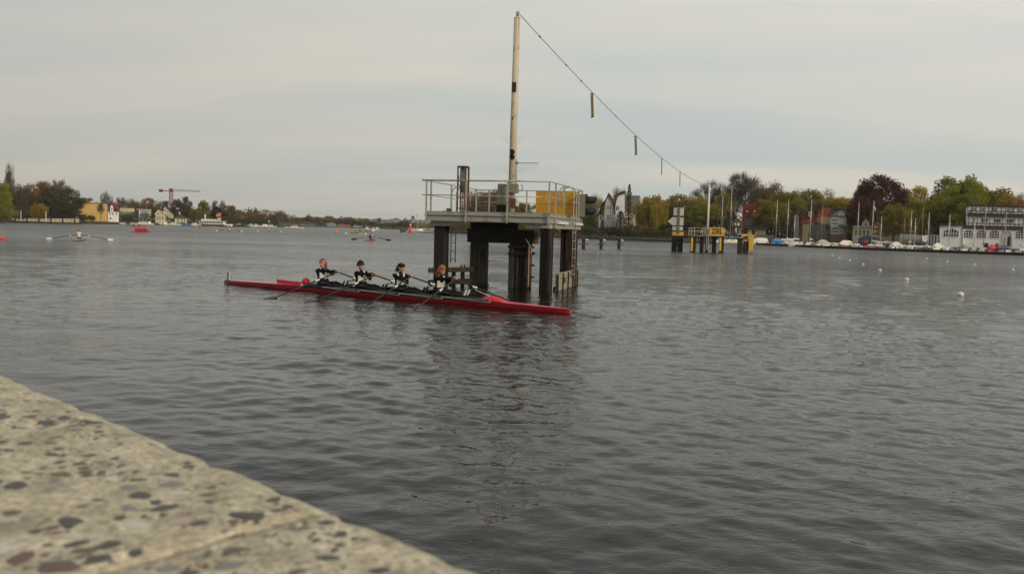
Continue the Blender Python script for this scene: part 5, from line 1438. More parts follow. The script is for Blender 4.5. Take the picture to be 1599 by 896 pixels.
# ------------------------------------------------------------------ buildings, laid out in picture columns at their own distance
class Bld:
    def __init__(s, name, label, px0, Y, depth=9, cat='building', group=None):
        s.Y = Y; s.z0 = GZ-0.3; s.x0 = gx(px0, Y, 3); s.D = depth
        s.az = math.atan2(s.x0, Y); s.n = Vector((math.sin(s.az), math.cos(s.az), 0)); s.u = Vector((math.cos(s.az), -math.sin(s.az), 0))
        s.o = Vector((s.x0, Y, s.z0)); s.t = thing(name, label, cat, s.o, -s.az, group)
    def P(s, px, py):
        v = ray(px, py); k = (s.o-CP).dot(s.n)/v.dot(s.n); p = CP+v*k-s.o; return (p.dot(s.u), p.z)
    def Z(s, px, py): return s.P(px, py)[1]
    def poly(s, name, pts, m, y0=0.0, y1=None, parent=None):
        """pts are picture points; None for y1 = depth"""
        g = MB(); g.prism([s.P(*p) if len(p) == 2 else (s.P(p[0], 350)[0], p[2]) for p in pts], y0, s.D if y1 is None else y1)
        return g.build(name, m, parent or s.t)
    def rect(s, name, px0, py0, px1, py1, m, y0=0.0, y1=None, parent=None, bottom=False):
        xa, za = s.P(px0, py0); xb, zb = s.P(px1, py1); za2 = za
        if bottom: zb = 0
        g = MB(); g.box((xa, y0, zb), (xb, s.D if y1 is None else y1, za)); return g.build(name, m, parent or s.t)
    def window(s, px0, py0, px1, py1, nx=2, ny=2, fm=None, y=0.0, gm=None, arch=0.0, fw=0.07, parent=None, name='window'):
        xa, za = s.P(px0, py0); xb, zb = s.P(px1, py1); g = MB(); fm = fm or M['white']
        w_, h_ = xb-xa, za-zb
        zt = lambda x: za - arch*h_*(((x-(xa+xb)/2)/(w_/2))**2)
        n_ = 8 if arch else 1
        tri = []
        top = [(xa+w_*i/n_, zt(xa+w_*i/n_)) for i in range(n_+1)]
        outer = [(xa, zb), (xb, zb)] + top[::-1]
        # frame: side, bottom, arched top and glazing bars
        g.box((xa, y-0.05, zb), (xa+fw, y+0.02, zt(xa))); g.box((xb-fw, y-0.05, zb), (xb, y+0.02, zt(xb))); g.box((xa+fw, y-0.07, zb-0.03), (xb-fw, y+0.02, zb+fw))
        for i in range(n_):
            (x1, z1), (x2, z2) = top[i], top[i+1]
            g.loft([[(x1, y-0.048, z1-fw), (x1, y+0.02, z1-fw), (x1, y+0.02, z1), (x1, y-0.048, z1)], [(x2, y-0.048, z2-fw), (x2, y+0.02, z2-fw), (x2, y+0.02, z2), (x2, y-0.048, z2)]])
        for i in range(1, nx):
            x = xa+w_*i/nx; g.box((x-fw*.4, y-0.04, zb+fw), (x+fw*.4, y-0.006, zt(x)-fw))
        for j in range(1, ny):
            z = zb+h_*(1-arch*.4)*j/ny; g.box((xa+fw, y-0.038, z-fw*.4), (xb-fw, y-0.008, z+fw*.4))
        f = g.build(name, fm, parent or s.t)
        g2 = MB(); g2.prism([(xa+0.02, zb+0.02), (xb-0.02, zb+0.02)] + [(x, z-0.03) for x, z in top[::-1]], y-0.022, y-0.004)
        g2.build('pane', gm or M['glass'], f); return f
    def gable_roof_y(s, name, px0, py_eave, pxm, py_ridge, px1, m, y0=-0.4, y1=None, th=0.25):
        """ridge runs away from the viewer"""
        (xa, za), (xm, zm), (xb, zb) = s.P(px0, py_eave), s.P(pxm, py_ridge), s.P(px1, py_eave)
        y1 = s.D+0.4 if y1 is None else y1; g = MB()
        g.prism([(xa, za), (xm, zm), (xb, zb), (xb, zb-th), (xm, zm-th*1.3), (xa, za-th)], y0, y1); return g.build(name, m, s.t)
    def pitched_roof_x(s, name, px0, px1, py_eave, py_ridge, m, inset=0.0, over=0.4):
        """ridge runs across the picture; inset hips the ends"""
        xa, ze = s.P(px0, py_eave); xb, _ = s.P(px1, py_eave); zr = s.P((px0+px1)/2, py_ridge)[1]; D = s.D
        g = MB(); g.add([(xa, -over, ze), (xb, -over, ze), (xb, D+over, ze), (xa, D+over, ze), (xa+inset, D/2, zr), (xb-inset, D/2, zr)],
            [(0, 1, 5, 4), (1, 2, 5), (2, 3, 4, 5), (3, 0, 4), (3, 2, 1, 0)])
        return g.build(name, m, s.t)
W_ = dict(
 grey=mat('pale grey render', (0.50,0.47,0.43), 0.9, 0, 0.08, 0.5, 0.1), white=mat('white render', (0.80,0.80,0.80), 0.85, 0, 0.06, 0.5, 0.1),
 yellow=mat('yellow render', (0.58,0.40,0.14), 0.9, 0, 0.08, 0.4, 0.1), cream=mat('cream render', (0.55,0.48,0.32), 0.9, 0, 0.08, 0.5, 0.1),
 tan=mat('tan render', (0.42,0.33,0.19), 0.9, 0, 0.1, 0.6, 0.1), red=mat('red roof tiles', (0.17,0.032,0.022), 0.8, 0, 0.25, 3, 0.4, stretch=(1,1,4)),
 redlit=mat('sunlit red roof tiles', (0.25,0.055,0.03), 0.8, 0, 0.2, 3, 0.4, stretch=(1,1,4)), slate=mat('dark slate roof', (0.035,0.03,0.03), 0.6, 0, 0.3, 3, 0.3),  # redlit: lighter copy of the red tiles, sunlight put into the colour
 brownroof=mat('dark red brown roof', (0.06,0.028,0.026), 0.7, 0, 0.3, 3, 0.3), timber=mat('black timber beams', (0.022,0.018,0.016), 0.8, 0, 0.3, 6, 0.2),
 blue=mat('light blue glazing panels', (0.20,0.36,0.48), 0.3, 0, 0.1, 0.5, 0), brick=mat('brown brick', (0.17,0.10,0.07), 0.9, 0, 0.25, 4, 0.3),
 greyglass=mat('grey curtain wall', (0.13,0.14,0.14), 0.3, 0, 0.15, 1, 0), greywood=mat('grey boarding', (0.16,0.155,0.14), 0.8, 0, 0.2, 2, 0.2), green=mat('grey green render', (0.10,0.13,0.10), 0.85, 0, 0.1, 1, 0),
 tarp=mat('blue tarpaulin', (0.03,0.055,0.12), 0.5, 0, 0.2, 2, 0.3), bluecover=mat('bright blue boat cover', (0.03,0.16,0.40), 0.5, 0, 0.12, 2, 0.2), wrap=mat('white shrink wrap', (0.52,0.52,0.52), 0.5, 0, 0.1, 3, 0.3),
 canvas=mat('white canvas', (0.68,0.66,0.60), 0.7, 0, 0.06, 3, 0.2), beige=mat('beige boat cover', (0.40,0.37,0.28), 0.8, 0, 0.15, 3, 0.2), teal=mat('grey green cover', (0.20,0.26,0.22), 0.7, 0, 0.12, 3, 0.2),
 wood=mat('varnished orange wood', (0.34,0.14,0.03), 0.4, 0, 0.15, 4, 0, stretch=(1,1,.2)))
# gabled grey villa
b = Bld('villa', 'tall grey villa with a steep curved dark gable, left of the golden willow', 937, 250)
b.poly('wall', [(943.5, 371), (943.5, 333), (945, 322), (948, 314), (950.8, 303.5), (954, 309), (957.3, 318), (959, 331), (958, 371)], W_['grey'], 0, 9)
b.poly('roof', [(939, 335), (941.5, 322), (945.5, 311), (950.6, 300.5), (953, 304), (956.5, 310), (960, 322), (961.3, 334), (959.6, 334), (957.8, 320), (954, 309.5), (950.8, 304), (947.5, 312), (944.6, 322), (943.2, 335)], W_['slate'], -0.5, 9.3)
b.rect('side_wing', 935, 335, 943.4, 371, W_['white'], 2.0, 8, bottom=True); b.poly('wing_roof', [(934.5, 335), (939, 318), (944.5, 313), (944.5, 335)], W_['slate'], 1.8, 8.3)
b.poly('white_gable', [(959.3, 371), (959.5, 330), (961, 318), (964, 306), (976, 301), (976, 371)], W_['white'], 4.0, 11)
b.poly('gable_roof', [(957.5, 330), (959.5, 316), (963, 304), (968, 299), (977, 296.5), (977, 301), (969, 303), (964.6, 307), (962, 317), (960, 331)], W_['slate'], 3.6, 11.4)
b.rect('main_roof', 976.1, 303, 1000, 331, W_['greywood'], 8, 12); b.rect('rear_wall', 976.1, 331.2, 1012, 371, W_['cream'], 6, 12, bottom=True)
b.rect('garden_wall', 962.2, 361, 970, 371, W_['white'], -3, -2.7, bottom=True); b.rect('garden_wall', 976.5, 360.5, 984, 371, W_['grey'], -3, -2.7, bottom=True)
for (x0, y0, x1, y1, nx, ny, yy) in ((949.8, 309.5, 951.8, 313, 1, 1, 0), (946.8, 321, 949, 328, 1, 2, 0), (949.6, 321, 951.4, 328, 1, 2, 0), (952.1, 321, 954.4, 328, 1, 2, 0), (947.5, 335, 949.2, 342.5, 1, 1, 0), (949.6, 335, 951.4, 342.5, 1, 2, 0), (951.8, 335, 953.8, 342.5, 1, 2, 0),
    (947.2, 350.5, 949.6, 357.5, 1, 2, 0), (950.6, 350.5, 953.2, 357.5, 2, 2, 0), (950, 364, 953, 368, 1, 1, 0), (962, 321, 964.4, 328, 1, 2, 4), (965, 321, 967.4, 328, 1, 2, 4), (936.8, 337, 939, 344, 1, 2, 2), (996, 351, 998, 358.5, 1, 2, 6), (999, 351, 1001, 358.5, 1, 2, 6)):
    b.window(x0, y0, x1, y1, nx, ny, y=yy)
b.rect('chimney', 963, 296.5, 965.2, 303, W_['brick'], 6, 7)
# red roofed house behind the dolphin
b = Bld('red_roofed_house', 'house with a tall red mansard roof and grey boarded doors, left of the leaning masts', 1150, 232)
b.poly('roof', [(1157, 352), (1160, 322), (1166, 317.5), (1184, 319), (1190, 352)], W_['red'], 0, 9); b.rect('eave', 1155, 352, 1193, 355, W_['slate'], -0.8, 9)
b.rect('wall', 1158, 355.2, 1190, 372, W_['brick'], 0.2, 9, bottom=True); b.rect('dormer_door', 1163, 342, 1175, 351.8, W_['greyglass'], -0.3, 0.3)
b.window(1165.5, 328.5, 1168, 331.5, 1, 1, y=-0.03, gm=M['white']); b.window(1177, 328.5, 1180, 331.5, 1, 1, y=-0.03, gm=M['white']); b.window(1178, 344, 1183, 351.5, 2, 1, fm=W_['brick'], y=-0.02)
b = Bld('boathouse', 'low yellow boathouse with a flat dark roof and one dark barred window', 1168, 222, 8)
b.rect('wall', 1168, 357, 1195.5, 372, W_['cream'], 0, 8, bottom=True); b.rect('roof', 1150, 353.2, 1200, 357, W_['slate'], -1.2, 8.3)
b.window(1174.5, 358.5, 1178.5, 366, 2, 3, fm=W_['timber'])
b.rect('lean_to', 1180, 366.5, 1208, 373, W_['greywood'], -4, -1.5, bottom=True)
# red brick houses
b = Bld('brick_house', 'red roofed tan house with balconies behind the white sailing boats', 1249, 212)
b.rect('wall', 1249, 348, 1266, 376, W_['brick'], 1, 9, bottom=True); b.rect('bay', 1253.5, 350, 1262, 376, W_['tan'], -0.6, 1, bottom=True)
b.poly('roof', [(1250, 349), (1253, 331), (1270, 328), (1276, 349)], W_['red'], 0.6, 9); b.poly('roof_slope', [(1269, 349), (1278, 334), (1283, 325.5), (1299, 324.5), (1294, 338), (1292, 349)], W_['redlit'], 0.2, 9)
b.rect('main_wall', 1267, 349.2, 1296, 377, W_['greywood'], 0.4, 9, bottom=True); b.rect('tan_gable', 1281.5, 339, 1296.5, 350, W_['tan'], -0.5, 1)
for (x0, y0, x1, y1) in ((1262.5, 352, 1265.5, 361), (1276, 352.5, 1281, 360), (1284, 352, 1288, 360), (1276, 365, 1281, 372), (1284, 365, 1289, 373), (1277, 341, 1280.5, 347)): b.window(x0, y0, x1, y1, 2, 2, y=-0.61 if x0 < 1263 else (0.37 if y0 > 350 else 0.19))
for y0 in (350.5, 362): b.rect('balcony', 1274, y0, 1296, y0+2.6, W_['greyglass'], -1.4, -0.51)
b.rect('dormer', 1262, 327, 1266.5, 340, W_['slate'], 0.0, 3); b.window(1262.5, 331, 1266, 338, 2, 2, y=-0.02)
b = Bld('small_red_roof_house', 'small house whose orange red gable shows between the green trees', 1238, 226)
b.gable_roof_y('roof', 1239.5, 336, 1243.5, 328.5, 1248.5, W_['redlit']); b.poly('wall', [(1240.5, 376), (1240.5, 337), (1243.6, 331), (1247.6, 337), (1247.6, 376)], W_['grey'], 0.2, 8)
b.window(1242.3, 340, 1245.5, 346, 2, 2, y=0.18)
b = Bld('glass_gabled_house', 'grey house with a tall white framed glass gable behind the red boats', 1296, 198)
b.poly('wall', [(1297, 378), (1297, 336), (1299, 333), (1305.5, 327), (1316, 326), (1321.5, 333), (1321.5, 378)], W_['greywood'], 0, 8)
b.poly('roof', [(1295, 337), (1298, 330), (1304, 324.5), (1316, 323.5), (1323, 330), (1323.5, 338), (1321.6, 333), (1315, 327), (1305.5, 327.6), (1299, 333), (1296.6, 338)], W_['slate'], -0.7, 8.4)
b.rect('tan_panel', 1308.5, 327.5, 1319, 337, W_['grey'], -0.15, 0); b.window(1304.3, 330.5, 1307.6, 334.5, 1, 1, y=-0.01)
b.window(1297.6, 340.5, 1310, 352.5, 4, 2, y=-0.01, fw=0.12); b.window(1297.6, 353.5, 1310, 365, 4, 2, y=-0.01, fw=0.12); b.rect('balcony', 1311, 350, 1323, 353, W_['greyglass'], -1.2, -0.01)
b.window(1312, 341, 1316, 349, 2, 2, y=-0.01); b.window(1312, 355, 1316, 364, 2, 2, y=-0.01); b.rect('base_wall', 1297.5, 367, 1322, 378, W_['brick'], -0.4, -0.01, bottom=True)
# yellow villa with timbered gables
b = Bld('yellow_villa', 'low yellow villa with a pointed turret gable under the copper beech', 1330, 192)
b.rect('wall', 1332, 354, 1362, 378, W_['cream'], 0, 8, bottom=True); b.rect('parapet', 1331.5, 352.5, 1362, 355.6, W_['tan'], -0.3, 8.2)
b.poly('turret', [(1346.5, 354), (1346.5, 347), (1352, 339.5), (1357, 347), (1357, 354)], W_['cream'], 0.6, 5); b.gable_roof_y('turret_roof', 1345.3, 348, 1352, 338.4, 1358.8, W_['slate'], 0.3, 5.4, 0.2)
b.window(1350, 348, 1354.5, 352.5, 2, 1, y=0.58, fm=W_['cream'])
for x in (1335, 1341, 1347.5, 1353.5): b.window(x, 359, x+3.6, 367.5, 2, 2, y=-0.01, fm=W_['cream'])
b = Bld('timbered_house', 'tan house with timber framed gables behind the thick dark trunk', 1362, 196)
b.rect('wall', 1364, 357, 1416, 379, W_['tan'], 0, 8, bottom=True)
b.poly('gable', [(1365, 357), (1365, 350), (1374, 346), (1384, 346), (1389, 357)], W_['tan'], 0.05, 7); b.poly('gable', [(1394, 357), (1400, 347), (1406, 345), (1413, 352), (1416, 357)], W_['tan'], 0.05, 7)
for (p0, p1) in (((1366, 350), (1389, 355)), ((1374, 346), (1384, 357)), ((1380, 346), (1372, 357)), ((1396, 355), (1407, 346)), ((1405, 346), (1415, 356)), ((1364, 357.5), (1416, 357.5)), ((1364, 364.5), (1388, 364.5)), ((1394, 351.5), (1414, 351.5)), ((1398, 357), (1398, 366)), ((1372, 357), (1372, 366))):
    a_, c_ = b.P(*p0), b.P(*p1); g = MB(); g.bar((a_[0], -0.04, a_[1]), (c_[0], -0.04, c_[1]), 0.22, 0.22); g.build('timber_beam', W_['timber'], b.t)
for x in (1374, 1379, 1396, 1403, 1409): b.window(x, 359.5, x+3, 364, 2, 1, y=-0.02, fm=W_['cream'])
b.window(1401, 348.5, 1405, 351, 1, 1, y=0.03, fm=W_['cream'])
# clubhouse
b = Bld('clubhouse', 'white clubhouse with arched windows and a black timber framed upper floor at the right edge', 1466, 172, 12)
PX1 = 1680
b.poly('annexe_wall', [(1467, 386), (1467.5, 353), (1502.6, 352.5), (1502.6, 388)], W_['white'], -1.5, 9); b.rect('annexe_roof', 1466, 349.5, 1504, 352.6, W_['slate'], -2.0, 9.3)
b.rect('ground_floor_wall', 1502.8, 357, PX1, 390, W_['white'], 0, 10, bottom=True)
b.poly('lower_roof', [(1503, 357), (1503.6, 351.6), (PX1, 357.0), (PX1, 361.6)], W_['brownroof'], -0.25, 1.3)
b.poly('upper_wall', [(1511, 352.0), (1510.6, 321), (PX1, 325.5), (PX1, 357.5)], W_['white'], 1.4, 10.5)
b.poly('top_roof', [(1509, 321.4), (1509, 319.2), (PX1, 323.4), (PX1, 326.0)], W_['slate'], 1.15, 11)
b.poly('middle_roof', [(1510.2, 337.2), (1511, 332.8), (PX1, 337.0), (PX1, 341.6)], W_['slate'], 1.0, 1.39)
def beam(p0, p1, w_=0.17, y=1.36):
    a_, c_ = b.P(*p0), b.P(*p1); g = MB(); g.bar((a_[0], y, a_[1]), (c_[0], y, c_[1]), w_, 0.08 if abs(p0[0]-p1[0]) < 0.1 else w_); g.build('timber_beam', W_['timber'], b.t)
k_ = (325.5-321)/(PX1-1510.6); yy_ = lambda x, y: y+(x-1511)*k_
for y in (328.8, 332.2, 348.0, 351.6): beam((1511, y), (PX1, yy_(PX1, y)), 0.12)
x = 1511.8; i = 0
while x < 1640:
    beam((x, yy_(x, 321.5)), (x-0.05, yy_(x, 332.5)), 0.08); beam((x+1.5, yy_(x, 338)), (x+1.45, yy_(x, 352)), 0.08); x += 6.6; i += 1
for x in (1516, 1548, 1580, 1612): beam((x, yy_(x, 332.4)), (x+3, yy_(x, 322.5)), 0.12)
for (x0, n_) in ((1520.5, 2), (1533.5, 3), (1552.5, 3), (1571, 3), (1591.5, 2), (1612, 3)):
    b.window(x0, yy_(x0, 323.8), x0+2.2*n_*0.8, yy_(x0, 327.8), n_, 1, y=1.33, fm=W_['grey'], fw=0.06)
for (x0, w2) in ((1518.5, 6), (1531.5, 13.5), (1551.5, 13.5), (1571, 14.5), (1600, 12)):
    b.window(x0+1, yy_(x0, 339.8), x0+w2-1.5, yy_(x0, 346.8), 3 if w2 > 8 else 2, 1, y=1.33, fw=0.06)
b.window(1473, 356.5, 1497, 370.8, 6, 2, y=-1.51, arch=0.30, fw=0.12)
for x0 in (1504.6, 1525, 1545.2, 1586, 1609, 1632):
    yt = 358.6+(x0-1505)*0.012; b.window(x0, yt, x0+15.4, yt+13.6, 4, 3, y=-0.01, arch=0.22, fw=0.10)
b.window(1566.5, 369, 1572, 378.5, 1, 4, y=-0.08, fw=0.14, name='door'); b.rect('doorway', 1573.4, 369, 1577.4, 384.5, M['black'], -0.06, -0.003)
b.poly('door_arch', [(1565.2, 386), (1565.2, 366), (1568, 361.5), (1573, 360.3), (1578, 361.8), (1581, 366), (1581, 386), (1579.6, 386), (1579.6, 367), (1577, 363), (1573, 361.7), (1569, 363), (1566.6, 367), (1566.6, 386)], W_['grey'], -0.14, -0.002)
b.poly('fanlight_panel', [(1568, 367.8), (1568.4, 364.4), (1573, 363), (1577.6, 364.4), (1578, 367.8)], W_['grey'], -0.05, -0.003)
b.poly('drainpipe', [(1502.2, 354), (1502.9, 354), (1502.9, 388), (1502.2, 388)], W_['slate'], -1.62, -1.51); b.poly('drainpipe', [(1566.3, 358), (1567, 358), (1566.8, 364), (1566.2, 364)], W_['slate'], -0.1, -0.02)
b.rect('chimney', 1594, 311, 1600, 322, W_['redlit'], 5, 7)
b = Bld('shed', 'small white planked shed left of the clubhouse annexe', 1445, 178, 5)
b.rect('wall', 1446.5, 366, 1465, 384, W_['white'], 0, 4, bottom=True); b.rect('roof', 1446, 364.8, 1465.5, 366.2, W_['slate'], -0.3, 4.2)
for x in (1451, 1455.5, 1460): b.rect('door_gap', x, 368, x+1.2, 384, W_['brick'], -0.03, -0.003, bottom=True)

# ---- left shore buildings
LB = 'buildings along the left shore'
b = Bld('yellow_house', 'large plain yellow house with a flat top among the dark trees on the left shore', 119, 346)
b.poly('wall', [(120, 346), (121, 323), (126, 317.5), (138, 316.8), (149.5, 317), (150, 314.4), (153.8, 314.6), (154, 317.2), (167, 317.8), (168, 346)], W_['yellow'], 0, 12)
b.poly('roof', [(120.5, 323), (126, 317.3), (126, 316.2), (167.4, 317.2), (167.4, 318.0), (126, 317.5)], W_['redlit'], -0.3, 12.4)
b.rect('chimney', 133, 313.5, 135.4, 317, W_['yellow'], 4, 5.5)
for (x0, y0) in ((124, 335), (131, 335), (145, 337)): b.window(x0, y0, x0+2.4, y0+3.6, 1, 2, fm=W_['cream'], y=-0.01)
b.rect('terrace_wall', 118, 339.8, 126, 346, W_['white'], -6, -5.6, bottom=True)
b = Bld('red_roofed_white_house', 'white house with two bright red roof gables beside the large yellow house', 167, 352)
b.rect('wall', 168.5, 329.5, 185.5, 346, W_['white'], 0, 10, bottom=True); b.pitched_roof_x('roof', 167, 186.5, 330, 315.5, W_['red'], 2.0)
b.poly('dormer', [(172, 331), (172, 324), (174.5, 320), (177, 324), (177, 331)], W_['white'], -0.6, 3); b.poly('dormer', [(179, 327), (179, 322), (181.5, 318), (184, 322), (184, 327)], W_['red'], -0.3, 3)
for x in (170.5, 175, 180.5): b.window(x, 332, x+2.2, 336, 2, 2, y=-0.01)
b.window(173.4, 324.5, 175.8, 328.5, 2, 2, y=-0.61); b.window(171, 339, 174, 343, 2, 1, y=-0.01)
b = Bld('cream_long_house', 'low long cream house with a grey green lower wing right of the red roof', 186, 400)
b.rect('wall', 187, 324.5, 210, 348, W_['cream'], 0, 8, bottom=True); b.rect('roof', 186, 323.2, 211, 324.6, W_['slate'], -0.5, 8.3); b.rect('green_wing', 186, 330, 210, 348, W_['green'], -4, -0.01, bottom=True)
for x in (188, 192.5, 197): b.window(x, 325.5, x+1.6, 328.5, 1, 1, y=-0.01)
for x in (192, 196, 200, 204): b.window(x, 331, x+2.2, 334, 2, 1, y=-4.01)
b = Bld('light_blue_house', 'light blue glass fronted house by the left shore', 215, 402)
b.rect('wall', 217, 328, 236, 348, W_['cream'], 0, 8, bottom=True); b.rect('blue_panel', 222.5, 328, 232, 332.5, W_['blue'], -0.5, -0.01); b.rect('blue_panel', 217, 336, 231, 340.5, W_['blue'], -0.7, -0.01); b.rect('roof', 213, 326.6, 237, 328, W_['white'], -0.8, 8.2)
b.rect('blue_panel', 218, 332.8, 223, 335.6, W_['blue'], -0.3, -0.01); b.rect('column', 217, 328, 218, 348, W_['white'], -0.9, -0.71, bottom=True)
for x in (224.5, 228): b.window(x, 333.2, x+2.6, 335.8, 2, 1, y=-0.01)
for x in (219.5, 224, 228.5): b.window(x, 341.5, x+2.8, 346, 2, 1, y=-0.01)
b = Bld('cream_gabled_house', 'cream house with a low pitched pale gable right of the light blue house', 241, 396)
b.poly('wall', [(242.5, 348), (242.5, 333), (247, 328.8), (258.5, 337), (258.5, 348)], W_['cream'], 0, 8); b.gable_roof_y('roof', 241.5, 334, 247.5, 327.8, 260, W_['white'])
for x in (244, 248.5, 253): b.window(x, 338, x+2.6, 343, 2, 2, y=-0.01)
b.window(245, 332.5, 248, 335.5, 2, 1, y=-0.01)
b = Bld('tall_gabled_house', 'tall cream house with a brown half hipped roof below the crane', 251, 412)
b.poly('wall', [(254, 348), (254, 335), (256, 324), (259.5, 322), (262, 325), (271, 334), (271, 348)], W_['cream'], 0, 10)
b.poly('roof', [(250, 336), (252, 325), (255.5, 320.5), (260.5, 321), (263, 325.2), (273, 335.6), (270.6, 334.6), (262, 326), (259.6, 323), (256.4, 323), (254.2, 336)], W_['brownroof'], -0.6, 10.3)
for (x, y) in ((257, 327), (261, 329.5), (264.5, 330), (257, 334), (261, 334.8), (264.5, 335), (261.5, 341), (265.5, 341)): b.window(x, y, x+2.3, y+3.4, 2, 2, y=-0.01)
b.rect('chimney', 256, 317.5, 257, 322, W_['brick'], 3, 4)
b = Bld('pavilion', 'low white waterside pavilion with a dark hipped roof and a pale roof lantern', 272, 398)
b.rect('wall', 272.5, 340, 292, 349, W_['cream'], 0, 7, bottom=True); b.pitched_roof_x('roof', 270, 292, 340.5, 333, W_['slate'], 3); b.rect('lantern', 275, 324.5, 279.8, 326.2, W_['grey'], 2.5, 4.5)
b.rect('lantern_post', 276, 326.3, 279, 334, W_['slate'], 3, 4); b.rect('panel', 280, 330.5, 281.2, 335, W_['white'], 1.0, 1.2)
for x in (277.3, 283.5, 288): b.rect('pillar_shade', x, 341, x+1.0, 348, W_['timber'], -0.05, -0.003, bottom=True)  # dark strips standing in for shade between the pillars
b = Bld('boat_club', 'low white boat club building with a pale upright slab near the moored ship', 314, 402)
b.rect('wall', 314, 342, 345, 350, W_['white'], 0, 7, bottom=True); b.rect('slab', 319.5, 334.5, 321.3, 350, W_['white'], -1, -0.4, bottom=True); b.rect('tower_wall', 339.5, 340, 344.5, 350, W_['cream'], -0.8, -0.01, bottom=True)
for x in (323, 328, 333): b.window(x, 344, x+3, 347, 2, 1, y=-0.01)
# distant middle shore
for (nm, lb, px0, px1, yt, ye, col_, rc) in (('distant_pavilion', 'turquoise white building with small gables on the distant middle shore', 511, 525, 349, 350.5, W_['blue'], W_['greywood']),
     ('distant_low_house', 'small pale house left of the turquoise building on the distant shore', 470, 480, 349.5, 351, W_['white'], W_['slate']),
     ('distant_low_house', 'pale pair of gabled sheds on the distant shore beside the turquoise building', 482, 492, 349.8, 351.5, W_['white'], W_['slate']),
     ('distant_long_shed', 'long ochre shed on the distant middle shore', 526, 548, 352, 353, W_['tan'], W_['redlit']),
     ('distant_grey_house', 'grey low building right of the ochre shed on the distant shore', 552, 566, 351, 352.3, W_['grey'], W_['slate'])):
    b = Bld(nm, lb, px0, 690, 8); b.rect('wall', px0, ye, px1, 357, col_, 0, 8, bottom=True); b.pitched_roof_x('roof', px0-0.5, px1+0.5, ye, yt-1.2, rc, 2)
    n_ = int((px1-px0)/3.2)
    for i in range(n_): b.window(px0+1+i*3.2, ye+0.8, px0+2.6+i*3.2, ye+2.4, 1, 1, y=-0.01)

# ---- embankment fence on the left: pale panels between dark posts
fy = 305
fence = thing('embankment_fence', 'long pale panelled fence with dark posts along the left shore', 'fence', (gx(18, fy, GZ), fy, GZ), 0)
X0 = gx(18, fy, GZ); ends = [18+6.2*i for i in range(18)]
for i in range(len(ends)-1):
    xa, xb = gx(ends[i], fy, GZ)-X0, gx(ends[i+1], fy, GZ)-X0
    g = MB(); za = at(ends[i], 340.8+ends[i]*0.006, fy).z-GZ; g.bbox((xa+0.06, -0.05, -0.45), (xb-0.06, 0.05, za), 0.02); g.build('panel', W_['cream'] if i % 3 else W_['grey'], fence)
    if i % 3 == 1:
        g = MB(); g.box((xa-0.15, -0.35, -1.0), (xa+0.15, 0.06, 0.8)); g.build('post', W_['timber'], fence)
# lamp posts / bollard lights near it
for (px, py0, lab) in ((32.5, 330, 'pale thin post before the left embankment fence, near the golden willow left side'), (71.7, 332, 'pale thin post standing before the fence in front of the small golden willow')):
    p = at(px, py0, 300); t = thing('post', lab, 'post', (p.x, 300, GZ-0.5)); g = MB(); g.tube([(0, 0, 0), (0, 0, p.z-GZ+0.5)], 0.12, 6); g.lathe([(0.16, p.z-GZ+0.5), (0.16, p.z-GZ+0.75), (0.02, p.z-GZ+0.8)], (0, 0, 0), 8); g.build('pole', M['white'], t)

# ---- tower crane
CY = 620
cbase = at(267.3, 330, CY); xj0 = at(249.5, 297, CY).x; xj1 = at(313, 297, CY).x; zj = at(267, 298.5, CY).z
crane = thing('tower_crane', 'red tower crane rising above the left shore trees', 'crane', (cbase.x, CY, GZ))
cm = mat('crane red paint', (0.30,0.035,0.04), 0.5, 0, 0.1, 1, 0); hh = zj-GZ
g = MB(); w2 = 0.95
for (a, c) in ((-w2, -w2), (w2, -w2), (w2, w2), (-w2, w2)): g.box((a-0.16, c-0.16, 0), (a+0.16, c+0.16, hh))
k = 0; z = 0.0
while z < hh-2:
    for s_ in (-1, 1):
        g.bar((-w2, s_*w2, z if k % 2 else z+2), (w2, s_*w2, z+2 if k % 2 else z), 0.13, 0.13); g.bar((s_*w2, -w2, z if k % 2 else z+2), (s_*w2, w2, z+2 if k % 2 else z), 0.13, 0.13)
    z += 2; k += 1
g.build('tower', cm, crane)
g = MB(); L0, L1 = xj0-cbase.x, xj1-cbase.x
for (y, zz) in ((-0.6, 0), (0.6, 0), (0, 1.3)):
    g.bar((0.5, y, hh+zz), (L1, y, hh+zz*(0.6)), 0.2, 0.2)
x = 0.5; k = 0
while x < L1-1.4:
    f0, f1_ = 1.3*(1-.4*x/L1), 1.3*(1-.4*(x+1.4)/L1)
    for y in (-0.6, 0.6): g.bar((x, y if k % 2 else 0, hh+(0 if k % 2 else f0)), (x+1.4, 0 if k % 2 else y, hh+(f1_ if k % 2 else 0)), 0.1, 0.1)
    x += 1.4; k += 1
g.build('jib', cm, crane)
g = MB(); g.box((L0+1, -0.7, hh-0.2), (-0.5, 0.7, hh+0.35)); g.build('counter_jib', cm, crane)
g = MB(); g.bbox((L0-0.4, -0.9, hh-0.9), (L0+2.2, 0.9, hh+1.2), 0.2); g.build('counterweight', mat('maroon counterweight', (0.20,0.02,0.05), 0.6, 0, 0.1, 1, 0), crane)
g = MB(); g.bbox((-1.2, -1.0, hh-0.6), (1.2, 1.0, hh+1.9), 0.2); g.build('cabin', mat('maroon counterweight', (0.20,0.02,0.05), 0.6, 0, 0.1, 1, 0), crane)
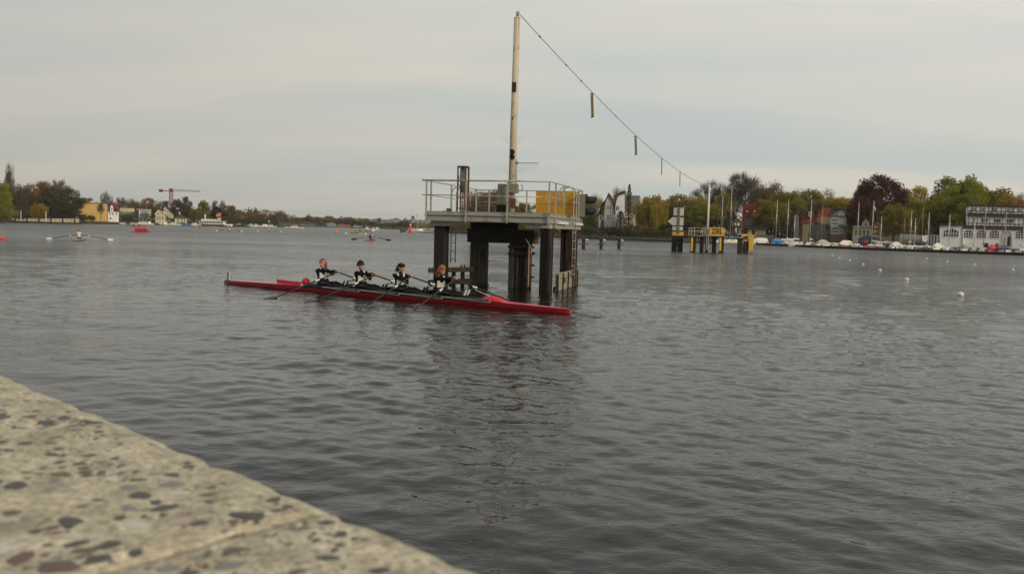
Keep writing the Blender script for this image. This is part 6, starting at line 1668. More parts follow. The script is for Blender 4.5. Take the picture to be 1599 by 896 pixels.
# ------------------------------------------------------------------ far finish platform with the yellow sign
zp = thing('platform', 'small distant platform on black piles carrying the yellow ZIEL sign', 'platform', (gx(1106, ZY, 1.5), ZY, 0))
def Q(px, py, Y=ZY, t=None): p = at(px, py, Y); o = (t or zp).location; return (p.x-o.x, p.z-o.z)
def qbox(px0, py0, px1, py1, y0, y1, name, m, t=None, Y=ZY, zb=None):
    t = t or zp; a, b_ = Q(px0, py0, Y, t), Q(px1, py1, Y, t); g = MB(); g.bbox((a[0], y0, b_[1] if zb is None else zb), (b_[0], y1, a[1]), 0.015); return g.build(name, m, t)
qbox(1078.6, 367.4, 1134, 369.6, 0, 3.2, 'deck', M['concrete'])
for (a, b_) in ((1083, 1087.6), (1096, 1100), (1116, 1119.6), (1126.6, 1131.4)): qbox(a, 370, b_, 394, 0.5, 0.95, 'pile', M['pile'], zb=-1)
for (a, b_) in ((1086, 1090), (1110, 1113), (1121, 1125)): qbox(a, 370, b_, 392, 2.4, 2.8, 'pile', M['pile'], zb=-1)
qbox(1083, 379, 1131, 381, 0.96, 1.1, 'cross_beam', M['pile']); qbox(1090, 388, 1126, 389, 2.0, 2.2, 'cross_beam', M['galv'])
for (a, b_) in ((1079.4, 1081.6), (1123.6, 1126.0)): qbox(a, 371, b_, 391.8, 0.0, 0.25, 'yellow_post', M['yellow2'])
for px in (1079.6, 1084.2, 1097.0, 1100.5): qbox(px, 355.3, px+0.8, 367.3, 0.02, 0.08, 'railing_post', M['galv'])
for py in (355.3, 361): qbox(1079.7, py, 1101.2, py+0.8, 0.03, 0.07, 'handrail', M['galv'])
for py in (355.6, 361): qbox(1084, py, 1133, py+0.6, 3.0, 3.05, 'handrail', M['galv'])
for px in (1084, 1133): qbox(px, 355.6, px+.6, 368, 3.0, 3.06, 'railing_post', M['galv'])
g = MB()
for px in (1103.2, 1106): a, b_ = Q(px, 370), Q(px, 391); g.box((a[0]-.03, -0.15, b_[1]), (a[0]+.03, -0.09, a[1]+0.3))
for k in range(7): a, b_ = Q(1103.2, 373+k*2.6), Q(1106, 373+k*2.6); g.box((a[0]+.03, -0.14, a[1]-.02), (b_[0]-.03, -0.1, a[1]+.02))
g.build('ladder', M['galv'], zp)
qbox(1104, 357.5, 1107.5, 367.3, 0.6, 0.9, 'lamp_box', M['black'])
# the sign
sgn = thing('sign', 'yellow sign reading ZIEL in black letters on the small distant platform', 'sign', (gx(1108, ZY, 2.5), ZY-0.15, at(1108, 367.5, ZY).z))
a, b_ = Q(1108.4, 355.4, ZY-0.15, sgn), Q(1130.8, 367.6, ZY-0.15, sgn)
g = MB(); g.bbox((a[0], -0.02, 0), (b_[0], 0.02, a[1]), 0.008); g.build('board', M['yellow2'], sgn)
g = MB(); W2, H2 = b_[0]-a[0], a[1]
for (p, q) in (((a[0]-.03, -0.03, -.03), (b_[0]+.03, .03, -.002)), ((a[0]-.03, -.03, H2+.002), (b_[0]+.03, .03, H2+.03)), ((a[0]-.03, -.03, -.002), (a[0]-.002, .03, H2+.002)), ((b_[0]+.002, -.03, -.002), (b_[0]+.03, .03, H2+.002))): g.box(p, q)
g.build('frame', M['galv'], sgn)
zt_ = text_mesh('ZIEL', 0.86, 0.003, 'lettering', mat('black lettering', (0.035,0.012,0.008), 0.6, 0, 0.05, 3, 0), 0.032)
inst('lettering', zt_, sgn, ((a[0]+b_[0])/2, -0.026, H2/2), (R(90), 0, 0), (0.80, 1.0, 1))
zm = thing('mast', 'thin white mast on the small distant platform behind the ZIEL sign', 'mast', (gx(1104.6, ZY+0.4, 2.2), ZY+0.4, at(1104.6, 368, ZY+.4).z))
tp = at(1108, 289.5, ZY+0.4); o_ = zm.location
g = MB(); g.tube([(0, 0, 0), (tp.x-o_.x, 0, tp.z-o_.z)], [0.15, 0.085], 10); g.build('tube', M['white'], zm, True); g = MB(); g.tube([(tp.x-o_.x, 0, tp.z-o_.z), (tp.x-o_.x, 0, tp.z-o_.z+0.25)], 0.05, 6); g.build('cap', M['galv'], zm)
# dolphin with blank white signs and an arrow
DY = 102
dl = thing('sign_dolphin', 'pair of black piles carrying blank white boards, one shaped like an arrow pointing left', 'signpost', (gx(1058, DY, 1), DY, 0))
qd = lambda *k, **kw: qbox(*k, t=dl, Y=DY, **kw)
qd(1050.2, 368.4, 1056.4, 392, 0, 0.5, 'pile', M['pile'], zb=-1); qd(1059.2, 368.4, 1065.8, 392, 0, 0.5, 'pile', M['pile'], zb=-1); qd(1056.5, 372, 1059.1, 384, 0.1, 0.4, 'brace', M['pile']); qd(1056.5, 379, 1059.1, 380, 0.0, 0.05, 'step', M['galv'])
qd(1050.8, 361.8, 1067.2, 368.1, -0.05, 0.6, 'head_block', M['yellow2']); qd(1058.3, 323.5, 1060.3, 365, -0.16, -0.06, 'post', mat('grey green post', (0.14,0.15,0.11), 0.6, 0, 0.1, 3, 0))
wm = mat('off white sign back', (0.50,0.49,0.46), 0.6, 0, 0.05, 2, 0)
qd(1052, 324.5, 1067.4, 337, -0.05, -0.01, 'upper_board', wm); qd(1050, 353.6, 1066, 360, -0.05, -0.01, 'lower_board', wm)
g = MB(); pts = [Q(*p, DY, dl) for p in ((1042.6, 345.4), (1049.8, 351.8), (1067, 352.2), (1067.4, 340), (1050.4, 339))]; g.prism(pts, -0.05, -0.01); g.build('arrow_board', wm, dl)
for py in (327, 334, 342, 349.5, 357): 
    a, b_ = Q(1052.5, py, DY, dl), Q(1066.5, py+0.5, DY, dl); g = MB(); g.box((a[0], -0.064, b_[1]), (b_[0], -0.052, a[1])); 
# dolphin with yellow uprights
RY = 100
rd = thing('dolphin', 'two black piles with yellow uprights and an orange band right of the ZIEL sign', 'mooring piles', (gx(1162, RY, 1), RY, 0))
qr = lambda *k, **kw: qbox(*k, t=rd, Y=RY, **kw)
qr(1153.2, 371.6, 1159.2, 395, 0, 0.46, 'pile', M['pile'], zb=-1); qr(1162.2, 376.8, 1168.2, 395, 0, 0.46, 'pile', M['pile'], zb=-1); qr(1162.0, 373.6, 1168.6, 376.5, -.03, 0.5, 'orange_band', mat('orange band', (0.55,0.14,0.02), 0.5, 0, 0.1, 3, 0)); qr(1159.3, 388, 1162.1, 390, 0.1, 0.3, 'brace', M['pile'])
qr(1160, 371, 1168, 373.3, 0.1, 0.4, 'head_block', M['rust']); qr(1169.2, 366.5, 1171.6, 391.4, -0.2, -0.05, 'yellow_upright', M['yellow2']); qr(1172.8, 366.9, 1175.2, 391, -0.2, -0.05, 'yellow_upright', M['yellow2']); qr(1171.7, 371, 1172.7, 387, -0.15, -0.08, 'gap_shade', M['black'])  # black strip paints the shade between the yellow uprights
g = MB(); pts = [Q(*p, RY, rd) for p in ((1157, 371.4), (1158.4, 365.2), (1168.6, 365.6), (1168.9, 368), (1160, 369.6), (1159.4, 371.4))]; g.prism(pts, -0.1, -0.04); g.build('yellow_frame', M['yellow2'], rd)
# three mooring piles with cross bars
pos = ((911, 'left'), (938.4, 'middle'), (966.4, 'right')); proto = None
for px, w_ in pos:
    p = wat(px, 388); lab = '%s one of three dark mooring piles with cross bars in front of the villa shore' % w_
    if proto is None:
        proto = t = thing('mooring_pile', lab, 'pile', p, 0, 'mooring piles with cross bars')
        g = MB(); g.tube([(0, 0, -1), (0, 0, 1.28)], [0.22, 0.20], 12); g.build('pile', M['pile'], t, True)
        g = MB(); g.bbox((-0.52, -0.26, 0.48), (0.52, -0.20, 0.62), 0.01); g.build('cross_bar', M['rust'], t)
        g = MB(); g.ball((0.38, 0.1, 1.05), (0.19, 0.14, 0.13), 10, 6); g.build('white_float', M['white'], t, True)
        g = MB(); g.lathe([(0.215, 1.281), (0.215, 1.31), (0.05, 1.36)], (0, 0, 0), 12); g.build('cap', M['black'], t)
    else: t = copy_tree(proto); t.location = p; t['label'] = lab

# ------------------------------------------------------------------ floating jetty
JP = [(1176, 200), (1190, 190), (1240, 177), (1300, 165), (1350, 158), (1400, 152), (1500, 145), (1599, 139), (1700, 133)]
def jd(px):
    for i in range(len(JP)-1):
        if JP[i][0] <= px <= JP[i+1][0]:
            f_ = (px-JP[i][0])/(JP[i+1][0]-JP[i][0]); return JP[i][1]+(JP[i+1][1]-JP[i][1])*f_
    return JP[-1][1]
def jpt(px, off=0.0):
    Y = jd(px)+off; return Vector((gx(px, Y, 0.3), Y, 0))
jt = thing('jetty', 'long low floating jetty with a dark edge running along the moored sailing boats', 'jetty', jpt(1190))
jw = mat('jetty planks', (0.20,0.18,0.15), 0.9, 0, 0.3, 4, 0.2)
k = 1180
while k < 1690:
    p0, p1 = jpt(k)-jt.location, jpt(k+14)-jt.location; d_ = (p1-p0).normalized(); n_ = Vector((-d_.y, d_.x, 0)); p1 = p1-d_*0.12
    g = MB()
    def ringj(p, z0, z1, o0, o1): return [tuple(p+n_*o0+Vector((0, 0, z0))), tuple(p+n_*o1+Vector((0, 0, z0))), tuple(p+n_*o1+Vector((0, 0, z1))), tuple(p+n_*o0+Vector((0, 0, z1)))]
    g.loft([ringj(p0, 0.40, 0.50, -0.05, 1.7), ringj(p1, 0.40, 0.50, -0.05, 1.7)]); g.build('deck_section', jw, jt)
    g = MB(); g.loft([ringj(p0, -0.2, 0.398, 0.0, 1.6), ringj(p1, -0.2, 0.398, 0.0, 1.6)]); g.build('float', M['pile'], jt)
    g = MB(); q = p0+n_*0.02+d_*1.0; g.box((q.x-0.09, q.y-0.09, 0.501), (q.x+0.09, q.y+0.09, 0.78)); g.build('bollard', M['pilewood'], jt)
    k += 14

# ------------------------------------------------------------------ sailing and motor boats
def hull_loft(L_, B_, fb, sheer=0.15, stern=0.75, n=12):
    rings_ = []
    for i in range(n+1):
        u = i/n; x = L_*(u-0.5); w_ = B_/2*(stern+(1-stern)*math.sin(PI*min(u*1.15, .5)))*max(0.02, (1-max(0, (u-0.45)/0.55)**2.2)); z = fb+sheer*u*u
        rings_.append([(x, -w_, z), (x, -w_*0.86, z*0.3), (x, -w_*0.45, -0.15), (x, 0, -0.2), (x, w_*0.45, -0.15), (x, w_*0.86, z*0.3), (x, w_, z)])
    g = MB(); g.loft(rings_, caps=True, closed=True); return g
def sailboat(px, off, L_, hullm, label, mast=None, cover=None, head=90, mm=None, cabinm=None, tent=None, B_=None, flag=None, mastx=0.08, group='boats moored at the jetty'):
    p = jpt(px, off) if px > 1176 else None
    B_ = B_ or L_*0.33; t = thing('sailing_boat' if mast else 'motor_boat', label, 'boat', p, R(head), group)
    hull_loft(L_, B_, 0.68).build('hull', hullm, t, True)
    g = MB(); rr_ = []
    for i in range(11):
        u = 0.02+0.93*i/10; x = L_*(u-.5); w_ = B_/2*(0.75+0.25*math.sin(PI*min(u*1.15, .5)))*max(.02, 1-max(0, (u-.45)/.55)**2.2)*0.93; rr_.append([(x, -w_, 0.70+.15*u*u), (x, 0, 0.74+.15*u*u), (x, w_, .70+.15*u*u)])
    g.loft(rr_, caps=False, closed=False); g.f = [f[::-1] for f in g.f]; g.build('deck', M['whitegel'] if hullm is not W_['wood'] else W_['wood'], t, True)
    if not tent or mast:
        g = MB(); cw = B_*0.52; x0, x1 = -L_*0.12, L_*0.22; r0 = [(x0, -cw/2, .72), (x1, -cw/2*.8, .74), (x1, cw/2*.8, .74), (x0, cw/2, .72)]; r1 = [(x0+.05, -cw/2*.9, 1.12), (x1-.35, -cw/2*.7, 1.08), (x1-.35, cw/2*.7, 1.08), (x0+.05, cw/2*.9, 1.12)]
        g.loft([r0, r1]); cb = g.build('cabin', cabinm or M['whitegel'], t)
        for s_ in (-1, 1):
            g = MB(); y = s_*cw/2*.93; g.loft([[(x0+.4, y, .84), (x1-.5, y*.86, .85), (x1-.6, y*.84, 1.0), (x0+.4, y*.985, 1.0)], [(x0+.4, y*1.05, .84), (x1-.5, y*.93, .85), (x1-.6, y*.9, 1.0), (x0+.4, y*1.04, 1.0)]]); g.build('cabin_window', M['glass'], cb)
    if mast:
        tx_, ty_ = mast; tw = at(tx_, ty_, p.y); H_ = tw.z-0.0
        xm = L_*mastx; mt_ = mm or M['alu']
        lx = (Matrix.Rotation(-R(head), 3, 'Z') @ Vector((tw.x-p.x, 0, 0)))
        g = MB(); g.tube([(xm, 0, 0.7), (xm+0.0, 0, H_)], [0.075, 0.05], 7); g.build('mast', mt_, t, True)
        g = MB(); g.tube([(xm-.05, 0, 1.55), (xm-L_*.42, 0, 1.6)], 0.045, 6); bo_ = g.build('boom', mt_, t)
        if cover is not None:
            g = MB(); g.tube([(xm+.02, 0, 1.95), (xm-.1, 0, 1.72), (xm-L_*.2, 0, 1.68), (xm-L_*.41, 0, 1.66)], [.10, .17, .15, .07], 8); g.build('sail_cover', cover, bo_, True)
        for (a, b_) in (((L_*.47, 0, .85), (xm+.03, 0, H_-.4)), ((-L_*.48, 0, .75), (xm-.03, 0, H_-.05)), ((xm, -B_*.45, .75), (xm, 0, H_*.85)), ((xm, B_*.45, .75), (xm, 0, H_*.85))):
            g = MB(); g.tube([a, b_], 0.010, 3); g.build('stay', M['galv'], t)
        for f_ in (.5, .75):
            g = MB(); g.tube([(xm, -B_*.25*(1.3-f_), H_*f_), (xm, B_*.25*(1.3-f_), H_*f_)], 0.02, 4); g.build('spreader', mt_, t)
    if tent:
        g = MB(); w_ = B_*.46; 
        r_ = lambda x, s_: [(x, -w_*s_, .70), (x, -w_*s_*.9, 1.05), (x, 0, .95+0.75*s_), (x, w_*s_*.9, 1.05), (x, w_*s_, .70)]
        g.loft([r_(-L_*.46, .85), r_(-L_*.2, 1.0), r_(L_*.15, 1.0), r_(L_*.40, .35)]); g.build('boat_cover', tent, t, False)
    if flag:
        tw = at(flag[0], flag[1], p.y); g = MB(); rr_ = []
        for i in range(7): rr_.append([(xm-.05-i*.13, .06*math.sin(i*1.1), H_-1.6-.06*i), (xm-.05-i*.13, .06*math.sin(i*1.1)+.01, H_-1.6-.06*i), (xm-.05-i*.13, .06*math.sin(i*1.1)+.01, H_-.9-.07*i), (xm-.05-i*.13, .06*math.sin(i*1.1), H_-.9-.07*i)])
        g.loft(rr_); g.build('flag', mat('pale red flag', (0.45,0.25,0.22), 0.8, 0, 0.1, 3, 0), t)
    return t
wg = M['whitegel']; redh = mat('dark red boat hull', (0.36,0.012,0.03), 0.35, 0, 0.1, 2, 0)
sailboat(1141, 6, 7, wg, 'white boat behind the yellow sign platform with a tall bare mast', (1147.5, 294), M['white'], 150) if False else None
B_L = [ # px, off, L, hull, label, kwargs
 (1212, 5, 6.5, W_['bluecover'], 'sailing boat under a bright blue cover near the left end of the jetty', dict(mast=(1215, 312), tent=W_['bluecover'], head=235, cover=mat('rusty orange sail bag', (0.30,0.07,0.03), 0.7, 0, 0.1, 3, 0))),
 (1186, 9, 4.5, wg, 'small white dinghy at the left start of the jetty under the yellow boathouse', dict(head=200, tent=W_['canvas'])),
 (1229, 6, 7.5, wg, 'white sailing boat with two tall close masts right of the bright blue one', dict(mast=(1232, 312), head=245, cover=M['white'])),
 (1241, 5, 6.5, wg, 'white sailing boat with a shorter leaning mast among the tall masts', dict(mast=(1247, 336), head=225, cover=W_['canvas'])),
 (1248, 1.9, 5.0, wg, 'open white dinghy lying low against the jetty left of the tallest mast', dict(head=190)),
 (1265, 6, 8, wg, 'white sailing boat with a straight pale mast in front of the brick house', dict(mast=(1266.6, 312), head=240, cover=W_['canvas'])),
 (1283, 7, 7, wg, 'sailing boat with a brownish mast and beige tarpaulin in front of the red roof', dict(mast=(1287, 321), tent=W_['beige'], head=235, mm=mat('brownish mast', (0.30,0.20,0.12), 0.5, 0, 0.1, 3, 0))),
 (1298, 4, 5.5, wg, 'white low motor boat left of the small red boats', dict(head=215)),
 (1306, 6, 6, wg, 'white motor boat with a low cabin below the glass gabled house', dict(head=232)),
 (1319, 4, 4.4, redh, 'small red hulled boat below the glass gabled house', dict(head=215, tent=W_['canvas'])),
 (1338, 6, 7, wg, 'pale sailing boat with a tall mast left of the large red hull', dict(mast=(1344, 316), head=245, cover=W_['teal'])),
 (1363, 4.5, 6.4, redh, 'large red hulled sailing boat with a flag high on its mast', dict(mast=(1365, 313.6), head=215, cover=W_['beige'], flag=(1366, 318))),
 (1374, 10, 6.5, wg, 'sailing boat with a short mast just behind the large red hull', dict(mast=(1371.6, 338), head=250)),
 (1398, 6, 6.5, wg, 'boat under a bright white tent cover right of the large red hull', dict(head=235, tent=W_['canvas'])),
 (1409, 14, 6.5, W_['wood'], 'varnished boat with an orange mast behind the white tent cover', dict(mast=(1407, 341), head=260, mm=W_['wood'])),
 (1420, 5, 7, wg, 'white sailing boat with two close masts below the wrapped hull', dict(mast=(1422.7, 328.7), head=250, cover=M['white'])),
 (1426, 13, 6, wg, 'sailing boat with a thin short mast behind the wrapped hull', dict(mast=(1424.7, 341), head=262)),
 (1441, 6, 8, mat('dark blue hull', (0.02,0.03,0.06), 0.4, 0, 0.1, 2, 0), 'dark hulled sailing boat with the thick orange wooden mast', dict(mast=(1443.6, 321), head=215, mm=W_['wood'], cover=mat('dark blue hull', (0.02,0.03,0.06), 0.4, 0, 0.1, 2, 0))),
 (1447, 10, 6.5, wg, 'white sailing boat with a slim silver mast beside the orange wooden mast', dict(mast=(1445.5, 332), head=255)),
 (1463, 4.5, 6.0, W_['canvas'], 'boat under a rounded white canvas cover in front of the clubhouse annexe', dict(head=232, tent=W_['canvas'])),
 (1481, 5, 6.5, wg, 'white sailing boat with a short mast before the arched annexe window', dict(mast=(1482, 335), head=235)),
 (1504, 5, 6.5, wg, 'boat under a grey green cover at the corner of the clubhouse annexe', dict(head=240, tent=W_['teal'])),
 (1519, 6, 5.5, wg, 'white boat with a small mast before the second arched window', dict(mast=(1522, 344), head=250)),
 (1535, 5, 7, wg, 'white sailing boat with a tan mast before the third arched window', dict(mast=(1537.7, 322), head=240, mm=mat('tan mast', (0.45,0.33,0.22), 0.5, 0, 0.1, 3, 0), cover=redh)),
 (1548, 3.4, 3.6, redh, 'small red covered boat under the clubhouse windows', dict(head=225, tent=redh)),
 (1567, 5, 7.5, wg, 'white sailing boat with a dark blue cover before the clubhouse door', dict(mast=(1568, 325), head=245, tent=W_['tarp'], mm=mat('tan mast', (0.45,0.33,0.22), 0.5, 0, 0.1, 3, 0))),
 (1595, 5, 8, wg, 'white sailing boat with the tallest white mast at the right picture edge', dict(mast=(1597, 305), head=248, cover=M['white'], mm=M['white'])),
 (1640, 5, 7, wg, 'white motor boat beyond the right picture edge at the jetty', dict(head=230, tent=W_['beige'])),
]
for (px, off, L_, hm_, lb, kw) in B_L: sailboat(px, off, L_, hm_, lb, **kw)
# boats behind the ZIEL platform, own distance
def jpt2(px, Y): return Vector((gx(px, Y, 0.3), Y, 0))
_j = jpt
for (px, Y, L_, lb, kw) in ((1128, 206, 6.5, 'white sailing boat whose thin mast stands left of the taller one behind the ZIEL sign', dict(mast=(1128.7, 305), head=215)),
    (1143, 200, 8, 'white sailing boat with blue cover and tall mast right of the ZIEL sign', dict(mast=(1147.5, 294), head=200, cover=W_['bluecover'])),
    (1159, 206, 7, 'sailing boat with an orange mast and leaning stay behind the yellow dolphin', dict(mast=(1161, 324), head=225, mm=W_['wood']))):
    jpt = lambda a, b_=0, _p=jpt2(px, Y): _p
    sailboat(1177, 0, L_, wg, lb, **kw)
jpt = _j
# hull wrapped in white foil on trestles, blue tarpaulin shelter, upturned dinghies, small bits on the bank
t = thing('wrapped_boat', 'boat wrapped in greyish white foil standing ashore on trestles', 'boat', (gx(1424, 172, 2), 172, GZ), R(118))
g = hull_loft(5.8, 2.3, 1.3, 0.2); g.v = [(x, y, z+0.9) for x, y, z in g.v]; g.build('foil', W_['wrap'], t)
for x in (-1.6, 1.4):
    g = MB(); g.box((x-.1, -1, 0), (x+.1, 1, .12)); g.box((x-.08, -.9, .121), (x+.08, -.75, .8)); g.box((x-.08, .75, .121), (x+.08, .9, .8)); g.build('trestle', M['rust'], t)
t = thing('tarpaulin_shelter', 'dark blue tarpaulin shelter before the low yellow villa', 'shelter', (gx(1360, 182, 2), 182, GZ-.1), R(-30))
g = MB(); g.prism([(-2.8, 0), (-2.8, 1.2), (-.6, 2.1), (1.8, 1.5), (2.8, 0.9), (2.8, 0)], -1.5, 1.5); g.build('tarpaulin', W_['tarp'], t)
for (px, Y, lb, c, hd_) in ((1377, 180, 'white upturned dinghy ashore left of the thick dark trunk', M['whitegel'], 20), (1389, 180, 'small pale dinghy ashore right of the thick dark trunk', M['whitegel'], 160), (1350, 181, 'red dinghy standing ashore beside the blue tarpaulin', redh, 70), (1228, 196, 'white cabin boat laid up ashore behind the bright blue covered boat', M['whitegel'], 10)):
    t = thing('dinghy', lb, 'dinghy', (gx(px, Y, 1), Y, GZ+0.15), R(hd_)); hull_loft(3.6, 1.3, .55).build('hull', c, t, True); g = MB(); g.box((-.2, -.5, .56), (.05, .5, .6)); g.build('thwart', W_['wood'], t)
for (px, Y, lb, c) in ((1557, 160, 'red round barrel on the clubhouse terrace', redh), (1540, 160, 'dark planter bush on the clubhouse terrace', M['pile'])):
    t = thing('barrel', lb, 'barrel', (gx(px, Y, 1), Y, GZ), 0); g = MB(); g.lathe([(.3, 0), (.38, .35), (.38, .6), (.3, .95)], (0, 0, 0), 12); g.build('body', c, t, True); g = MB(); g.lathe([(.305, .951), (.305, .99), (.1, 1.0)], (0, 0, 0), 12); g.build('lid', M['black'], t)

# ------------------------------------------------------------------ small craft along the left and middle shore
def smallboat(px, py, L_, head, hm_, label, cabin=True, cm_=None, group='small boats along the left shore', kind='motor_boat', hs=1.0):
    p = wat(px, py); head -= math.degrees(math.atan2(p.x, p.y)); t = thing(kind, label, 'boat', p, R(head), group); B_ = L_*.32
    hull_loft(L_, B_, .62*hs).build('hull', hm_, t, True)
    if cabin:
        g = MB(); g.loft([[(-L_*.2, -B_*.33, .6*hs), (L_*.2, -B_*.28, .6*hs), (L_*.2, B_*.28, .6*hs), (-L_*.2, B_*.33, .6*hs)], [(-L_*.18, -B_*.3, 1.5*hs), (L_*.08, -B_*.24, 1.45*hs), (L_*.08, B_*.24, 1.45*hs), (-L_*.18, B_*.3, 1.5*hs)]]); c_ = g.build('cabin', cm_ or M['whitegel'], t)
        g = MB(); g.loft([[(-L_*.17, -B_*.335, 1.0*hs), (L_*.12, -B_*.29, 1.0*hs), (L_*.12, B_*.29, 1.0*hs), (-L_*.17, B_*.335, 1.0*hs)], [(-L_*.17, -B_*.32, 1.25*hs), (L_*.09, -B_*.275, 1.25*hs), (L_*.09, B_*.275, 1.25*hs), (-L_*.17, B_*.32, 1.25*hs)]]); g.build('cabin_window', M['glass'], c_)
    return t
lst = [(178, 349.8, 7, 10, 'white motor boat at the bank before the red roofed white house'), (184, 350.2, 6, 170, 'low white launch close right of the red roofed house'), (222, 351.4, 9, 178, 'pale boat with a flat roof before the light blue house'),
 (233, 351.3, 6, 95, 'small white boat seen end on right of the light blue house'), (247, 351.4, 8, 175, 'long low white boat before the cream gabled house'), (258, 351.8, 7, 92, 'white cabin boat before the tall gabled house'),
 (270, 352.0, 7, 178, 'white boat left of the blue covered boat by the pavilion'), (293, 352.4, 8, 178, 'flat white boat right of the blue covered boat'), (303, 352.6, 6, 165, 'white cruiser left of the long moored ship'),
 (372, 353.8, 5.5, 170, 'small white boat right of the orange flag'), (380, 354.2, 6, 175, 'dark open boat with a white rail by the olive trees'), (391, 354.3, 5, 160, 'little white boat below the distant bare poplar'), (400, 354.4, 5, 20, 'little white runabout right below the golden brown tree'),
 (414, 354.9, 7, 10, 'white cabin cruiser near the end of the left shore'), (422, 355.2, 6, 170, 'pale boat at the very end of the left shore'), (365, 353.4, 5, 95, 'bright white boat seen end on beside the maroon boat')]
for i, (px, py, L_, hd_, lb) in enumerate(lst): smallboat(px, py, L_, hd_, M['whitegel'] if i != 10 else M['pile'], lb, cabin=i not in (1, 7, 10))
smallboat(284, 352.2, 8, 175, W_['bluecover'], 'blue covered boat moored at the white pavilion', cm_=W_['bluecover'])
# long white excursion ship
p = wat(336, 353.2); sh = thing('excursion_ship', 'long white excursion ship with a row of dark windows moored on the left shore', 'ship', p, R(-4))
hull_loft(17, 3.6, .9, .3).build('hull', M['whitegel'], sh, True); g = MB(); g.bbox((-7.4, -1.5, .93), (4.6, 1.5, 2.3), .1); c_ = g.build('saloon', M['white'], sh); g = MB(); g.bbox((-7.8, -1.7, 2.303), (5.0, 1.7, 2.45), .03); g.build('roof', M['white'], sh)
for i in range(10): g = MB(); g.box((-7.0+i*1.15, -1.53, 1.4), (-6.2+i*1.15, -1.503, 2.05)); g.build('window', M['glass'], c_)
g = MB(); g.box((-8.3, -1.815, .15), (6.5, -1.70, .32)); g.build('rubbing_strake', M['black'], sh)
# orange flag on a pole
p = at(345, 350, 396); t = thing('flag', 'orange flag on a pole among the left shore trees', 'flag', (p.x, 396, GZ)); tp_ = at(341, 333, 396).z-GZ
g = MB(); g.tube([(0, 0, 0), (0, 0, tp_+.6)], .08, 6); g.build('pole', M['galv'], t); g = MB(); rr_ = [[(-i*.4, .15*math.sin(i), tp_-1.3-.1*i), (-i*.4, .15*math.sin(i)+.02, tp_-1.3-.1*i), (-i*.4, .15*math.sin(i)+.02, tp_+.4-.14*i), (-i*.4, .15*math.sin(i), tp_+.4-.14*i)] for i in range(7)]; g.loft(rr_); g.build('cloth', mat('orange cloth', (0.62,0.20,0.10), 0.8, 0, 0.1, 2, 0), t)
p = at(420, 345.6, 440); t = thing('balloon', 'small white ball shaped lamp on a pole above the end of the left shore', 'lamp', (p.x, 440, 0)); g = MB(); g.tube([(0, 0, -.5), (0, 0, p.z-.4)], .07, 6); g.build('pole', M['galv'], t); g = MB(); g.ball((0, 0, p.z), .45, 12, 8); g.build('globe', M['white'], t, True)
# middle shore boats and marks
MG = 'boats by the middle shore'
for (px, py, L_, hd_, hm_, lb) in ((459, 357.2, 8, 178, M['whitegel'], 'white boat at the left start of the distant middle shore'), (583, 362.0, 3.6, 80, M['whitegel'], 'white motor boat with black hull line right of the yellow boat'), (589, 358.8, 4, 50, M['whitegel'], 'small white boat just behind the black lined one'),
   (573, 358.2, 4, 40, M['whitegel'], 'tiny white boat left of the black lined motor boat'), (655, 363.0, 8, 15, M['whitegel'], 'white boat hull right of the red marker pillar'), (668, 363.5, 9, 170, M['whitegel'], 'white cruiser directly left of the platform pile'), (661, 361.5, 7, 100, M['whitegel'], 'white boat behind the hull right of the red pillar'), (676, 362.2, 8, 20, M['whitegel'], 'white cruiser partly hidden behind the left platform pile'),
   (713, 363.2, 8, 175, M['whitegel'], 'white boat seen under the platform right of the left pile'), (726, 363.8, 7, 10, M['whitegel'], 'white boat seen under the platform left of the inner timber leg'), (645, 362.5, 9, 5, M['pile'], 'dark low hull left of the white boats by the red pillar')):
    smallboat(px, py, L_, hd_, hm_, lb, group=MG)
def mastboat(px, py, ptop, L_, lb, hd_=20):
    p = wat(px, py); t = smallboat(px, py, L_, hd_, M['whitegel'], lb, group=MG, kind='sailing_boat'); H_ = at(px, ptop, p.y).z
    g = MB(); g.tube([(.3, 0, .6), (.3, 0, H_)], .10, 6); g.build('mast', M['galv'], t)
    for a in (-L_*.45, L_*.45): g = MB(); g.tube([(a, 0, .7), (.3, 0, H_-.3)], .03, 3); g.build('stay', M['galv'], t)
mastboat(650, 362.8, 333, 8, 'sailing boat with the tallest mast beside the red marker pillar'); mastboat(654, 362, 343, 7, 'sailing boat with a shorter mast right of the tallest one by the red pillar', 160); mastboat(663, 362.5, 341, 8, 'sailing boat with a pale mast just left of the platform')
p = wat(640.5, 363.5); t = thing('marker_pillar', 'red and white marker pillar standing in the water left of the platform', 'marker', p)
g = MB(); g.lathe([(.5, -.5), (.5, 1.0), (.28, 1.3), (.28, 2.6)], (0, 0, 0), 10); g.build('pillar', M['redbuoy'], t, True); g = MB(); g.lathe([(.29, 2.601), (.29, 3.0), (.05, 3.1)], (0, 0, 0), 10); g.build('cap', M['white'], t)
p = at(642.5, 340, 330); t = thing('flag', 'small blue flag on a pole left of the river platform', 'flag', (p.x, 330, 0)); g = MB(); g.tube([(0, 0, .3), (.0, 0, p.z+1)], .05, 6); g.build('pole', M['galv'], t)
g = MB(); g.loft([[(.05+i*.25, .08*math.sin(i*1.3), p.z-.7+.12*i), (.05+i*.25, .08*math.sin(i*1.3)+.02, p.z-.7+.12*i), (.05+i*.25, .08*math.sin(i*1.3)+.02, p.z+.5+.1*i), (.05+i*.25, .08*math.sin(i*1.3), p.z+.5+.1*i)] for i in range(5)]); g.build('cloth', mat('blue cloth', (0.03,0.08,0.25), 0.8, 0, 0.1, 2, 0), t)
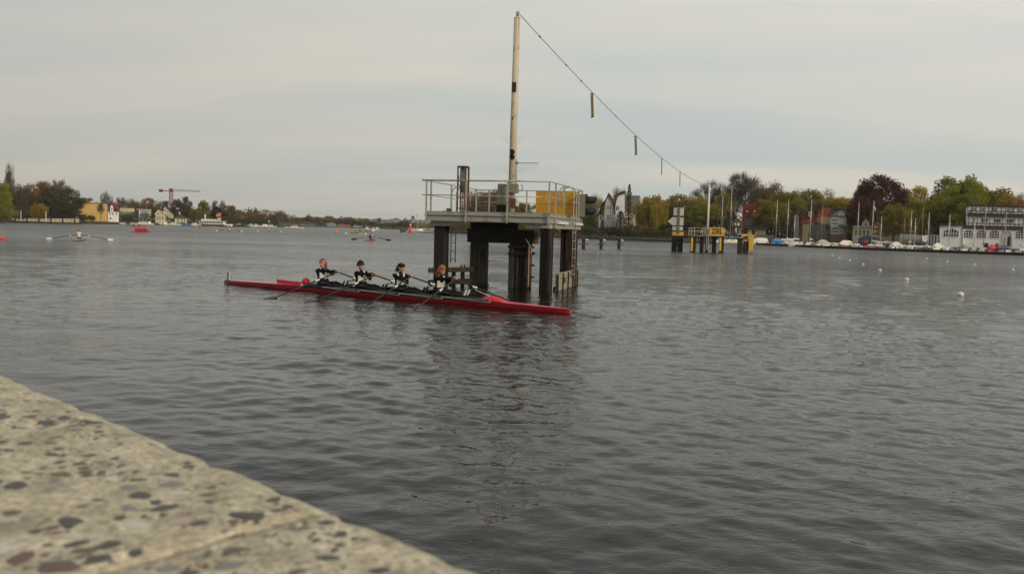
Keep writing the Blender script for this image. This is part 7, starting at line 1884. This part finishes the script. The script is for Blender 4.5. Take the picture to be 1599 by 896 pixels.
for i, (px, py) in enumerate(((625.6, 363.6), (627.6, 363.4))):
    p = wat(px, py); t = thing('mooring_post', ('left' if i == 0 else 'right')+' one of two short dark posts in the water left of the red marker pillar', 'post', p); g = MB(); g.tube([(0, 0, -1), (0, 0, 1.2)], .16, 8); g.build('post', M['pilewood'], t)

# ------------------------------------------------------------------ small rowers
shirt = bpy.data.materials.new('rowing shirt'); shirt.use_nodes = True; st_ = shirt.node_tree; oi = st_.nodes.new('ShaderNodeObjectInfo'); st_.links.new(oi.outputs['Color'], st_.nodes['Principled BSDF'].inputs['Base Color']); st_.nodes['Principled BSDF'].inputs['Roughness'].default_value = 0.7
def small_person_mesh(arms):
    g = MB(); V = Vector
    g.loft([[(.02+.0*h+d_*math.cos(2*PI*i/12)-.12*h, w_*math.sin(2*PI*i/12), h) for i in range(12)] for h, w_, d_ in ((-.02, .15, .12), (.12, .17, .12), (.28, .14, .10), (.42, .18, .11), (.52, .17, .09), (.57, .07, .06))])
    g.tube([(-.05, 0, .54), (-.04, 0, .66)], .05, 8); g.ball((-.02, 0, .74), (.095, .08, .12), 12, 8); g.ball((.07, 0, .72), (.02, .015, .025), 6, 4)
    for s_ in (-1, 1):
        sh = V((-.05, s_*.18, .49)); hnd = V((.42, s_*(.12 if arms == 0 else .05), .38)); el_ = ik(sh, hnd, .29, .27, (-.2, s_*.7, -.5))
        g.ball(tuple(sh), .06, 8, 6); capsule(g, sh, el_, .05, .038, 8); capsule(g, el_, hnd, .038, .028, 8); g.ball(tuple(hnd), (.045, .04, .03), 8, 6)
        kn = ik(V((.03, s_*.09, .03)), V((.72, s_*.08, .02)), .43, .42, (0, 0, 1)); capsule(g, V((.03, s_*.09, .05)), kn, .08, .055, 8); capsule(g, kn, V((.72, s_*.08, .02)), .052, .036, 8)
    me = remesh(g, .022, 1); me.name = 'body'; me.materials.clear()
    for m_ in (shirt, M['skin'], M['blackfab'], M['hairbrown']): me.materials.append(m_)
    nF = len(me.polygons); c = np.empty(nF*3); me.polygons.foreach_get('center', c); c = c.reshape(-1, 3); mi = np.zeros(nF, np.int32)
    mi[(c[:, 2] > .60)] = 1; mi[(c[:, 2] > .74) & (c[:, 0] < .02)] = 3; mi[c[:, 2] > .81] = 3; mi[(c[:, 0] > .34) & (c[:, 2] > .3)] = 1; mi[(c[:, 2] < .12)] = 2; mi[(c[:, 0] > .14) & (c[:, 2] < .30)] = 2
    me.polygons.foreach_set('material_index', mi); return me
spm = small_person_mesh(0)
def sprow(px, py, L_, head, hullm, crewspec, label, oarlen=2.9, bladem=None, sweep=1.0, group_p='rowers in the distant boats', oang=0, two=True, shaftr=.03):
    """crewspec: list of (station along boat, shirt colour, label)"""
    p = wat(px, py); head -= math.degrees(math.atan2(p.x, p.y)); t = thing('rowing_boat', label, 'rowing boat', p, R(head))
    g = MB(); rr_ = []
    for i in range(17):
        u = i/16; w_ = .26*math.sin(PI*min(max(u, .01), .99))**.6+.01; rr_.append([(L_*(u-.5), -w_, .16), (L_*(u-.5), -w_*.7, -.05), (L_*(u-.5), 0, -.10), (L_*(u-.5), w_*.7, -.05), (L_*(u-.5), w_, .16), (L_*(u-.5), 0, .2)])
    g.loft(rr_); g.build('hull', hullm, t, True)
    rot = Matrix.Rotation(R(head), 3, 'Z')
    for (sx, colr, lb) in crewspec:
        q = p + rot @ Vector((sx, 0, .2)); pt = thing('person', lb, 'person', q, R(head), group_p); bo_ = inst('body', spm, pt); bo_.color = (*colr, 1)
        if oarlen:
            for s_ in ((-1, 1) if two else ((-1,) if crewspec.index((sx, colr, lb)) % 2 else (1,))):
                lk = Vector((sx+.42, s_*.8, .42)); dd = Vector((math.sin(R(oang)), s_*math.cos(R(oang)), -.17)).normalized(); lw = p+rot @ lk
                ot = thing('oar', ('left' if (rot @ Vector((0, s_, 0))).x < 0 else 'right')+' oar of the '+lb.split(' seen')[0].rstrip(','), 'oar', lw, 0, 'oars of the distant boats'); dw = rot @ dd; sd_ = Vector((0, 0, 1)).cross(dw).normalized(); up_ = dw.cross(sd_); ot.rotation_euler = Matrix((dw, sd_, up_)).transposed().to_euler()
                g = MB(); g.tube([(-.85, 0, 0), (oarlen-1.35, 0, 0)], shaftr, 6); g.build('shaft', M['carbon'], ot); g = MB(); g.bbox((oarlen-1.4, -.015, -.11), (oarlen-.9, .015, .11), .005); g.build('blade', bladem or M['white'], ot)
                g = MB(); g.tube([(-.06, 0, 0), (.06, 0, 0)], shaftr*1.7, 6); g.build('collar', M['white'], ot)
                g = MB(); g.bar((sx+.42, s_*.25, .2), (sx+.42, s_*.8, .38), .05, .03); g.build('rigger', M['alu'], t)
    return t
dk = mat('dark grey hull', (0.05,0.045,0.04), 0.4, 0, 0.1, 2, 0)
p_ = wat(123.5, 375.5)
sprow(123.5, 375.5, 7.8, 82, mat('pale brown hull', (0.20,0.17,0.13), 0.4, 0, 0.1, 2, 0), [(0, (0.72, .62, .55), 'lone rower in a white top on the left water')], 'narrow single rowing boat with one rower in white on the left', 3.0, sweep=1, oang=8)
red = (0.62, .02, .03)
sprow(221, 363, 6.0, 58, M['redfab'], [(-1.6, red, 'first red clad rower from the left in the red boat'), (-.7, red, 'second red clad rower from the left in the red boat'), (.2, red, 'third red clad rower from the left in the red boat'), (1.1, red, 'fourth red clad rower from the left in the red boat')], 'bright red boat full of red clad rowers on the left water', 0)
sprow(213, 354, 6, 175, redh, [(-.8, (.3, .02, .04), 'rower in the small dark red boat behind the full red boat'), (.6, (.3, .02, .04), 'second rower in the small dark red boat behind the full red boat')], 'small dark red boat farther off behind the full red boat', 0)
pk = (0.55, .18, .20)
sprow(312, 355.4, 6.5, 100, redh, [(0, pk, 'rower in pink before the long white ship')], 'small distant boat with one rower in pink', 3.0, M['redfab'])
sprow(358, 361.5, 7.8, 88, dk, [(0, (.6, .62, .7), 'rower in pale blue between two big white oar blades')], 'distant single scull with large white blades', 3.0, M['white'], shaftr=.05)
sprow(357, 355, 7, 5, redh, [(-1.2, (.12, .02, .03), 'left rower in the maroon boat before the left shore'), (.2, (.12, .02, .03), 'middle rower in the maroon boat before the left shore'), (1.6, (.12, .02, .03), 'right rower in the maroon boat before the left shore')], 'maroon boat with three rowers before the left shore', 0)
sprow(420.5, 362, 8, 86, redh, [(.3, (.7, .45, .4), 'rower in a pale top near the left shore end')], 'red hulled scull with one pale blade near the end of the left shore', 3.0, M['white'])
ye = (0.42, .36, .04)
sprow(554, 366, 6.0, 50, mat('yellow boat hull', (0.4,0.33,0.05), 0.4, 0, 0.1, 2, 0), [(-1.6, ye, 'left rower in the distant yellow boat'), (-.5, ye, 'middle rower in the distant yellow boat'), (.6, ye, 'right rower in the distant yellow boat')], 'distant yellow boat with three rowers between two white buoys', 0)
sprow(567, 361.6, 7, 10, M['maroon'], [(-1.2, (.14, .02, .04), 'left rower in the dark red boat behind the yellow boat'), (1.0, (.14, .02, .04), 'right rower in the dark red boat behind the yellow boat')], 'dark red boat with two rowers behind the yellow boat', 0)
sprow(579, 375.3, 9, 80, redh, [(-.5, (.05, .04, .05), 'dark clothed rower in the red double scull'), (.8, (.5, .48, .46), 'grey topped rower in the red double scull')], 'red double scull with two rowers coming closer left of the platform', 2.9, M['carbon'], oang=-6)

# ------------------------------------------------------------------ buoys
def buoy(px, py, r_, m, label, group=None, flat=.75):
    p = wat(px, py); t = thing('buoy', label, 'buoy', p, 0, group)
    g = MB(); g.ball((0, 0, r_*.35), (r_, r_, r_*flat), 20, 12); g.build('float', m, t, True)
    g = MB(); g.lathe([(r_*.13, r_*(.33+flat)), (r_*.13, r_*(.40+flat)), (r_*.03, r_*(.44+flat))], (0, 0, 0), 8); g.build('eye', M['galv'] if m is not M['white'] else M['white'], t); return t
BGp = 'white lane buoys on the right'
buoy(1500, 461.5, .115, M['white'], 'nearest and largest white lane buoy on the right', BGp, .9)
for (px, py, lb) in ((1415.5, 437.4, 'second nearest white lane buoy, left of the largest one'), (1374, 422.8, 'white lane buoy third from the nearest in the left row'), (1347.5, 413.2, 'white lane buoy fourth from the nearest in the left row'),
   (1327, 407.2, 'white lane buoy fifth from the nearest in the left row'), (1310.5, 403.2, 'white lane buoy sixth from the nearest, below the small red boat'), (1299.3, 399.6, 'farthest white lane buoy of the left row'),
   (1581.5, 422.0, 'white lane buoy near the right edge, nearest of the far row'), (1522.5, 413.9, 'white lane buoy second nearest of the far row under the clubhouse'), (1479, 409.2, 'white lane buoy third of the far row under the annexe'), (1447, 404.4, 'farthest white lane buoy of the far row')):
    buoy(px, py, .11, M['white'], lb, BGp, .8)
buoy(4.5, 374.6, .2, M['redbuoy'], 'small red buoy at the left picture edge', flat=1.0)
buoy(525.5, 363.6, .5, M['orange'], 'orange buoy left of the distant yellow boat', flat=1.1)
buoy(540, 364.9, .28, M['white'], 'white buoy left of the distant yellow boat'); buoy(570.5, 366.6, .28, M['white'], 'white buoy right of the distant yellow boat')
# floating leaves and flecks on the water near the wall
g = MB(); rg = random.Random(77)
for i in range(260):
    y = 4+rg.random()**1.5*22; x = rg.uniform(-.5, .75)*y; s_ = rg.uniform(.004, .012)*(y/8)**.5; a = rg.uniform(0, 6.28); z = .055
    u_, v_ = Vector((math.cos(a), math.sin(a), 0))*s_, Vector((-math.sin(a), math.cos(a), 0))*s_*.6
    p = Vector((x, y, z)); 
    # drop it on the modelled surface
    g.add([tuple(p-u_), tuple(p-v_), tuple(p+u_), tuple(p+v_)], [(0, 1, 2, 3)])
wobj = bpy.data.objects['water']
from mathutils.bvhtree import BVHTree
wm_ = wobj.data
bvco = [v.co for v in wm_.vertices]
sel = [tuple(pl_.vertices) for pl_ in wm_.polygons[: 900*0+1]] if False else None
kd = __import__('mathutils').kdtree.KDTree(len(bvco))
for i_, c_ in enumerate(bvco): 
    if c_.y > 3 and c_.y < 28: kd.insert((c_.x, c_.y, 0), i_)
kd.balance()
nv = []
for k in range(0, len(g.v), 4):
    cx = sum(v[0] for v in g.v[k:k+4])/4; cy = sum(v[1] for v in g.v[k:k+4])/4
    co, ix, ds = kd.find((cx, cy, 0)); z = bvco[ix].z+.004
    nv += [(v[0], v[1], z) for v in g.v[k:k+4]]
g.v = nv
o = g.build('floating_flecks', mat('pale drifting petals', (0.42,0.40,0.33), 0.8, 0, 0.2, 3, 0), None); tag(o, kind='stuff')

# ------------------------------------------------------------------ thin haze over the water
g = MB(); g.box((-2700, -2700, -3), (2700, 2700, 42))
hz = bpy.data.materials.new('haze'); hz.use_nodes = True; t_ = hz.node_tree; t_.nodes.remove(t_.nodes['Principled BSDF'])
pv = t_.nodes.new('ShaderNodeVolumePrincipled'); pv.inputs['Density'].default_value = 0.00013; pv.inputs['Color'].default_value = (0.93, 0.93, 0.92, 1); pv.inputs['Anisotropy'].default_value = 0.2
t_.links.new(pv.outputs[0], t_.nodes['Material Output'].inputs['Volume'])
o = g.build('haze', hz); tag(o, kind='stuff')
